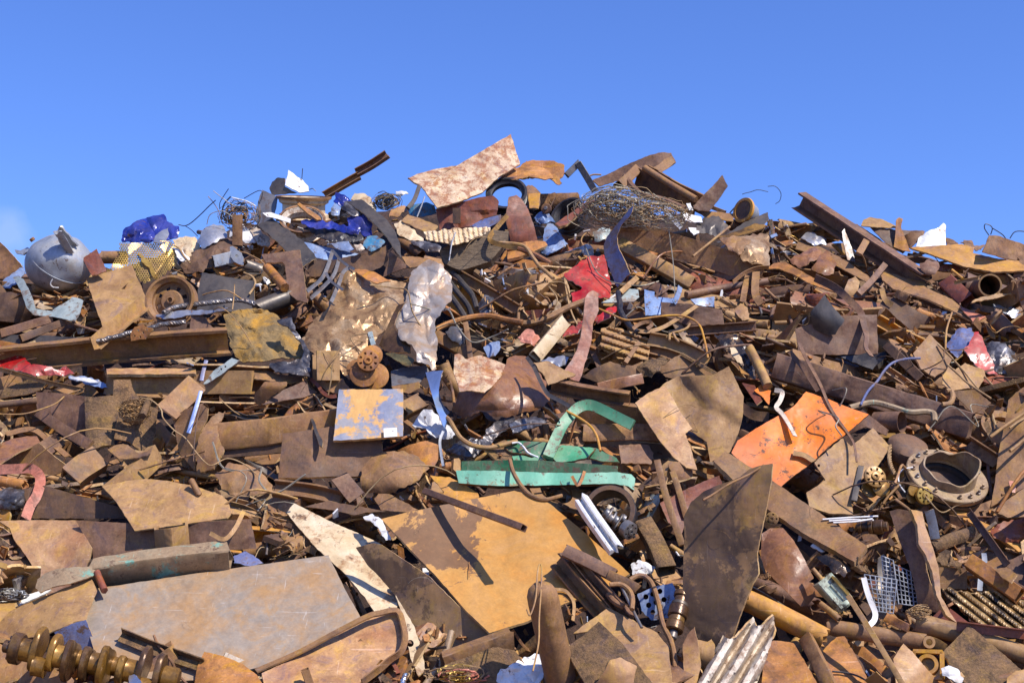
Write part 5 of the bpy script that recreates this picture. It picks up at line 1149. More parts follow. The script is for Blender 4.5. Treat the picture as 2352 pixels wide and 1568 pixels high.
S('curved_plate', 'curved plate', 'curved rust plate with lit top bulging at the left edge', '-10,925 120,870 250,848 340,850 370,905 300,940 150,1010 -10,1110', 'rust_gloss', o=8, g=(0, 1.1), bul=.05)
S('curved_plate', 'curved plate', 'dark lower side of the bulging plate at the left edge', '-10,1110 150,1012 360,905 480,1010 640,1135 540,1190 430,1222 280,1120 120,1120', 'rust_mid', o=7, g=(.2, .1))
R('steel_strip', 'steel strip', 'wavy thin plate edge behind the bulging left plate', '60,830 200,790 320,790 440,880 560,980 620,1030', 60, 'rust_mid', q0=40, o=7)
R('steel_strip', 'steel strip', 'glossy salmon-red strap looping over at the left edge', '-20,1150 150,1145 290,1145 370,1230 340,1380 280,1480 235,1600', 92, 'salmon', o=11, q0=0, q1=15, ref='the salmon strap')
B('pipe', 'pipe', 'ochre pipe end under the salmon strap', 'pipe', '-20,1250 225,1300', 100, 'rust_orange', o=9)
C('slag_lump', 'slag lump', 'grey silvery slag lump under the ochre pipe at the left edge', '-10,1345 100,1320 210,1345 235,1430 205,1500 100,1520 -10,1500', 'foil_dark', .05, 9, .15, o=9)
S('scrap_plate', 'steel sheet', 'dark shaded sheet right of the grey slag lump', '200,1330 420,1300 760,1400 900,1440 1100,1500 1150,1600 300,1600', 'rust_dark', o=3, g=(0, .2))
B('channel_beam', 'beam', 'short tan channel lying end-on below the bulging plate', 'U', '900,1060 760,1150 640,1250', 230, 'rust_mid', h=150, roll=160, o=9, ref='the short tan channel')
B('channel_beam', 'beam', 'striped tan channel slanting right of the short tan channel', 'U', '1440,1010 1260,1180 1000,1390', 190, 'rust_tan', h=90, roll=200, o=8)
S('curved_plate', 'steel plate', 'wide dusty tan plate with pointed left corner', '940,1312 1140,1265 1340,1240 1560,1262 1800,1310 2035,1390 2100,1450 2125,1560 2100,1590 2090,1600 1740,1650 1240,1718 1165,1600 1060,1440', 'rust_tan', o=10, g=(0, .85), th=.012, bul=.05, ref='the wide dusty plate')
B('pipe', 'pipe', 'short dusty pipe stub resting on the wide dusty plate', 'rod', '1755,1245 1830,1385', 58, 'rust_mid', o=12, k=.2)
C('rag', 'rag', 'folded brown leather-like scrap right of the wide dusty plate', '1985,1200 2050,1150 2110,1080 2190,1110 2260,1110 2400,1180 2500,1300 2480,1370 2250,1390 2100,1385 2040,1330', 'rust_mid', .03, 4, .1, o=10)
T('wire', 'wire', 'long thin tan wire drooping right of the gritty plate', '1290,490 1400,520 1480,600 1500,680 1600,790 1700,860 1800,990 1880,1080 1950,1112 2090,1050 2240,1100 2350,1190', 6, 'straw', o=13, sides=6)
T('wire', 'wire', 'thin tan wire running in from the left edge', '-20,640 120,645 250,635 400,590 520,540 620,460 740,420', 7, 'rust_tan', o=12, sides=6)
B('box_beam', 'beam', 'wide box beam striped by shadows left of the blue-grey plate', 'box', '2020,850 2500,800 3120,710', 250, 'rust_mid', h=170, roll=0, o=6, k=.75, ref='the striped box beam')
B('box_beam', 'beam', 'dark beam under the striped box beam', 'box', '2000,1000 3100,900', 110, 'rust_dark', o=5)
S('star_scrap', 'metal scrap', 'small tan star-shaped scrap in the shade at left', '25,690 60,680 100,670 130,720 90,760 50,730', 'rust_tan', o=6)
R('steel_strip', 'steel strip', 'short bent tan strip hanging below the wide dusty plate', '2240,1530 2160,1690 2060,1790 1930,1735', 40, 'rust_tan', o=11)

# ------------------------------------------------------------------ lower left (tile f)
fr('f')
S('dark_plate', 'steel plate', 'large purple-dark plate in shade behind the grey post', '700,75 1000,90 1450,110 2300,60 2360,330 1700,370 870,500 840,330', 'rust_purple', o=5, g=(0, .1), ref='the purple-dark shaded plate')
S('curved_plate', 'steel plate', 'tan folded plate with wavy left edge in the lower left', '-10,85 60,85 350,78 720,82 760,170 845,330 830,420 795,505 560,540 330,612 290,480 240,400 140,270 90,150', 'rust_pink', o=8, g=(0, .7), fold=[(80, 330, 850, 300, -.5)], th=.02, ref='the tan folded plate')
B('square_post', 'post', 'grey-tan square post standing behind the teal beam', 'box', '1570,130 1590,370', 230, 'rust_tan', roll=42, o=8, k=0, h=230)
B('box_beam', 'beam', 'scuffed teal and tan box beam lying in the lower left', 'box', '860,570 1400,480 2110,400', 250, 'teal_scuffed', h=170, roll=-38, o=9, l=.1, k=.6, ref='the teal box beam')
S('rail_end', 'metal scrap', 'teal curled rail end left of the teal box beam', '330,700 345,620 420,560 540,520 700,505 870,500 900,550 850,590 640,660 480,690 370,740', 'teal_scuffed', o=9, g=(0, .8), bul=.06)
B('post_stub', 'pipe', 'thick rusty bolt rod beside the teal box beam', 'rod', '890,550 960,720', 64, 'rust_red', o=10)
S('white_strip', 'metal scrap', 'white flat strips fanning in from the left edge', '-10,830 100,800 230,770 350,730 470,712 440,740 330,790 190,850 80,900 -10,945', 'white', o=8, g=(0, .9))
X('wire_coil', 'wire bundle', 'loose coil of grey strap at the left edge', 90, 750, wire_bundle(170, 60, 40, 7, ['galv', 'steel_dark'], .5, (1, 3), 31), o=9)
S('curved_plate', 'steel plate', 'broad sandy tan plate with ridge left of the grey plate', '-10,955 260,840 520,732 680,660 832,600 895,712 860,800 790,990 680,1010 580,1060 500,1090 380,1145 -10,1175', 'rust_tan', o=9, g=(0, .9), fold=[(540, 700, 680, 1030, -.35)], ref='the sandy ridged plate')
S('dark_plate', 'steel sheet', 'deep blue-black sheet shaded under the grey plate corner', '500,1100 660,1020 790,985 840,1100 885,1215 800,1290 690,1330 590,1210', 'steel_blue', o=7, g=(0, .1))
S('steel_plate', 'steel plate', 'pinkish tan plate under the crankshaft in the corner', '-10,1200 200,1300 540,1460 640,1600 -10,1620', 'rust_pink', o=7)
fr('v')
S('steel_plate', 'steel plate', 'big grey scratched plate streaked with ochre in the lower left', '173,1361 425,1322 754,1276 790,1350 831,1424 720,1480 598,1532 500,1560 330,1570 245,1580 215,1490', 'grey_plate', o=11, g=(-.05, .9), th=.02, l=.05, warp=.01, bul=.03, ref='the big grey plate')
fr('f')
B('angle_iron', 'angle iron', 'gritty brown angle iron lying on the big grey plate', 'L', '1095,1120 1450,1260 1850,1400', 100, 'rust_grit', h=80, roll=30, o=13, l=.05)
S('steel_plate', 'steel plate', 'ochre-brown rounded casing at the lower edge', '1880,1285 2060,1330 2230,1400 2360,1500 2420,1600 1790,1610 1820,1420', 'rust_orange', o=14, g=(.1, .8), bul=.08, th=.02, ref='the ochre casing')
T('wire', 'wire', 'wavy brown wire lying over the big grey plate', '1415,1130 1450,1210 1530,1310 1590,1390 1620,1470 1720,1580', 13, 'rust', o=14, sides=7)
X('crankshaft', 'crankshaft', 'large oily bronze-brown crankshaft in the lower left corner', 110, 1240, crank(1480, 290, 108, 4, 'ochre_oily', 'brown_oily', .00, ph0=1.0), o=15, l=.25, ref='the large crankshaft')
S('sheet_scrap', 'metal scrap', 'small shiny dented corner under the crankshaft end', '1190,1500 1240,1490 1300,1560 1280,1600 1180,1600', 'chrome', o=15)
S('scrap_plate', 'steel sheet', 'dark blue leaning offcut right of the teal box beam', '2145,410 2250,355 2330,400 2420,470 2300,500 2150,470', 'steel_blue', o=8)

# ------------------------------------------------------------------ middle (tile g)
fr('g')
B('i_section', 'beam', 'stubby tan I-beam standing left of the flanged hub', 'I', '640,520 645,790', 215, 'rust_tan', h=170, roll=15, o=9, k=.15, ref='the stubby tan I-beam')
C('crushed_plate', 'metal scrap', 'crumpled tan sheet left of the flanged hub', '420,400 540,300 700,290 800,400 870,500 880,620 780,680 740,600 700,560 560,540 500,560', 'foil_tan', .06, 5, .14, o=8)
C('crushed_plate', 'metal scrap', 'ribbed tan crushed sheet above the stubby I-beam', '700,20 860,0 900,100 850,260 740,200 720,100', 'foil_tan', .05, 6, .1, o=9)
X('flanged_hub', 'crankshaft', 'rust-orange flanged hub with rounded counterweights in mid heap', 1030, 590, hub_disc(97, (.1, .3, .95), 'rust_orange', 8, .38, lobes=((60, .75, 1.0, -.45, 1), (250, 1.15, 1.35, -.75, 1), (300, 1.35, 1.3, -1.3, 1), (215, 1.2, 1.05, -1.0, 1)), lobe_mat='rust_orange'), o=12, l=.15, ref='the flanged hub')
B('square_tube', 'tube', 'short grey-green flat tube behind the flanged hub', 'box', '1050,345 1085,470', 46, 'galv_green', o=10)
fr('v')
S('sticker_plate', 'steel plate', 'blue-grey square plate with ochre rust and a white sticker', '779,896 852,896 926,895 926,1003 850,1009 766,1014', 'blue_plate', o=13, g=(0, .45), th=.03, l=.12, warp=.002, ref='the blue-grey square plate',
  extra=lambda lift, c: [(lambda V_: part('sticker', *solidify(V_, [(0, 1, 2, 3)], .003)[:2], 'white'))(P(np.array([881., 911.5, 913., 882.]), np.array([983.5, 981.5, 1002., 1004.5]), np.array([float(D(955.)) - lift - .04 - float(D(955.)) / FPX * .45 * hslope(955.) * (y_ - 952.) for y_ in (983.5, 981.5, 1002., 1004.5)])))])
fr('g')
S('curved_sheet', 'steel sheet', 'shiny grey-brown curved sheet right of the flanged hub', '1238,695 1330,665 1450,650 1560,638 1590,690 1510,795 1380,810 1250,832', 'steel', o=10, g=(0, .9), bul=.08)
S('steel_strip', 'steel plate', 'olive pointed plate under the silver sheet', '1190,530 1260,525 1400,550 1455,590 1430,640 1370,640 1300,600', 'olive_oily', o=11)
S('steel_strip', 'steel strip', 'dull tan lip below the shiny curved sheet', '1245,830 1380,812 1500,788 1505,850 1400,900 1265,860', 'rust_mid', o=11)
S('chrome_trim', 'chrome trim', 'bright chrome blade curving down right of the blue-grey plate', '1558,702 1640,690 1722,684 1700,740 1682,850 1680,960 1720,1040 1765,1130 1735,1235 1690,1130 1645,1000 1600,850', 'chrome', o=13, g=(-.1, .2), l=.1, bul=.05, ref='the chrome blade')
R('chrome_trim', 'chrome trim', 'slim dark bent bracket beside the chrome blade', '1700,720 1660,800 1670,900 1700,1000 1770,1080', 34, 'steel', o=12)
C('chrome_ring', 'metal scrap', 'torn white metal ring at the foot of the chrome blade', '1450,1195 1490,1110 1540,1045 1620,1045 1660,1090 1720,1180 1810,1200 1850,1250 1800,1300 1700,1310 1620,1290 1560,1220', 'white', .05, 6, .1, o=11)
PARENT[0] = 'the crushed barrel'
S('end_panel', 'barrel', 'dark flaking panel folded on the left of the crushed barrel', '1815,700 1825,540 1870,530 1925,580 2000,560 2060,548 2160,580 2290,630 2250,740 2170,830 2100,890 1980,870 1870,880 1850,800', 'rust_flaky', o=13, g=(-.1, .6), cr=.02, crs=4, l=.06)
PARENT[0] = None
C('crushed_barrel', 'barrel', 'big crushed rust-brown barrel in the centre of the heap', '1800,1060 1840,960 1870,880 2000,860 2100,890 2200,760 2290,630 2330,560 2480,560 2560,660 2660,800 2690,960 2650,1010 2500,1060 2300,1110 2180,1105 2060,1060 1980,1100 1900,1120', 'rust_gloss', .035, 3.0, .3, o=12, l=.08, res=60, dome=.9, ref='the crushed barrel')
T('pipe', 'pipe', 'long curved rust pipe arching above the crushed barrel', '1650,310 1740,265 1850,225 2000,190 2150,182 2300,215 2450,240', 28, 'rust_orange', o=12, ref='the arching rust pipe')
T('hose', 'hose', 'thick tan hose curving below the crushed barrel', '1690,1085 1770,1130 1830,1230 1890,1310 1990,1370 2120,1392 2250,1370 2400,1330', 22, 'rust_tan', o=13, ref='the tan hose')
R('rope', 'strap', 'pale strap hanging down left of the green frame', '1720,1240 1690,1330 1700,1440 1720,1560', 24, 'galv', o=12)
C('foil_scrap', 'metal scrap', 'black and white crushed foil under the tan hose', '1740,1420 1860,1340 1980,1310 2080,1320 2120,1230 2230,1130 2360,1090 2380,1180 2250,1260 2140,1370 2000,1490 1870,1460', 'foil_dark', .07, 8, .12, o=10)
S('maroon_plate', 'steel plate', 'dull maroon rectangular plate below the blue-grey plate', '248,1272 450,1245 700,1205 1000,1300 1158,1340 1170,1660 700,1660 210,1680', 'rust_dark', o=8, g=(0, .4), th=.03, ref='the dull maroon plate')
C('scoop', 'tank', 'rust-orange scoop-shaped shell under the dull maroon plate', '970,1640 1000,1540 1080,1470 1180,1430 1330,1420 1450,1450 1540,1530 1590,1580 1500,1680 1380,1750 1200,1815 1010,1800 965,1740', 'rust_mid', .015, 3, .3, o=11, ref='the scoop-shaped shell')
S('curved_plate', 'curved plate', 'ochre curved plate behind the scoop-shaped shell', '1300,1420 1400,1370 1560,1330 1680,1370 1720,1420 1640,1560 1560,1560 1480,1470', 'rust_orange', o=10, g=(.2, .5), bul=.1)
S('knife_bar', 'bar', 'knife-like flat bar poking over the dull maroon plate', '505,1120 535,1150 570,1250 615,1340 612,1392 580,1370 545,1270', 'steel_dark', o=11, th=.02)
B('box_beam', 'beam', 'short rusty box end right of the blue-grey plate', 'box', '1340,1060 1520,970', 150, 'rust_mid', h=110, roll=20, o=9)
B('drilled_bar', 'bar', 'upright narrow drilled bar above the crushed barrel', 'flat', '1925,240 1950,400 1970,570', 46, 'rust', h=20, o=12, k=.3)
B('box_beam', 'beam', 'brown box section slanting right to the crushed barrel', 'box', '1650,370 1860,480 2080,590', 115, 'rust_mid', h=80, o=9, roll=15)
S('scrap_plate', 'steel plate', 'dark sheet folded under the stubby tan I-beam', '560,790 690,775 800,760 865,850 760,900 640,870', 'rust_mid', o=8)
S('scrap_plate', 'bracket', 'tan topped bracket left of the stubby I-beam', '-20,960 -10,900 80,790 285,790 280,825 240,850 120,940 40,1010', 'rust_mid', o=9, g=(.2, .4), fold=[(70, 815, 290, 820, -1.0)])
S('scrap_plate', 'curved plate', 'dark tent-like plate left of the blue-grey plate', '60,1000 260,860 460,775 480,850 560,880 450,930 260,960', 'rust_purple', o=8)
R('steel_strip', 'steel strip', 'rusty wavy strip ending left of the blue-grey plate', '500,760 570,820 610,880 680,920 740,915', 34, 'rust_red', o=10)
S('scrap_plate', 'steel plate', 'long brown wedge under the ochre bale', '-20,640 200,720 440,740 440,790 300,800 120,780 -20,760', 'rust_mid', o=7)
S('white_scrap', 'metal scrap', 'bluish white enamel scrap above the crushed barrel', '2090,470 2150,430 2240,420 2250,470 2200,550 2140,570', 'blue_pale', o=11)
C('bag', 'metal scrap', 'grey-tan canister left of the narrow drilled bar', '1740,330 1800,280 1900,300 1920,400 1880,450 1790,400', 'steel', .02, 4, .12, o=10)

# ------------------------------------------------------------------ lower middle (tile h)
fr('h')
S('dark_plate', 'steel plate', 'dark wide wedge plate above the white curved fender', '345,305 430,285 512,264 700,295 948,340 800,345 700,365 560,330', 'rust_dark', o=8, g=(0, .3))
B('i_section', 'beam', 'short dark I-beam end under the dull maroon plate', 'I', '600,120 720,270', 130, 'rust_purple', h=120, roll=20, o=7, k=.4)
B('channel_beam', 'beam', 'dusty channel lying left of the short dark I-beam', 'U', '130,170 380,200 600,250', 120, 'rust_mid', h=60, roll=30, o=7)
S('wing_plate', 'curved plate', 'dark wing-shaped plate right of the wedge plate', '850,250 880,212 950,215 1060,270 1180,340 1080,345 900,330', 'rust_mid', o=9, bul=.06)
S('scrap_plate', 'steel plate', 'small ochre folded plate under the green frame', '1248,82 1390,95 1500,150 1590,210 1600,240 1480,270 1330,270 1350,200', 'rust_yellow', o=9, fold=[(1390, 95, 1320, 280, -.5)])
C('rag', 'rag', 'white crumpled rag at the corner of the yellow plate', '770,385 830,360 880,380 930,450 968,545 930,545 880,470 820,410', 'white', .03, 9, .06, o=14)
S('fender', 'fender', 'cream rust-stained curved fender sweeping down the lower middle', '220,350 245,315 275,283 360,325 560,425 720,490 885,570 960,620 800,590 720,598 830,745 950,870 1015,985 1010,1050 860,1078 790,970 640,790 430,600 300,450', 'cream', o=11.5, g=(-.1, .9), th=.012, l=.0, bul=.04, ref='the cream fender', q=35)
S('curved_sheet', 'steel sheet', 'blue-brown curved underside of the fender in shade', '718,597 830,566 900,575 1010,650 1240,800 1450,1010 1670,1215 1560,1290 1320,1400 1290,1500 1240,1480 1180,1300 1080,1090 1000,940 900,820 800,720', 'tall_sheet', o=11, g=(.3, .2), th=.012, fold=[(930, 700, 1200, 1500, -.3)], ref='the shaded curved sheet', q=35)
PARENT[0] = 'the cream fender'
S('tail', 'steel strip', 'cream and brown lower tail of the fender', '1000,940 1050,1020 1140,1180 1190,1330 1215,1480 1165,1520 1120,1420 1065,1200 1040,1060', 'cream', o=13, holes=[(1105, 1285, 26)])
PARENT[0] = None
S('yellow_plate', 'steel plate', 'large ochre-yellow plate with a dark wet stain in the lower middle', '895,398 1080,350 1310,303 1580,250 1850,195 1985,225 2110,290 2340,480 2520,640 2680,790 2480,910 2200,1010 1950,1130 1672,1215 1500,1050 1300,820 1080,590', 'yellow_plate', o=13, g=(.05, .85), th=.02, l=.15, warp=.028, fold=[(1700, 200, 2050, 1150, .22)], ref='the large yellow plate', res=26)
def hanging_bar(lift):
    O0 = P(np.array(977.), np.array(1128.), np.array(float(D(1128.)) - .4 - lift)); O1 = P(np.array(1203.), np.array(1212.), np.array(float(D(1212.)) - .95 - lift))
    path = np.array([O0 * (1 - t) + O1 * t for t in np.linspace(0, 1, 8)])
    V, F = beam_w(path, 'box', .05, .06, 8, 3, .004)
    return [part('tube', V, F, 'rust_purple')]
add('square_tube', 'tube', 'thin square tube jutting out above the yellow plate', hanging_bar, 14, .1, 1090, 1170, 'the jutting square tube')
S('tray', 'steel tray', 'rust-pink shallow tray with rounded end along the bottom edge', '40,1500 320,1370 600,1210 860,1090 1000,1062 1045,1080 1065,1180 1050,1300 1000,1380 880,1480 700,1600 400,1640 60,1600', 'rust_pink', o=15, g=(-.05, .9), th=.012, l=.02, bul=-.08, ref='the rust-pink tray')
PARENT[0] = 'the rust-pink tray'
R('rim', 'steel strip', 'raised dark rim of the rust-pink tray', '0,1480 300,1350 600,1190 800,1090 880,1068 1010,1050 1055,1150 1068,1250 1040,1340 960,1400 880,1470 760,1560', 56, 'rust_mid', o=16, q0=60, q1=40, th=.012, l=.03)
PARENT[0] = None
B('box_section', 'box beam', 'thick brown slab right of the fender tail', 'box', '1340,1430 1560,1350 1830,1250', 150, 'rust_mid', h=90, o=10, roll=-25)
S('scrap_plate', 'steel plate', 'gritty dark plate along the bottom edge of the heap', '1350,1440 1700,1310 1850,1330 1960,1480 1900,1600 1400,1600', 'rust_grit', o=10)
X('wire_nest', 'wire bundle', 'orange and pink electrical wires tangled at the bottom edge', 1450, 1500, wire_bundle(200, 70, 36, 6, ['salmon', 'brass', 'straw'], .6, (.8, 2.5), 41), o=14)
T('spring', 'spring', 'small bright spring at the bottom edge', '1075,1500 1055,1560 1040,1620', 22, 'chrome', o=14, strands=2)
C('rag', 'rag', 'white torn papery rags at the bottom edge right of centre', '1700,1568 1760,1470 1900,1400 2030,1360 2130,1400 2080,1500 2000,1600 1800,1640', 'white', .05, 12, .08, o=13, j=3)
B('post_stub', 'bar', 'short upright rusty bar in front of the tray', 'box', '350,1470 395,1600', 60, 'rust_mid', o=17, k=0)
B('pipe', 'pipe', 'thin short pipe curving up from the shaded gap left of the fender', 'rod', '75,650 85,570 110,505', 18, 'steel', o=9)

# ------------------------------------------------------------------ middle right (tile i)
fr('i')
S('dark_sheet', 'steel plate', 'wide brown panel in shade below the light blue panel', '1368,55 1700,80 1930,130 1950,260 1750,265 1590,262 1500,220 1372,175', 'rust_purple', o=6, g=(0, .1))
B('channel_beam', 'beam', 'long dark channel in shade under the wide brown panel', 'U', '1600,320 2250,270', 90, 'rust_purple', o=5)
C('corrugated_stack', 'metal scrap', 'stack of tan corrugated offcuts right of the curved lever', '815,300 900,285 1060,330 1275,400 1262,480 1255,595 1100,560 960,530 780,475 820,400', 'rust_tan', .02, 6, .05, o=9, corr=(18, 62, .03), ref='the corrugated offcuts')
B('steel_bar', 'bar', 'short stick lying across the corrugated offcuts', 'flat', '1165,425 1040,615', 40, 'rust_mid', h=26, o=11)
B('angle_iron', 'angle iron', 'long tan angle bar running right from the corrugated offcuts', 'L', '1260,385 1500,440 1800,580', 110, 'rust_tan', h=60, roll=20, o=8, ref='the long tan angle bar')
B('channel_beam', 'beam', 'brown channel just below the long tan angle bar', 'U', '1240,480 1450,540 1700,660', 120, 'rust_mid', h=60, roll=30, o=7)
S('scrap_plate', 'steel plate', 'dark tent-shaped plate with tan ridge above the big crushed sheet', '1340,670 1450,590 1560,528 1720,620 1885,720 1700,750 1500,765 1410,745', 'rust_mid', o=9, g=(.2, .3), ref='the tent-shaped plate')
PARENT[0] = 'the tent-shaped plate'
B('ridge_bar', 'bar', 'tan ridge bar on the dark tent-shaped plate', 'box', '1565,535 1880,718', 34, 'rust_tan', o=10)
PARENT[0] = None
S('scrap_plate', 'curved plate', 'curved brown sheet with wavy top below the corrugated offcuts', '640,740 760,660 900,600 1000,635 1100,640 1200,600 1240,700 1180,760 1000,790 800,800', 'rust_mid', o=7, g=(0, .1), bul=.08)
C('scrap_lump', 'metal scrap', 'coarse brown rusty lump under the dark tent-shaped plate', '1150,650 1260,590 1400,562 1445,590 1360,660 1280,740 1180,740', 'rust_grit', .04, 10, .1, o=9)
S('lever', 'lever', 'long curved rust-brown lever plate standing in mid heap', '668,20 700,-25 740,-45 790,-20 792,140 740,260 725,420 700,520 660,640 640,730 612,790 540,770 470,700 540,600 600,480 630,360 655,200', 'rust_red', o=12, g=(-.1, .3), bul=.06, th=.03, l=.08, ref='the curved lever')
B('box_strip', 'beam', 'gold and white rounded bar left of the curved lever', 'box', '480,235 370,370 215,560', 120, 'cream', h=60, roll=10, o=11, ref='the gold rounded bar')
T('pipe', 'pipe', 'rusty pipe lying level left of the curved lever', '-20,225 100,250 200,240 350,190 500,110 680,40', 30, 'rust_mid', o=10)
T('pipe', 'pipe', 'thin arched rusty pipe above the level pipe', '65,300 60,160 90,60 150,20 200,30 240,90', 15, 'rust_mid', o=10)
C('scrap_lump', 'metal scrap', 'faded red and pink broken fitting left of the gold bar', '50,380 150,300 200,330 255,390 200,460 130,430 80,420', 'salmon', .05, 9, .08, o=9)
C('red_scrap', 'metal scrap', 'bright red crushed corner right of the curved lever', '760,210 830,150 900,110 955,100 950,150 870,220 790,255', 'red', .03, 8, .08, o=9)
T('hose', 'hose', 'black ribbed hose hanging right of the curved lever', '975,-40 990,60 1005,150 1060,250 1160,335', 26, 'black', o=11, wob=2, ref='the black ribbed hose')
T('wire', 'rod', 'long bright ochre rod arching over the dark gap', '795,115 900,160 1040,218 1180,212 1300,195 1440,178 1560,180 1660,215 1730,280 1765,390 1790,500 1800,570', 10, 'rust_yellow', o=13, sides=7, ref='the arching ochre rod')
R('steel_strip', 'steel strip', 'tan strap bowing under the arching ochre rod', '1150,320 1250,325 1380,290 1520,210 1700,90', 40, 'rust_tan', q0=30, o=9)
R('steel_strip', 'steel strip', 'narrow loop of brown strap under the ochre rod', '1110,300 1180,250 1260,235 1285,265 1240,300', 34, 'rust', o=10)
for a, lb in (('1420,385 1470,340 1530,325 1600,300 1635,255', 'longest finger of the root-like tan scrap'), ('1480,340 1500,380 1530,420', 'lower claw of the root-like tan scrap'), ('1450,350 1445,390 1450,410', 'left claw of the root-like tan scrap')):
    T('root', 'rod', lb, a, 12, 'rust_tan', o=9, wob=1)
B('box_beam', 'beam', 'flaky glossy rust box section above the long rust channel', 'box', '785,850 980,800 1190,760', 100, 'rust_gloss', h=70, o=9)
S('scrap_plate', 'metal scrap', 'pale tan peeled sheet over the left end of the long rust channel', '195,612 330,600 400,640 585,722 500,760 420,790 330,822 300,740 250,690', 'rust_tan', o=12, cr=.02, crs=5, bul=.05)
C('foil_scrap', 'metal scrap', 'white crushed tin above the pale tan peeled sheet', '270,600 330,570 430,556 530,562 490,640 420,650 380,620', 'alu', .04, 10, .06, o=11)
B('channel_beam', 'beam', 'rust-speckled channel with lit open end in the middle', 'U', '350,820 700,890 1075,945', 130, 'rust', h=90, roll=-20, o=11, ref='the speckled channel')
B('channel_beam', 'beam', 'dusty wide beam under the speckled channel', 'U', '600,1090 900,1080 1260,1100', 190, 'rust_mid', h=90, roll=160, o=8)
B('box_beam', 'beam', 'rust-pitted box beam lying under the green bent bar', 'box', '640,1270 1000,1260 1360,1270', 160, 'rust', h=120, o=9, roll=15)
R('steel_strip', 'steel strip', 'thin black strap running over the crushed barrel', '135,560 200,650 260,780 330,900 420,950 530,1010', 36, 'steel_dark', o=14)
S('crushed_sheet', 'steel sheet', 'big crushed purple-tan sheet standing right of centre', '1290,900 1420,790 1520,740 1620,735 1790,728 1850,725 1930,680 1990,645 2040,740 2090,850 2130,925 2120,1100 2080,1260 2000,1440 1820,1530 1800,1400 1790,1340 1640,1240 1450,1100', 'rust_tan', o=11, g=(0, .35), cr=.012, crs=2, fold=[(1500, 700, 1660, 1260, .35), (1900, 700, 1810, 1530, -.35)], th=.014, l=.06, ref='the big crushed sheet', smooth=50)
PARENT[0] = 'the big crushed sheet'
S('flap', 'steel sheet', 'lighter front flap of the big crushed sheet', '1130,985 1240,900 1400,830 1470,930 1560,1090 1655,1222 1590,1265 1640,1400 1700,1600 1600,1580 1480,1480 1350,1320 1230,1140', 'rust_pink', o=13, g=(-.2, .6), th=.014, l=.08, bul=.05, ref='the front flap')
PARENT[0] = None
R('green_bar', 'bar', 'bright green bent flat bar arching over the green frame', '330,1480 400,1320 470,1180 560,1070 630,1015 710,1000 800,1030 920,1090 1110,1185', 100, 'green', o=14, th=.05, q0=5, l=.1, ref='the green bent bar', k=.5)
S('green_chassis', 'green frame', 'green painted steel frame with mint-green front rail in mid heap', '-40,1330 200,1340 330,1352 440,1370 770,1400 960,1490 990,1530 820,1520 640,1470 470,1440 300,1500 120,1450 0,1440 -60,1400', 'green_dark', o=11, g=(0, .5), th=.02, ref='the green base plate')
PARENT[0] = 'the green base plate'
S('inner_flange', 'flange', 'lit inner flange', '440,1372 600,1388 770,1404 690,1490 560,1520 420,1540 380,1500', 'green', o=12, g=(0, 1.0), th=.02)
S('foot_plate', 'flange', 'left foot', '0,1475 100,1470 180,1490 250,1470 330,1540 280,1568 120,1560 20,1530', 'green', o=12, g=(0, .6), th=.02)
PARENT[0] = None
C('foil_scrap', 'metal scrap', 'dark creased foil sheet left of the green bent bar', '-20,1170 80,1130 200,1110 350,1155 260,1190 150,1220 0,1270', 'foil_dark', .04, 8, .05, o=11)
T('hose', 'wire', 'curving white wire on the green base plate', '0,1350 60,1345 110,1390 150,1440 240,1480', 9, 'white', o=14)
T('pipe', 'rod', 'thin ochre bent rod in front of the green bent bar', '500,1055 620,1120 720,1195 780,1290 812,1420', 12, 'rust_yellow', o=15)
C('oily_casing', 'engine part', 'black and cream oily casing on the right slope', '1860,362 1960,360 2060,355 2130,430 2180,520 2230,640 2240,760 2180,740 2100,650 2000,520 1920,450', 'black_oily', .05, 6, .14, o=9, ref='the oily casing')
S('cream_strip', 'metal scrap', 'cream worn strip lying on the oily casing', '1990,450 2050,480 2110,570 2130,640 2070,610 2010,530', 'cream', o=11, bul=.03)
B('pipe', 'pipe', 'smooth ochre-tan round bar right of the oily casing', 'rod', '2180,480 2270,650 2350,830', 90, 'rust_tan', o=11)
S('scrap_plate', 'steel plate', 'maroon bent bracket under the oily casing', '2115,800 2230,820 2300,960 2250,1003 2180,900', 'rust_red', o=9)
S('scrap_plate', 'steel plate', 'orange edged fold right of the maroon bracket', '2225,870 2290,815 2380,870 2360,1000 2300,930', 'orange', o=10)
S('yellow_shard', 'metal scrap', 'small yellow shard below the oily casing', '2080,640 2130,690 2190,730 2110,715', 'rust_yellow', o=11)
R('steel_strip', 'steel strip', 'curved dark strip running right of the big crushed sheet', '2100,1010 2220,1090 2360,1110', 90, 'rust_dark', o=7)
S('scrap_plate', 'steel plate', 'square dark panel behind the thin upright bars', '980,1370 1150,1362 1250,1370 1300,1440 1280,1540 1000,1540', 'rust_purple', o=8)
C('crushed_plate', 'metal scrap', 'twisted tan clip in front of the dark far panel', '2040,110 2100,70 2160,110 2180,220 2110,230', 'rust_tan', .03, 7, .06, o=8)

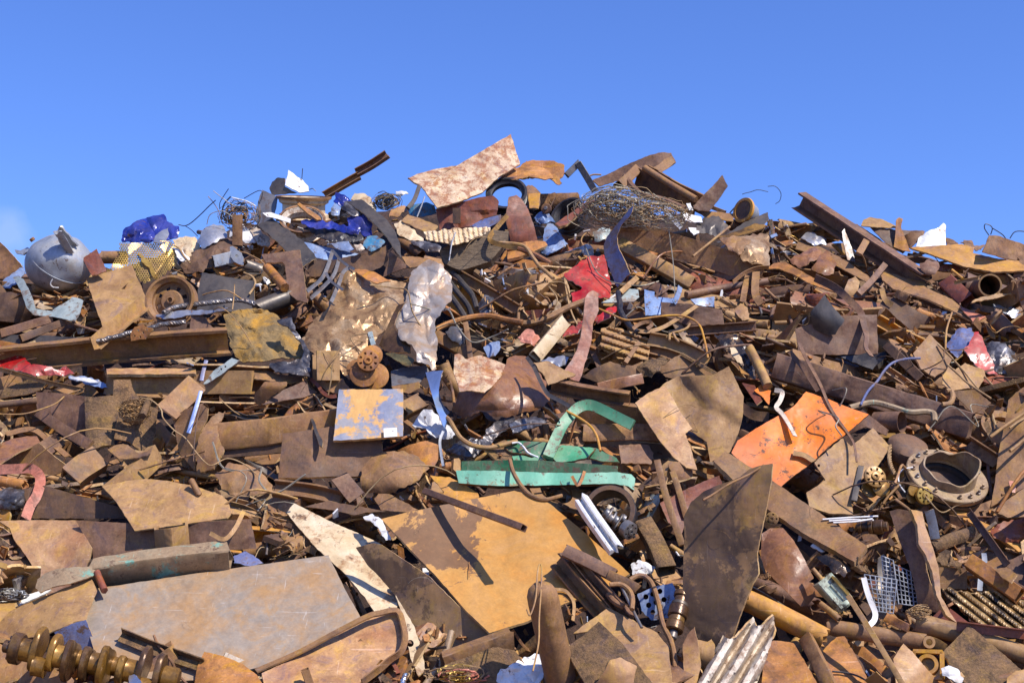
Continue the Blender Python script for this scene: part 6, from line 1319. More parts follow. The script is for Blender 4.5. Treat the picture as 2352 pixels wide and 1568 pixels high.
# ------------------------------------------------------------------ lower right of centre (tile j)
fr('j')
PARENT[0] = 'the green base plate'
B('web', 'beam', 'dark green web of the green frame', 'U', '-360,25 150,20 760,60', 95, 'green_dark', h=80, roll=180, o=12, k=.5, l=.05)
PARENT[0] = None
PARENT[0] = 'the green base plate'
S('front_rail', 'beam', 'pale mint front rail', '-400,50 -100,55 200,68 500,70 760,65 850,80 878,110 872,195 830,165 740,148 560,150 200,160 -100,165 -380,140', 'mint', o=14, g=(0, .35), th=.06, l=.1, ref='the mint-green rail')
PARENT[0] = None
T('hose', 'hose', 'dark rusty hose looping in front of the mint-green rail', '-15,-30 10,60 70,160 140,225 240,252 360,225', 16, 'rust_mid', o=16)
R('steel_strip', 'steel strip', 'small rusty forked strip on the mint-green rail', '520,50 500,110 470,150 430,85', 22, 'rust_orange', o=16)
X('drum_ring', 'tyre', 'black oily ring like a drum behind the white channel', 700, 330, lambda O, s: [part('tread', *lathe_w(O, cv(-.15, .35, .92), [(150 * s, -220 * s), (185 * s, -220 * s), (190 * s, -150 * s), (185 * s, -140 * s), (190 * s, -90 * s), (185 * s, -80 * s), (188 * s, 0), (150 * s, 5 * s), (148 * s, -60 * s), (150 * s, -220 * s)], 44), 'black', 35), part('side_ring', *lathe_w(O, cv(-.15, .35, .92), [(150 * s, 0), (182 * s, 0), (182 * s, 10 * s), (150 * s, 10 * s), (150 * s, 0)], 44), 'rust_dark')], o=10, ref='the black drum ring')
B('white_channel', 'beam', 'white chipped channel leaning left of the small crankshaft', 'W', '490,250 590,400 740,610', 120, 'white', h=50, roll=0, o=14, l=.1, ref='the white chipped channel')
X('crankshaft', 'crankshaft', 'small steel crankshaft beside the white channel', 660, 340, crank(170, 130, 38, 2, 'steel', 'steel_dark', .0, start_flange=False), o=13, l=.06, ref='the small crankshaft')
PARENT[0] = 'the small crankshaft'
X('end_flange', 'hub', 'round steel end flange of the small crankshaft', 850, 480, hub_disc(62, (.6, -.3, .75), 'steel', 6, .4, thick=.9), o=14, l=.06, ref='the small steel flange')
PARENT[0] = None
B('flat_bar', 'bar', 'left one of two long thin upright bars', 'flat', '1040,-30 1110,250 1220,580', 48, 'rust_mid', h=24, o=13, k=.3, ref='the two upright thin bars')
B('flat_bar', 'bar', 'right one of two long thin upright bars', 'flat', '1150,50 1200,200 1250,380', 44, 'rust_mid', h=24, o=12, k=.3)
S('red_plate', 'steel plate', 'dull red-brown plate behind the tall curved sheet', '1060,280 1200,200 1380,120 1485,80 1510,150 1400,260 1260,380 1215,500 1120,420', 'rust_red', o=10, g=(-.1, .3))
S('scrap_plate', 'curved plate', 'tan curled plates between the bars and the orange plate', '1120,0 1250,-40 1300,40 1290,110 1200,140 1150,70', 'rust_mid', o=11, bul=.06)
B('square_post', 'post', 'gritty dark box post leaning in the central gap', 'box', '940,420 1020,560 1110,760', 130, 'rust_grit', h=90, o=10, roll=20)
C('rag', 'rag', 'white and red litter in the central gap', '850,720 900,690 960,700 1030,740 1000,780 920,790 870,800', 'white', .04, 14, .05, o=12)
S('blue_grid', 'grille', 'blue-grey slotted panel deep in the central gap', '900,930 1000,880 1150,850 1200,960 1150,1090 1000,1120 930,1050', 'blue_pale', o=9, holes=[(960, 950, 20), (1010, 930, 20), (1060, 910, 20), (980, 1010, 20), (1035, 990, 20), (1090, 970, 20), (1010, 1060, 18), (1065, 1045, 18)])
B('leaf_arm', 'linkage', 'upper rusty arm of the bolted linkage over the yellow plate', 'box', '380,620 550,700 740,800', 90, 'rust_purple', h=50, roll=15, o=15, k=.6, ref='the bolted linkage')
PARENT[0] = 'the bolted linkage'
B('link', 'linkage', 'drilled link with eye at the end of the rusty arm', 'flat', '690,790 800,840 900,890', 70, 'rust_mid', h=34, o=16)
PARENT[0] = None
B('channel_beam', 'beam', 'long rusty channel below the bolted linkage', 'U', '330,680 480,860 680,1080', 130, 'rust_mid', h=90, roll=-30, o=14, k=.6)
B('channel_beam', 'beam', 'second slimmer rusty channel beside the linkage channel', 'U', '440,640 620,860 840,1110', 80, 'rust', h=70, roll=-20, o=14, k=.6)
X('gas_bottle', 'gas cylinder', 'upright rusty gas cylinder with rounded shoulder at the bottom', 270, 1180, lathe_x([(0, 370), (55, 362), (92, 330), (108, 285), (112, 220), (112, -420), (0, -430)], (-.2, .93, .3), 'rust_mid', 'shell', 40, 8), o=16, l=.15, ref='the gas cylinder')
S('steel_plate', 'steel plate', 'tan plate with lit upper facet right of the gas cylinder', '440,1215 560,1120 690,1030 790,1080 920,1150 1040,1210 1120,1310 1145,1500 1150,1620 950,1600 800,1400 640,1190', 'rust_tan', o=14, g=(0, .75), th=.014, l=.06, fold=[(440, 1240, 900, 1180, .4)], ref='the tan faceted plate')
S('steel_plate', 'steel plate', 'dark gritty square plate overlapping the tan faceted plate', '378,1330 500,1240 622,1130 800,1300 1010,1580 1000,1640 560,1640 470,1480', 'rust_grit', o=16, g=(.15, .7), th=.02, l=.05)
S('scrap_plate', 'metal scrap', 'pink-tan rounded block at the very bottom', '580,1600 650,1500 700,1400 765,1385 885,1450 850,1640 620,1640', 'rust_pink', o=18, bul=.06, th=.03)
T('wire', 'wire', 'thin brown wire loop standing before the gas cylinder', '105,1040 130,1080 170,960 180,800 195,720 212,740 208,900 195,1100 190,1280 150,1480', 6, 'rust_tan', o=18, sides=6)
T('hose', 'hose', 'brown hose snaking down to the bottom edge', '845,830 900,800 960,810 1010,870 1050,1000 1080,1140 1140,1270 1165,1380 1170,1460', 20, 'rust_mid', o=17, ref='the snaking brown hose')
B('steel_rod', 'rod', 'slim blue-grey rod leaning in the central gap', 'rod', '770,845 850,1010 930,1170', 22, 'steel', o=16)
T('hose', 'hose', 'short brown hose end curling over the slim rod', '700,862 780,860 840,900 865,960 860,1040', 18, 'rust_mid', o=16)
X('camshaft', 'shaft', 'dark shiny stepped shaft left of the tall curved sheet', 1225, 920, shaft([(60, 40), (48, 50), (62, 26), (70, 90), (58, 40), (66, 70), (34, 60), (22, 30)], (-.28, -.75, .6), 'brown_oily', {2: 'steel_dark', 6: 'steel'}), o=12, l=.08, ref='the shiny stepped shaft')
S('tall_sheet', 'steel sheet', 'tall dark curved sheet standing upright beside the yellow-brown open pipe', '1240,480 1235,380 1290,270 1380,195 1480,150 1560,125 1640,90 1700,40 1780,12 1870,-2 1862,110 1830,300 1790,480 1760,640 1772,780 1720,880 1650,1050 1610,1170 1580,1250 1500,1310 1420,1290 1310,1230 1240,1150 1225,960 1232,700', 'tall_sheet', o=17, g=(.55, .25), th=.02, l=.12, bul=.05, warp=.02, ref='the tall dark sheet', res=26, smooth=50)
S('corrugated_sheet', 'steel sheet', 'white rusty corrugated sheet at the bottom right of centre', '1310,1610 1420,1420 1510,1225 1560,1255 1600,1235 1725,1095 1755,1160 1790,1150 1870,1075 1890,1190 1830,1360 1740,1600', 'white_rusty', o=18, g=(0, .5), corr=(-58, 128, .085), th=.014, res=46, ref='the white corrugated sheet')
S('steel_plate', 'steel plate', 'narrow upright rust plate left of the white corrugated sheet', '1225,1290 1260,1220 1310,1165 1335,1290 1355,1440 1310,1620 1240,1620 1228,1420', 'rust_pink', o=18, g=(.1, .3))
S('scrap_plate', 'curved plate', 'small curled tan plate behind the white corrugated sheet', '1330,1260 1400,1275 1430,1255 1455,1300 1445,1400 1370,1500 1345,1420', 'rust_tan', o=17, bul=.08)
R('steel_strip', 'steel strip', 'bent tan strap right of the gas cylinder', '305,895 380,905 430,960 445,1020 435,1120', 24, 'rust_tan', o=15, q0=20)
T('steel_rod', 'rod', 'short rusty bar ends below the linkage', '690,930 730,980 800,1020', 22, 'rust', o=16)

# ------------------------------------------------------------------ lower right (tile m)
fr('m')
S('steel_bar', 'steel plate', 'long flat rusty plank running down right below the orange plate', '-500,-450 -395,-545 100,-230 520,60 912,335 796,478 300,200 60,30 -200,-150', 'rust_mid', o=12, g=(.1, .8), th=.05, l=.1, ref='the long flat plank')
X('roller', 'roller', 'brass-brown roller end under the long flat plank', 35, 60, hub_disc(58, (-.2, .1, .97), 'rust_tan', 5, .5, thick=1.0), o=12, l=.08)
C('vessel', 'tank', 'bent glossy pink-tan vessel below the long flat plank', '-60,420 -60,200 20,150 140,150 240,270 330,430 415,605 370,640 450,670 505,735 512,780 430,770 360,855 300,865 190,750 80,640 -30,520', 'rust_gloss', .012, 2.5, .22, o=12, l=.08, res=30, j=.5, ref='the bent pink-tan vessel', g=(-.1, .5))
def gearbox(lift):
    c = P(np.array(1764 + 600 * .25), np.array(1176 + 735 * .25), np.array(float(D(1350.)) - lift - .15)); s = float(D(1350.)) / FPX * .25
    ax = unit(.62 * RGT - .72 * UPV + .25 * -FWD); ay = unit(.75 * RGT + .6 * UPV - .1 * FWD); ay = unit(ay - ax * (ay @ ax)); az = np.cross(ax, ay)
    if az @ (CAM - c) < 0: az = -az
    out = []
    V, F = beam_w(np.array([c - ax * 150 * s, c - ax * 145 * s, c - ax * 60 * s, c + ax * 60 * s, c + ax * 130 * s, c + ax * 150 * s]), 'box', 170 * s, 150 * s, 20, 2, .03, hollow=False)
    out.append(part('housing', V, F, 'mint_pale', 40))
    V, F = lathe_w(c + ax * 120 * s, ax, [(0, 0), (90 * s, 0), (92 * s, 40 * s), (70 * s, 60 * s), (0, 62 * s)], 24); out.append(part('end_cover', V, F, 'mint_pale', 40))
    V, F = lathe_w(c - ax * 130 * s, -ax, [(0, 0), (34 * s, 0), (34 * s, 30 * s), (22 * s, 34 * s), (22 * s, 150 * s), (0, 152 * s)], 16); out.append(part('shaft', V, F, 'rust_tan', 40))
    q = c + ay * 80 * s + az * 60 * s - ax * 20 * s
    V, F = hexa(c + ay * 92 * s, ax * 118 * s, ay * 10 * s, az * 88 * s); out.append(part('cover_plate', V, F, 'brass'))
    V, F = hexa(c + ay * 104 * s, ax * 98 * s, ay * 4 * s, az * 68 * s); out.append(part('cover_panel', V, F, 'olive_oily'))
    for k in range(3):
        V, F = hexa(c + az * 78 * s + ay * (k - 1) * 34 * s + ax * 20 * s, ax * 90 * s, ay * 7 * s, az * 8 * s); out.append(part('rib', V, F, 'mint_pale'))
    V, F = lathe_w(c - ax * 60 * s - ay * 40 * s + az * 76 * s, az, [(0, 0), (16 * s, 0), (16 * s, 10 * s), (0, 11 * s)], 6); out.append(part('bolt', V, F, 'black'))
    V, F = lathe_w(c + ax * 140 * s - ay * 30 * s + az * 70 * s, az, [(10 * s, 0), (22 * s, 0), (22 * s, 9 * s), (10 * s, 9 * s), (10 * s, 0)], 12); out.append(part('eyelet', V, F, 'brass'))
    return out
add('gearbox', 'gearbox', 'pale mint oily gearbox casting with shaft and cover', gearbox, 15, .12, 1914, 1360, 'the mint gearbox')
B('pipe', 'pipe', 'yellow-brown open pipe pointing right toward the bottom corner', 'pipe', '-190,810 180,985 520,1165', 205, 'rust_yellow', o=16, k=.55, l=.06, ref='the yellow-brown open pipe')
B('pipe', 'pipe', 'flattened brown pipe right of the yellow-brown open pipe', 'rod', '545,1050 900,1110 1440,1190', 150, 'rust_mid', h=110, o=14, k=.7, ref='the flattened brown pipe')
B('pipe', 'pipe', 'long tan round pipe running off the right edge', 'rod', '1360,1010 1800,1130 2380,1320', 180, 'rust_tan', o=14, k=.7, ref='the long tan pipe')
B('angle_iron', 'angle iron', 'thin maroon angle bar above the long tan pipe', 'L', '1740,1040 2360,1120', 90, 'rust_red', h=50, o=15)
B('flat_bar', 'bar', 'very long narrow bar slanting down from the mint gearbox', 'flat', '735,765 980,1150 1250,1600', 52, 'rust_tan', h=40, o=18, l=.1, k=.5, ref='the long narrow bar')
B('box_beam', 'beam', 'ochre square tube slanting down at the right', 'box', '1850,455 2060,600 2310,770', 140, 'rust_orange', h=120, roll=12, o=14, ref='the ochre square tube')
C('corrugated_sheet', 'steel sheet', 'oily striped corrugated sheet near the right edge', '1598,705 1660,690 1760,722 1900,742 2050,730 2150,735 2210,790 2360,755 2360,1085 2240,1075 2110,1055 1950,1035 1880,1010 1780,900 1690,810', 'corr_oily', .015, 4, .03, o=13, corr=(38, 62, .02), res=70, l=.12, q=3, ref='the oily corrugated sheet')
S('steel_plate', 'steel plate', 'dark gritty diamond plate at the bottom right', '1588,1300 1720,1170 1842,1038 1980,1150 2160,1310 2325,1452 2280,1620 1850,1620 1740,1500 1665,1410 1640,1350', 'rust_grit', o=17, g=(0, .8), th=.02, l=.06, ref='the gritty diamond plate')
S('steel_plate', 'steel plate', 'orange-brown stained plate at the bottom below the open pipe', '-40,1230 50,1180 150,1190 235,1205 320,1340 480,1620 -60,1620', 'rust_orange', o=15, g=(0, .85), l=.03)
B('box_beam', 'beam', 'rust-brown box bar beside the stained orange plate', 'box', '345,1150 450,1350 580,1620', 130, 'rust_mid', h=70, roll=-18, o=17)
S('steel_plate', 'steel plate', 'second stained orange plate right of the box bar', '488,1290 560,1210 630,1150 705,1142 800,1310 960,1620 640,1620 560,1440', 'rust_orange', o=15, g=(0, .85))
S('shield_plate', 'steel plate', 'pointed pale tan shield plate along the bottom edge', '1150,1350 1200,1270 1243,1208 1320,1280 1420,1400 1620,1620 1180,1640', 'rust_pink', o=17, g=(-.2, .6), bul=.06, ref='the pointed shield plate')
def gold_bracket(lift):
    d = float(D(1530.)) - lift; O = P(np.array(1764 + 1470 * .25), np.array(1176 + 1400 * .25), np.array(d)); s = d / FPX * .25; ax = cv(-.35, .45, .82)
    a, b = basis(ax); out = []
    V, F = lathe_w(O, ax, [(62 * s, 0), (95 * s, 0), (95 * s, 30 * s), (62 * s, 30 * s), (62 * s, 0)], 30); out.append(part('ring', V, F, 'rust_yellow', 40))
    for k, (u, v, w_, h_) in enumerate(((0, 120, 130, 18), (0, -120, 130, 18), (125, 0, 18, 120), (-125, 0, 18, 120))):
        V, F = hexa(O + a * u * s + b * v * s, a * w_ * s, b * h_ * s, ax * 26 * s); out.append(part('frame_bar', V, F, 'rust_yellow'))
    V, F = disc(O, ax, 100 * s, -30 * s, -10 * s); out.append(part('base', V, F, 'ochre_oily'))
    return out
add('bearing_housing', 'bearing housing', 'ochre square bearing frame left of the gritty diamond plate', gold_bracket, 16, .08, 2131, 1526, 'the ochre bearing frame')
B('drilled_bar', 'bar', 'ochre link bar with a round hole above the bearing frame', 'flat', '1440,1180 1530,1200 1630,1260', 100, 'ochre_oily', h=40, o=15, ref='the ochre link bar')
PARENT[0] = 'the ochre link bar'
X('eye', 'ring', 'round eye at the head of the ochre link bar', 1478, 1192, lathe_x([(30, -8), (56, -8), (56, 14), (30, 14), (30, -8)], (0, .3, .95), 'rust_tan', 'ring', 24), o=16)
PARENT[0] = None
S('steel_plate', 'steel plate', 'purple-brown plate corner at the right edge', '2070,520 2200,450 2360,375 2360,770 2300,720 2240,660 2290,580 2200,505', 'rust_purple', o=13, g=(.2, .5))
S('scrap_plate', 'steel plate', 'small tan folded plate on the purple-brown corner', '2080,525 2195,505 2292,580 2235,650 2150,600', 'rust_mid', o=14)
B('drilled_bar', 'bar', 'bright galvanised drilled strip standing in the right gap', 'flat', '1480,-20 1510,100 1535,245', 86, 'steel', h=20, o=13, k=.2)
X('motor', 'engine part', 'dark oily stepped cylinder in the right gap', 830, 140, shaft([(70, 40), (58, 60), (76, 40), (66, 90), (44, 40)], (.9, .1, .45), 'brown_oily'), o=12, l=.05, ref='the dark oily cylinder')
B('pipe', 'pipe', 'knobby sandy pipe running up right behind the crushed channel', 'rod', '1500,320 1700,250 1890,180', 120, 'rust_grit', o=12, dent=.05)
C('curled_plate', 'steel sheet', 'glossy red-brown curled sheet at the right edge', '2030,195 2110,110 2220,80 2360,55 2360,285 2250,302 2170,280 2100,240', 'rust_red', .03, 4, .1, o=13)
B('angle_iron', 'angle iron', 'purple-brown angle bar falling right above the ochre square tube', 'L', '1840,-10 2020,230 2190,470', 66, 'rust_purple', o=13)
B('box_beam', 'beam', 'open rusty box channel left of the ochre square tube', 'U', '1570,600 1820,610', 190, 'rust_mid', h=80, roll=180, o=12)
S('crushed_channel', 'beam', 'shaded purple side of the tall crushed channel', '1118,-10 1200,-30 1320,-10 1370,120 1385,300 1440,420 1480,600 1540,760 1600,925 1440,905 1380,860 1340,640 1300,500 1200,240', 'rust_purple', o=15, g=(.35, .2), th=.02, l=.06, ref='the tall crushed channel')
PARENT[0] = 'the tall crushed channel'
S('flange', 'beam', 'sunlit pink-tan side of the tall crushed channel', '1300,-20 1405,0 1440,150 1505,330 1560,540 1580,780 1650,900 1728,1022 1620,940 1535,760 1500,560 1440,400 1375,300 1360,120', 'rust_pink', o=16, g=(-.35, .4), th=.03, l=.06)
PARENT[0] = None
def wire_screen(lift):
    out = []; parts_ = []
    def wing(q, nu, nv, dz, w1, w2):
        Vs, Fs, n0 = [], [], 0
        q = [np.array(p_, float) * .25 + (1764, 1176) for p_ in q]
        d0 = float(D(q[0][1] * .5 + q[2][1] * .5)) - lift
        def at(u, v):
            p_ = (q[0] * (1 - u) + q[1] * u) * (1 - v) + (q[3] * (1 - u) + q[2] * u) * v
            z = .03 * math.sin(u * 5 + dz) + .02 * math.sin(v * 6) + dz * u * .12
            return P(np.array(p_[0]), np.array(p_[1]), np.array(d0 - z - (p_[1] - 1360) * d0 / FPX * .5))
        for k in range(nu + 1):
            V, F = tube_w([at(k / nu, t) for t in np.linspace(0, 1, 14)], .0042, 5); Vs.append(V); Fs += [tuple(i + n0 for i in f) for f in F]; n0 += len(V)
        for k in range(nv + 1):
            V, F = tube_w([at(t, k / nv) for t in np.linspace(0, 1, 12)], .0042, 5); Vs.append(V); Fs += [tuple(i + n0 for i in f) for f in F]; n0 += len(V)
        return part('grid_wing', np.vstack(Vs), Fs, 'galv', 60)
    return [wing([(885, 570), (1185, 620), (1150, 930), (960, 900)], 6, 8, .3, 0, 0), wing([(1045, 400), (1150, 440), (1200, 840), (1080, 860)], 3, 11, .9, 0, 0), wing([(1160, 480), (1345, 560), (1375, 860), (1200, 840)], 5, 8, -.4, 0, 0)]
add('wire_screen', 'wire mesh', 'bent welded wire mesh screen left of the crushed channel', wire_screen, 14, .12, 2048, 1340, 'the wire mesh screen', q=5)
S('sheet_scrap', 'steel sheet', 'grey sheet behind the welded wire mesh', '1010,420 1060,385 1110,440 1170,640 1110,900 1040,900 1000,700', 'steel_dark', o=12)
R('chrome_strip', 'metal scrap', 'white bent metal strip at the left of the wire mesh', '880,600 910,720 945,820 985,920 975,990 920,1045', 50, 'white', o=16)
X('straw_tuft', 'fibre tuft', 'small dry twig nest at the foot of the wire mesh', 1390, 910, wire_bundle(110, 65, 70, 3.5, ['straw', 'rust_tan'], .6, (.8, 3), 51), o=17)
B('block', 'block', 'short tan chamfered block below the wire mesh', 'box', '1080,960 1180,1010 1290,1065', 80, 'rust_orange', o=15)
C('rag', 'rag', 'white crumpled paper left of the gritty diamond plate', '1590,1440 1660,1405 1740,1440 1790,1520 1760,1580 1690,1540 1610,1500', 'white', .04, 10, .06, o=18)
S('curved_plate', 'curved plate', 'round-edged ochre plate in the bottom right corner', '2180,1620 2200,1520 2280,1460 2370,1445 2370,1620', 'rust_tan', o=18, bul=.06)
B('pipe', 'pipe', 'small thin pipe under the mint gearbox', 'pipe', '480,840 570,910 655,985', 62, 'rust_mid', o=14)
for i, a in enumerate(('500,65 720,50 1010,35', '560,80 760,68 970,72', '600,95 800,85 960,60')):
    T('steel_rod', 'rod', ['top', 'middle', 'bottom'][i] + ' one of three thin white sticks above the oily cylinder', a, 9, 'white', o=14, sides=6)
S('sheet_scrap', 'metal scrap', 'small pale green square plate below the long flat plank', '390,310 425,285 525,360 500,372', 'white', o=11)
C('scrap_lump', 'engine part', 'dark oily housing left of the mint gearbox', '430,420 540,390 640,400 720,470 760,540 700,590 600,560 560,500', 'black_oily', .04, 6, .1, o=12)
R('steel_strip', 'steel strip', 'chrome strip end standing by the ochre square tube', '1985,375 1990,470 1960,560 1945,720', 46, 'galv', o=13)
C('crushed_plate', 'metal scrap', 'torn dull plate with frayed edge behind the box channel', '1540,440 1600,360 1690,350 1700,440 1780,470 1770,560 1690,500 1600,480', 'rust_grit', .04, 7, .08, o=13, j=3)
T('wire', 'wire', 'dark bent wire on the stained orange plate at the bottom', '590,1460 700,1470 820,1500 950,1570', 9, 'black', o=17)
# ================================================================== lay the pieces down
COUNT = {}
REFS = []
def place_parts(it, parts):
    props = dict(label=it['label'], category=it['cat'])
    if it['group']: props['group'] = it['group']
    def mk(p, nm, parent, origin_parent):
        c = p['V'].mean(0)
        mats = [p['mat']]; midx = None
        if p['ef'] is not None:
            mats.append(EDGE.get(p['mat'], 'rust_lit_edge')); midx = [0] * p['ef'] + [1] * (len(p['F']) - p['ef'])
        me = new_mesh(nm, p['V'] - c, p['F'], mats, midx, p['smooth'])
        o = link(bpy.data.objects.new(nm, me))
        o.location = c - origin_parent
        if parent: o.parent = parent
        return o
    if len(parts) == 1:
        o = mk(parts[0], it['name'], None, np.zeros(3))
    elif parts[0]['ef'] is not None and len(parts) == 2:
        o = mk(parts[0], it['name'], None, np.zeros(3)); mk(parts[1], parts[1]['name'], o, np.array(o.location))
    else:
        allv = np.vstack([p['V'] for p in parts]); base = np.array((allv[:, 0].mean(), allv[:, 1].mean(), allv[:, 2].min()))
        o = link(bpy.data.objects.new(it['name'], None)); o.empty_display_size = .2; o.location = base
        for p in parts: mk(p, p['name'], o, base)
    for k, v in props.items(): o[k] = v
    o['kind'] = 'thing'
    return o
ROOT = {}
def adopt(o, root):
    """make a laid piece a part of its thing"""
    kids = list(o.children)
    o.location = Vector(o.location) - Vector(root.location); o.parent = root
    for k in ('label', 'category', 'group', 'kind'):
        if k in o.keys(): del o[k]
ZF = ZB.ravel(); HF = HB.ravel(); LATER = []
for it in sorted(ITEMS, key=lambda i: (i['o'], i['n'])):
    parts = it['b'](0.0)
    V = np.vstack([p['V'] for p in parts]); F = []; n0 = 0
    for p in parts:
        F += [tuple(i + n0 for i in f) for f in p['F']]; n0 += len(p['V'])
    u, d = sample_cells(V, F)
    if len(u) == 0: continue
    diff = ZF[u] - d
    lift = it['l'] - np.percentile(diff, it['q'])
    lift = float(np.clip(lift, -.28, 1.7))
    parts = it['b'](lift)
    V = np.vstack([p['V'] for p in parts])
    u, d = sample_cells(V, F)
    vis = d < ZF[u]
    ZF[u] = np.minimum(ZF[u], d); HF[u[vis]] = True
    ob = place_parts(it, parts)
    if it['ref']: ROOT[it['ref']] = ob
    if it['par']: LATER.append((ob, it['par']))
    if it['ref']: REFS.append((it['c'][0], it['c'][1], it['ref']))
    if lift > 1.3: print('HIGH', round(lift, 2), it['label'])

for ob, pr_ in LATER: adopt(ob, ROOT[pr_])

# ================================================================== the mound under the pieces, and the ground
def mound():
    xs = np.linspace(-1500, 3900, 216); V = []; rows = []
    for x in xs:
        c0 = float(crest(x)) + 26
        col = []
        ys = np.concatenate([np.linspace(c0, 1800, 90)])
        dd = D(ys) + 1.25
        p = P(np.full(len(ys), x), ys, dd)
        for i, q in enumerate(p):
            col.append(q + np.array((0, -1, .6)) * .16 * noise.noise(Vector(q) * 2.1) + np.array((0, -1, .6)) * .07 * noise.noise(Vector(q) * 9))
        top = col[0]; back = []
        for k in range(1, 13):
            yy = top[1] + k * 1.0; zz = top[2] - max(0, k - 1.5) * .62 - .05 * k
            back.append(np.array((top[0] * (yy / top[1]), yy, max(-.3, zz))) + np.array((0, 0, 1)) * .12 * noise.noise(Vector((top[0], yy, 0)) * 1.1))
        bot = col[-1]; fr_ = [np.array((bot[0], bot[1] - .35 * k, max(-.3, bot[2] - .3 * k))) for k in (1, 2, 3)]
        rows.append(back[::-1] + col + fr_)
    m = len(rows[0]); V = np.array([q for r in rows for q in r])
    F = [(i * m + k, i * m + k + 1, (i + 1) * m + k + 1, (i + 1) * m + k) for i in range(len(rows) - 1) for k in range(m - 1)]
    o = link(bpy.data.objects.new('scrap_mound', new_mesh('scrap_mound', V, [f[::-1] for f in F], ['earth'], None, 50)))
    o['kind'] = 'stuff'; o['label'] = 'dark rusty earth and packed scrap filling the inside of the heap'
    g = 600
    nn = 24; gv = [(-g + 2 * g * i / nn, -g + 2 * g * j / nn, 0) for i in range(nn + 1) for j in range(nn + 1)]
    gf = [(i * (nn + 1) + j, (i + 1) * (nn + 1) + j, (i + 1) * (nn + 1) + j + 1, i * (nn + 1) + j + 1) for i in range(nn) for j in range(nn)]
    o = link(bpy.data.objects.new('ground', new_mesh('ground', gv, gf, ['ground'], None, 0))); o['kind'] = 'structure'
mound()

# ================================================================== ordinary scrap between the big pieces
PROTO = {}
def proto(kind, V, F, ef=None, smooth=35):
    V = np.array(V, float); V = V - V.mean(0)
    me = new_mesh('scrap_' + kind, V, F, ['rust', 'rust_lit_edge'] if ef is not None else ['rust'], ([0] * ef + [1] * (len(F) - ef)) if ef is not None else None, smooth)
    sub = V[np.linspace(0, len(V) - 1, min(len(V), 70)).astype(int)]
    PROTO.setdefault(kind, []).append((me, sub))
def proto_plate(sd, asp, corners, crump, bend):
    rg = random.Random(sd); ang = sorted(rg.uniform(0, 6.28) for _ in range(corners)); ang = [a * .4 + (i * 6.283 / corners) * .6 for i, a in enumerate(ang)]
    cr_ = [(math.cos(a) * rg.uniform(.38, .55), math.sin(a) * rg.uniform(.38, .55) * asp) for a in ang]
    out = []
    for i in range(corners):
        a, b = np.array(cr_[i]), np.array(cr_[(i + 1) % corners])
        for t in range(6): out.append(a * (1 - t / 6) + b * t / 6 + rg.uniform(-.006, .006))
    n = len(out); V = []; F = []
    rings = [0.02, .25, .5, .75, 1.0]
    for r in rings:
        for q in out: V.append([q[0] * r, q[1] * r, 0])
    for i in range(len(rings) - 1):
        for k in range(n): F.append((i * n + k, (i + 1) * n + k, (i + 1) * n + (k + 1) % n, i * n + (k + 1) % n))
    F.append(tuple(range(n)))
    fa = rg.uniform(0, 3.14); fo = rg.uniform(-.1, .1)
    for v in V:
        t = v[0] * math.cos(fa) + v[1] * math.sin(fa) - fo
        v[2] = bend * (math.sqrt(max(t, 0) ** 2 + .0006) if sd % 2 else t * t * 1.6) + .03 * noise.noise(Vector((v[0] * 2, v[1] * 2, sd)))
        if crump:
            pass
    V = np.array(V)
    if crump: V[:, 2] += crease(V[:, 0], V[:, 1], crump * .4, 5, sd * 1.3)
    V2, F2, k = solidify(V, F, .035)
    return V2, F2, k
for i in range(9):
    proto('plate', *proto_plate(i, (.6, .9, .45)[i % 3], 4 + i % 3, 0, (.3, .5, .9)[i % 3]))
for i in range(7):
    proto('crumple', *proto_plate(40 + i, (.7, 1.0)[i % 2], 5 + i % 3, .18, .5), smooth=20)
for i in range(3):
    proto('gusset', *proto_plate(60 + i, .8, 3, 0, .1))
for i in range(6):
    proto('strip', *proto_plate(80 + i, .2, 4, 0, (.4, .9, 1.6)[i % 3]))
BASE = np.array((0, 12., 3.))
def pbeam(kind, w, h, sd, bend=.05, twist=0, nm=None, dent=.02):
    t = np.linspace(0, 1, 9); pth = np.stack([t - .5, np.zeros(9), bend * np.sin(t * 3.1) + .02 * np.sin(t * 9 + sd)], 1) + BASE
    V, F = beam_w(pth, kind, w, h, sd * 37, sd, dent, twist); proto(nm or kind, V, F)
for i in range(3):
    pbeam('L', .06, .06, i + 50, .03 * i, i * 25, 'angle_iron'); pbeam('U', .07, .05, i + 53, .02 * i, 0, 'channel'); pbeam('pipe', .05, .05, i + 56, .08 * i, 0, 'pipe'); pbeam('box', .055, .045, i + 62, .03 * i, 0, 'square_tube'); pbeam('flat', .05, .014, i + 65, .12 * i + .05, 60 * i + 30, 'flat_bar'); pbeam('T', .09, .08, i + 68, .02, 10, 'angle_iron')
for i in range(3):
    pbeam('L', .13, .13, i, .02 * i, i * 20, 'angle_iron'); pbeam('U', .15 + .03 * i, .09, i + 3, .01, 0, 'channel'); pbeam('pipe', .1 + .05 * i, .1 + .05 * i, i + 6, .04 * i, 0, 'pipe')
    pbeam('rod', .03, .03, i + 9, .1 * i, 0, 'rod'); pbeam('box', .12, .09 + .02 * i, i + 12, .02, 0, 'square_tube'); pbeam('flat', .12, .025, i + 15, .12 * i + .05, 40 * i + 30, 'flat_bar'); pbeam('I', .2, .18, i + 18, 0, 0, 'i_beam')
    pbeam('rod', .012, .012, i + 30, .3, 0, 'wire')
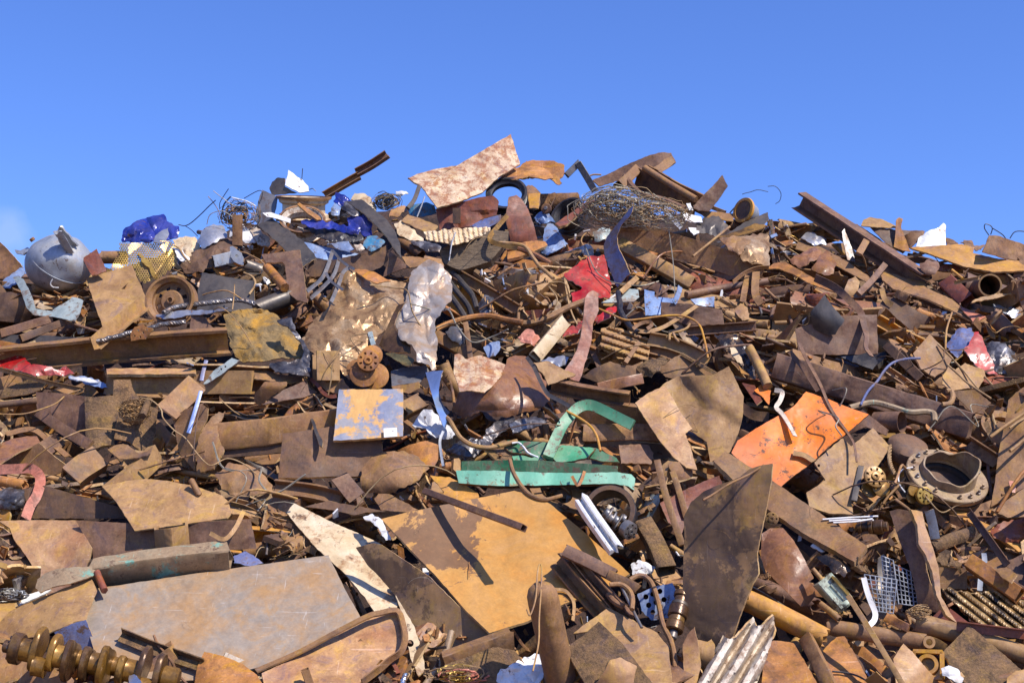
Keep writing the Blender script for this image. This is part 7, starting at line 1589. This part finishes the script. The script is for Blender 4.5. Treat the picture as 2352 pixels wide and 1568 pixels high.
for i in range(3):
    rg = random.Random(i + 5); pts = [(-.5, 0, 0)] + [(-.5 + .17 * k, rg.uniform(-.2, .2), rg.uniform(-.2, .2)) for k in range(1, 6)] + [(.5, 0, .1)]
    V, F = tube_w(catmull(pts, 40), .008, 5); proto('wire', V, F)
    V, F = lathe_w(np.zeros(3), (0, 0, 1), [(.3, -.06), (.5, -.06), (.5, .06), (.3, .06), (.3, -.06)], 24); proto('ring', V, F) if i == 0 else None
    V, F = lathe_w(np.zeros(3), (0, 0, 1), [(0, -.5), (.3, -.5), (.32, -.45), (.3, -.2), (.33, 0), (.3, .3), (.32, .48), (.28, .5), (.26, .3), (0, .3)], 20)
    V = V * (1, .45 + .2 * i, 1); V += .06 * np.array([noise.noise(Vector(v) * 3 + Vector((i, 0, 0))) for v in V])[:, None]; proto('can', V, F)
    for q in range(2):
        rg = random.Random(i * 5 + q); n1, n2 = 14, 9; V = []; R0 = rg.uniform(.12, .25); sw = rg.uniform(1.6, 4.4)
        for a in range(n1):
            for b in range(n2):
                t = a / (n1 - 1) * sw; rr = R0 * (1 + .12 * a / n1 * q) + .03 * noise.noise(Vector((a * .3, b * .4, i + q * 7)))
                V.append((math.cos(t) * rr, (b / (n2 - 1) - .5) * (.9 + .25 * noise.noise(Vector((a * .5, i, q)))) , math.sin(t) * rr))
        V2, F2, k = solidify(np.array(V)[:, [1, 0, 2]], grid_faces(n1, n2, closed=False), .018); proto('curl', V2, F2, k)
    hb = hub_disc(.5 / .0011, (.1, .2, .97), 'rust', 6, .4, thick=.3)(np.zeros(3), .0011); V = np.vstack([p_['V'] for p_ in hb[:2]]); F = list(hb[0]['F']) + [tuple(j + len(hb[0]['V']) for j in f) for f in hb[1]['F']]
    if i == 0: proto('disc', V, F)
    V, F = hexa(np.zeros(3), np.array((.5, 0, 0)), np.array((0, .18, 0)), np.array((0, 0, .012))); V3, F3 = hexa(np.array((.49, 0, .16)), np.array((.012, 0, 0)), np.array((0, .18, 0)), np.array((0, 0, .16)))
    proto('bracket', np.vstack([V, V3]), F + [tuple(j + 8 for j in f) for f in F3], None, 0) if i == 0 else None
NAMES = dict(plate=('scrap_plate', 'steel plate', 'plate offcut'), crumple=('crumpled_sheet', 'metal scrap', 'crumpled sheet'), gusset=('gusset', 'steel plate', 'three-cornered gusset'), strip=('steel_strip', 'steel strip', 'bent strip'), angle_iron=('angle_iron', 'angle iron', 'angle iron'), channel=('channel_piece', 'beam', 'channel piece'),
             pipe=('pipe_piece', 'pipe', 'pipe piece'), rod=('steel_rod', 'rod', 'rod'), square_tube=('square_tube', 'tube', 'box tube'), flat_bar=('flat_bar', 'bar', 'flat bar'), i_beam=('i_beam', 'beam', 'I-beam stub'), wire=('wire', 'wire', 'loose wire'), ring=('ring', 'ring', 'ring'), can=('crushed_can', 'can', 'crushed can'), curl=('curled_sheet', 'steel sheet', 'curled sheet'), disc=('hub_disc', 'hub', 'drilled disc'), bracket=('bracket', 'bracket', 'angle bracket'))
WORD = dict(rust='rust-brown', rust_mid='brown', rust_dark='dark brown', rust_purple='purple-brown', rust_tan='tan', rust_orange='orange-brown', rust_gloss='glossy brown', rust_pink='pinkish tan', rust_red='red-brown', rust_yellow='ochre', rust_pale='pale brown', rust_grit='gritty brown', alu='silvery', steel='grey', steel_dark='dark grey', white='white', cream='cream', blue_pale='pale blue', black='black', brass='brassy', galv='light grey', galv_green='grey-green', foil_tan='tan foil', blue='blue', red='red', foil_dark='dark foil', wire_grey='grey', straw='straw-coloured', wood='grey wooden', chrome='shiny', white_rusty='rusty white', brown_oily='oily brown')
RUSTS = ['rust'] * 3 + ['rust_mid'] * 5 + ['rust_dark'] * 2 + ['rust_purple'] * 3 + ['rust_tan'] * 6 + ['rust_orange'] * 2 + ['rust_gloss', 'rust_pink', 'rust_red', 'rust_grit', 'rust_grit', 'rust_yellow', 'rust_pale', 'rust_pale', 'rust_orange', 'steel_dark']
METALS = ['alu', 'steel', 'steel_dark', 'white', 'cream', 'white_rusty', 'black', 'brass', 'galv', 'steel', 'foil_dark', 'rust_tan', 'straw', 'white_rusty', 'steel_dark', 'galv_green', 'blue', 'blue_pale']
def pick_mat(x, y, kind, rg, size=.3):
    near = y - float(crest(x))
    pm = .06
    if 380 < x < 1900 and near < 170: pm = .55 - near / 500
    elif 380 < x < 1450 and near < 330: pm = .16
    elif 1350 < x < 1560 and 1150 < y < 1500: pm = .28
    elif x > 1900 and 1240 < y < 1400: pm = .25
    elif x > 2150 and 700 < y < 950: pm = .3
    if kind == 'wire': return rg.choice(['straw', 'wire_grey', 'rust_tan', 'straw', 'rust_dark'])
    if kind in ('i_beam', 'angle_iron', 'channel', 'square_tube', 'pipe'): pm *= .35
    if size > .45: pm *= .25
    m = rg.choice(METALS) if rg.random() < pm else rg.choice(RUSTS)
    return 'steel' if m in ('blue', 'blue_pale') and (near > 160 or size > .35) else m
from collections import Counter
USED = Counter()
def auto_label(kind, mat, size, x, y):
    szw = 'tiny' if size < .12 else 'small' if size < .25 else 'short' if size < .45 else 'long' if size > .8 and kind not in ('plate', 'crumple') else 'large' if size > .7 else 'middling'
    noun = NAMES[kind][2]; cw = WORD.get(mat, 'rusty')
    rs = sorted(REFS, key=lambda r: (r[0] - x) ** 2 + (r[1] - y) ** 2)
    best = None
    for r in rs[:6]:
        dx, dy = x - r[0], y - r[1]; dist = math.hypot(dx, dy)
        rel = ('above' if dy < 0 else 'below') if abs(dy) > abs(dx) * .9 else 'beside'
        pre = 'just ' if dist < 70 and rel != 'beside' else 'a way ' if dist > 170 and rel != 'beside' else ''
        s_ = f'{szw} {cw} {noun} {pre}{rel} {r[2]}'
        if len(s_.split()) <= 16 and USED[s_] == 0: best = s_; break
    if best is None:
        for a in range(5):
            for b in range(a + 1, 6):
                s_ = f'{szw} {cw} {noun} between {rs[a][2]} and {rs[b][2]}'
                if len(s_.split()) <= 16 and USED[s_] == 0: best = s_; break
            if best: break
    best = best or f'{szw} {cw} {noun} beside {rs[0][2]}'
    USED[best] += 1
    return best
KW = [('plate', 3), ('crumple', 1.5), ('strip', 9), ('angle_iron', 8), ('channel', 8), ('pipe', 7), ('rod', 9), ('square_tube', 4), ('flat_bar', 8), ('gusset', 1), ('i_beam', 2), ('wire', 16), ('ring', 1.5), ('can', 2), ('curl', 9), ('disc', 1), ('bracket', 2)]
kinds = [k for k, _ in KW]; wts = [w_ for _, w_ in KW]
KC = Counter(); placed = 0
def try_piece(size, rg, sink, vis_need, kinds_, wts_, box=None):
    global placed
    x = rg.uniform(-250, 2600); c0 = float(crest(x))
    y = rg.uniform(c0 + 12, 1700) if rg.random() > .25 else rg.uniform(c0 + 5, c0 + 200)
    if box: x = rg.uniform(box[0], box[1]); c0 = float(crest(x)); y = rg.uniform(max(c0 + 12, box[2]), box[3])
    kind = rg.choices(kinds_, wts_)[0]
    if KC[kind] >= 290: return
    ix, iy = int((x - GX0) / CELL), int((y - GY0) / CELL)
    if HB[ix, iy] and rg.random() < .8: return
    me, sub = rg.choice(PROTO[kind])
    if kind in ('wire', 'rod'): size *= 1.6
    # long things lie mostly along the slope, tilted like their surroundings
    base = rad(-25 if x > 1500 and y < 1100 else 12 if x < 700 and y > 600 else rg.uniform(-60, 60)) + rg.gauss(0, .32)
    yaw = base if kind not in ('plate', 'crumple', 'ring', 'gusset', 'can', 'disc') else rg.uniform(0, 6.28)
    M = Matrix.Rotation(rad(53) + rg.gauss(0, .5), 3, 'X') @ Matrix.Rotation(rg.gauss(0, .5), 3, 'Y') @ Matrix.Rotation(yaw, 3, 'Z')
    if kind not in ('plate', 'crumple', 'ring', 'gusset', 'strip', 'disc'): M = M @ Matrix.Rotation(rg.uniform(0, 6.28), 3, 'X')
    Mn = np.array(M) * size
    d = float(D(y)) + sink + rg.uniform(-.04, .04)
    W = P(np.array(x), np.array(y), np.array(d)) + sub @ Mn.T
    px, py, pd = proj(W)
    if py.min() < c0 - 14 and (rg.random() < .8 or py.min() < c0 - 34): return
    if np.any(px < GX0 + 10) or np.any(px > GX0 + (NX - 2) * CELL) or np.any(py > GY0 + (NY - 2) * CELL) or py.min() < GY0: return
    ii = ((px - GX0) / CELL).astype(int); jj = ((py - GY0) / CELL).astype(int)
    z = ZB[ii, jj]; h = HB[ii, jj]
    nh = ~h
    if nh.sum() < max(4, vis_need * len(z)): return
    lift = np.percentile((pd - z)[nh], 70) + .0      # rests on what lies below
    lift = min(lift, .3)
    fac = (d - lift) / d
    if h.any():
        bad = (pd[h] - lift < z[h] + .015).mean()
        if bad > .06:
            sh = np.percentile((z[h] + .02) - (pd[h] - lift), 94)
            lift -= sh
            if lift < -.5: return
    if ((pd - lift) < z)[nh].mean() < .3: return
    loc = P(np.array(x), np.array(y), np.array(d - lift))
    co = np.empty(len(me.vertices) * 3); me.vertices.foreach_get('co', co)
    fs = [tuple(p.vertices) for p in me.polygons]
    u, dd = sample_cells(loc + co.reshape(-1, 3) @ Mn.T, fs)
    for att in range(3):
        hm = HF[u]; over = hm & (dd < ZF[u] + .004)
        if over.sum() <= .03 * len(u): break
        sh = float(np.percentile((ZF[u] - dd)[over], 95)) + .02
        if sh > .35 or att == 2: return
        d += sh; loc = P(np.array(x), np.array(y), np.array(d - lift)); u, dd = sample_cells(loc + co.reshape(-1, 3) @ Mn.T, fs)
    if (~hm & (dd < ZF[u])).sum() < .15 * len(u): return
    mat = pick_mat(x, y, kind, rg, size)
    nm, cat, _ = NAMES[kind]
    o = link(bpy.data.objects.new(nm, me)); o.location = loc
    o.matrix_world = Matrix.Translation(Vector(loc)) @ (M.to_4x4()) @ Matrix.Diagonal((size, size, size, 1))
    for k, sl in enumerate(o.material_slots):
        sl.link = 'OBJECT'; sl.material = MATS[mat if k == 0 else EDGE.get(mat, 'rust_lit_edge')]
    o['label'] = auto_label(kind, mat, size, x, y); o['category'] = cat; o['kind'] = 'thing'; o['group'] = 'ordinary scrap between the large pieces'
    KC[kind] += 1; placed += 1
    nhm = ~HF[u]
    ZF[u[nhm]] = np.minimum(ZF[u[nhm]], dd[nhm])
ZB0 = np.tile((D(GY0 + (np.arange(NY) + .5) * CELL) + 1.05)[None, :], (NX, 1)); ZB[~HB] = ZB0[~HB]
rg = random.Random(12)
big = ['plate', 'channel', 'i_beam', 'square_tube', 'pipe', 'strip', 'flat_bar', 'curl', 'angle_iron']
lng = ['channel', 'i_beam', 'square_tube', 'pipe', 'strip', 'flat_bar', 'angle_iron', 'curl']
for i in range(900): try_piece(rg.uniform(1.0, 2.4), rg, .85, .2, lng, [5, 3, 3, 5, 4, 4, 5, 3], (1350, 2500, 480, 1000))
for i in range(1500): try_piece(rg.uniform(.9, 1.8), rg, .8, .2, lng, [5, 3, 3, 4, 4, 4, 5, 4])
for i in range(2600): try_piece(rg.uniform(.55, 1.5), rg, .72, .25, big, [5, 4, 3, 3, 4, 4, 3, 5, 4])
for i in range(5200): try_piece(rg.uniform(.35, .95), rg, .55, .25, kinds, wts)
for i in range(3600): try_piece(rg.uniform(.16, .6), rg, .42, .3, kinds, wts)
def try_rest(size, rg, ymax=1600):
    """small loose bits lying on top of whatever is there"""
    x = rg.uniform(-100, 2450); y = rg.uniform(float(crest(x)) + 70, ymax); kind = rg.choice(['rod', 'wire', 'wire'])
    if KC[kind] >= 295: return
    me, sub = rg.choice(PROTO[kind]); d = float(D(y)) - .1
    M = Matrix.Rotation(rad(50) + rg.gauss(0, .2), 3, 'X') @ Matrix.Rotation(rg.uniform(0, 6.28), 3, 'Z'); Mn = np.array(M) * size
    W = P(np.array(x), np.array(y), np.array(d)) + sub @ Mn.T; px, py, pd = proj(W)
    ii = ((px - GX0) / CELL).astype(int); jj = ((py - GY0) / CELL).astype(int); df = pd - ZB[ii, jj]
    if np.ptp(ZB[ii, jj]) > size * 1.2: return
    dd = d - np.percentile(df, 85) - .005; loc = P(np.array(x), np.array(y), np.array(dd)); mat = pick_mat(x, y, kind, rg, size)
    o = link(bpy.data.objects.new(NAMES[kind][0], me)); o.matrix_world = Matrix.Translation(Vector(loc)) @ M.to_4x4() @ Matrix.Diagonal((size, size, size, 1))
    for k, sl in enumerate(o.material_slots): sl.link = 'OBJECT'; sl.material = MATS[mat if k == 0 else EDGE.get(mat, 'rust_lit_edge')]
    o['label'] = auto_label(kind, mat, size, x, y); o['category'] = NAMES[kind][1]; o['kind'] = 'thing'; o['group'] = 'ordinary scrap between the large pieces'; KC[kind] += 1
for i in range(70): try_rest(rg.uniform(.06, .2), rg)
for i in range(75): try_rest(rg.uniform(.45, 1.1), rg, 1180)
print('PLACED', placed, dict(KC))

# ================================================================== small bits lodged in the gaps
def shards():
    rg = np.random.default_rng(3); n = 7000
    x = rg.uniform(-200, 2550, n); c = crest(x); y = c + 8 + (1720 - c) * rg.random(n) ** 1.15
    ix = ((x - GX0) / CELL).astype(int); iy = ((y - GY0) / CELL).astype(int)
    ok = ~HB[ix, iy]; x, y, ix, iy = x[ok], y[ok], ix[ok], iy[ok]; n = len(x)
    d = ZB[ix, iy] + rg.uniform(-.03, .02, n); d = np.minimum(d, D(y) + 1.2)
    O = P(x, y, d)
    L = rg.uniform(.012, .05, n) * np.where(rg.random(n) < .15, 2.2, 1); W_ = L * rg.uniform(.15, .7, n); H = L * rg.uniform(.04, .25, n)
    A = rg.normal(size=(n, 3)); A /= np.linalg.norm(A, axis=1)[:, None]; Bv = np.cross(A, rg.normal(size=(n, 3))); Bv /= np.linalg.norm(Bv, axis=1)[:, None]; Cv = np.cross(A, Bv)
    V = []
    for sx in (-1, 1):
        for sy in (-1, 1):
            for sz in (-1, 1):
                V.append(O + A * (sx * L)[:, None] * (1 if sy > 0 else .6) + Bv * (sy * W_)[:, None] + Cv * (sz * H)[:, None])
    V = np.stack(V, 1).reshape(-1, 3)
    f = np.array([(0, 1, 3, 2), (4, 6, 7, 5), (0, 4, 5, 1), (2, 3, 7, 6), (0, 2, 6, 4), (1, 5, 7, 3)])
    ms = ['rust', 'rust_mid', 'rust_tan', 'rust_dark', 'rust_orange', 'alu', 'steel', 'white', 'straw', 'blue_pale', 'black']
    near = (y - crest(x)); hi = (x > 400) & (x < 1900) & (near < 230)
    mi = rg.integers(0, 5, n); mm = rg.integers(5, 11, n); pick = rg.random(n) < np.where(hi, .5, .08); mi = np.where(pick, mm, mi)
    nh = int(hi.sum())
    for nm, lb, sel in (('crest_shards', 'bright mixed metal crumbs and shards along the crest of the heap', hi), ('rust_shards', 'small rusty crumbs and flakes lodged between the big scrap pieces', ~hi)):
        idx = np.where(sel)[0]
        Vs = V.reshape(n, 8, 3)[idx].reshape(-1, 3); Fs = (f[None] + (np.arange(len(idx)) * 8)[:, None, None]).reshape(-1, 4)
        me = bpy.data.meshes.new(nm); me.from_pydata(Vs.tolist(), [], Fs.tolist())
        for m in ms: me.materials.append(MATS[m])
        me.polygons.foreach_set('material_index', np.repeat(mi[idx], 6).astype(np.int32)); me.update()
        o = link(bpy.data.objects.new(nm, me)); o['kind'] = 'stuff'; o['label'] = lb
shards()
for i, (o_) in enumerate([ob for ob in scene.objects if ob.type == 'MESH' and ob.parent is None]):
    pass
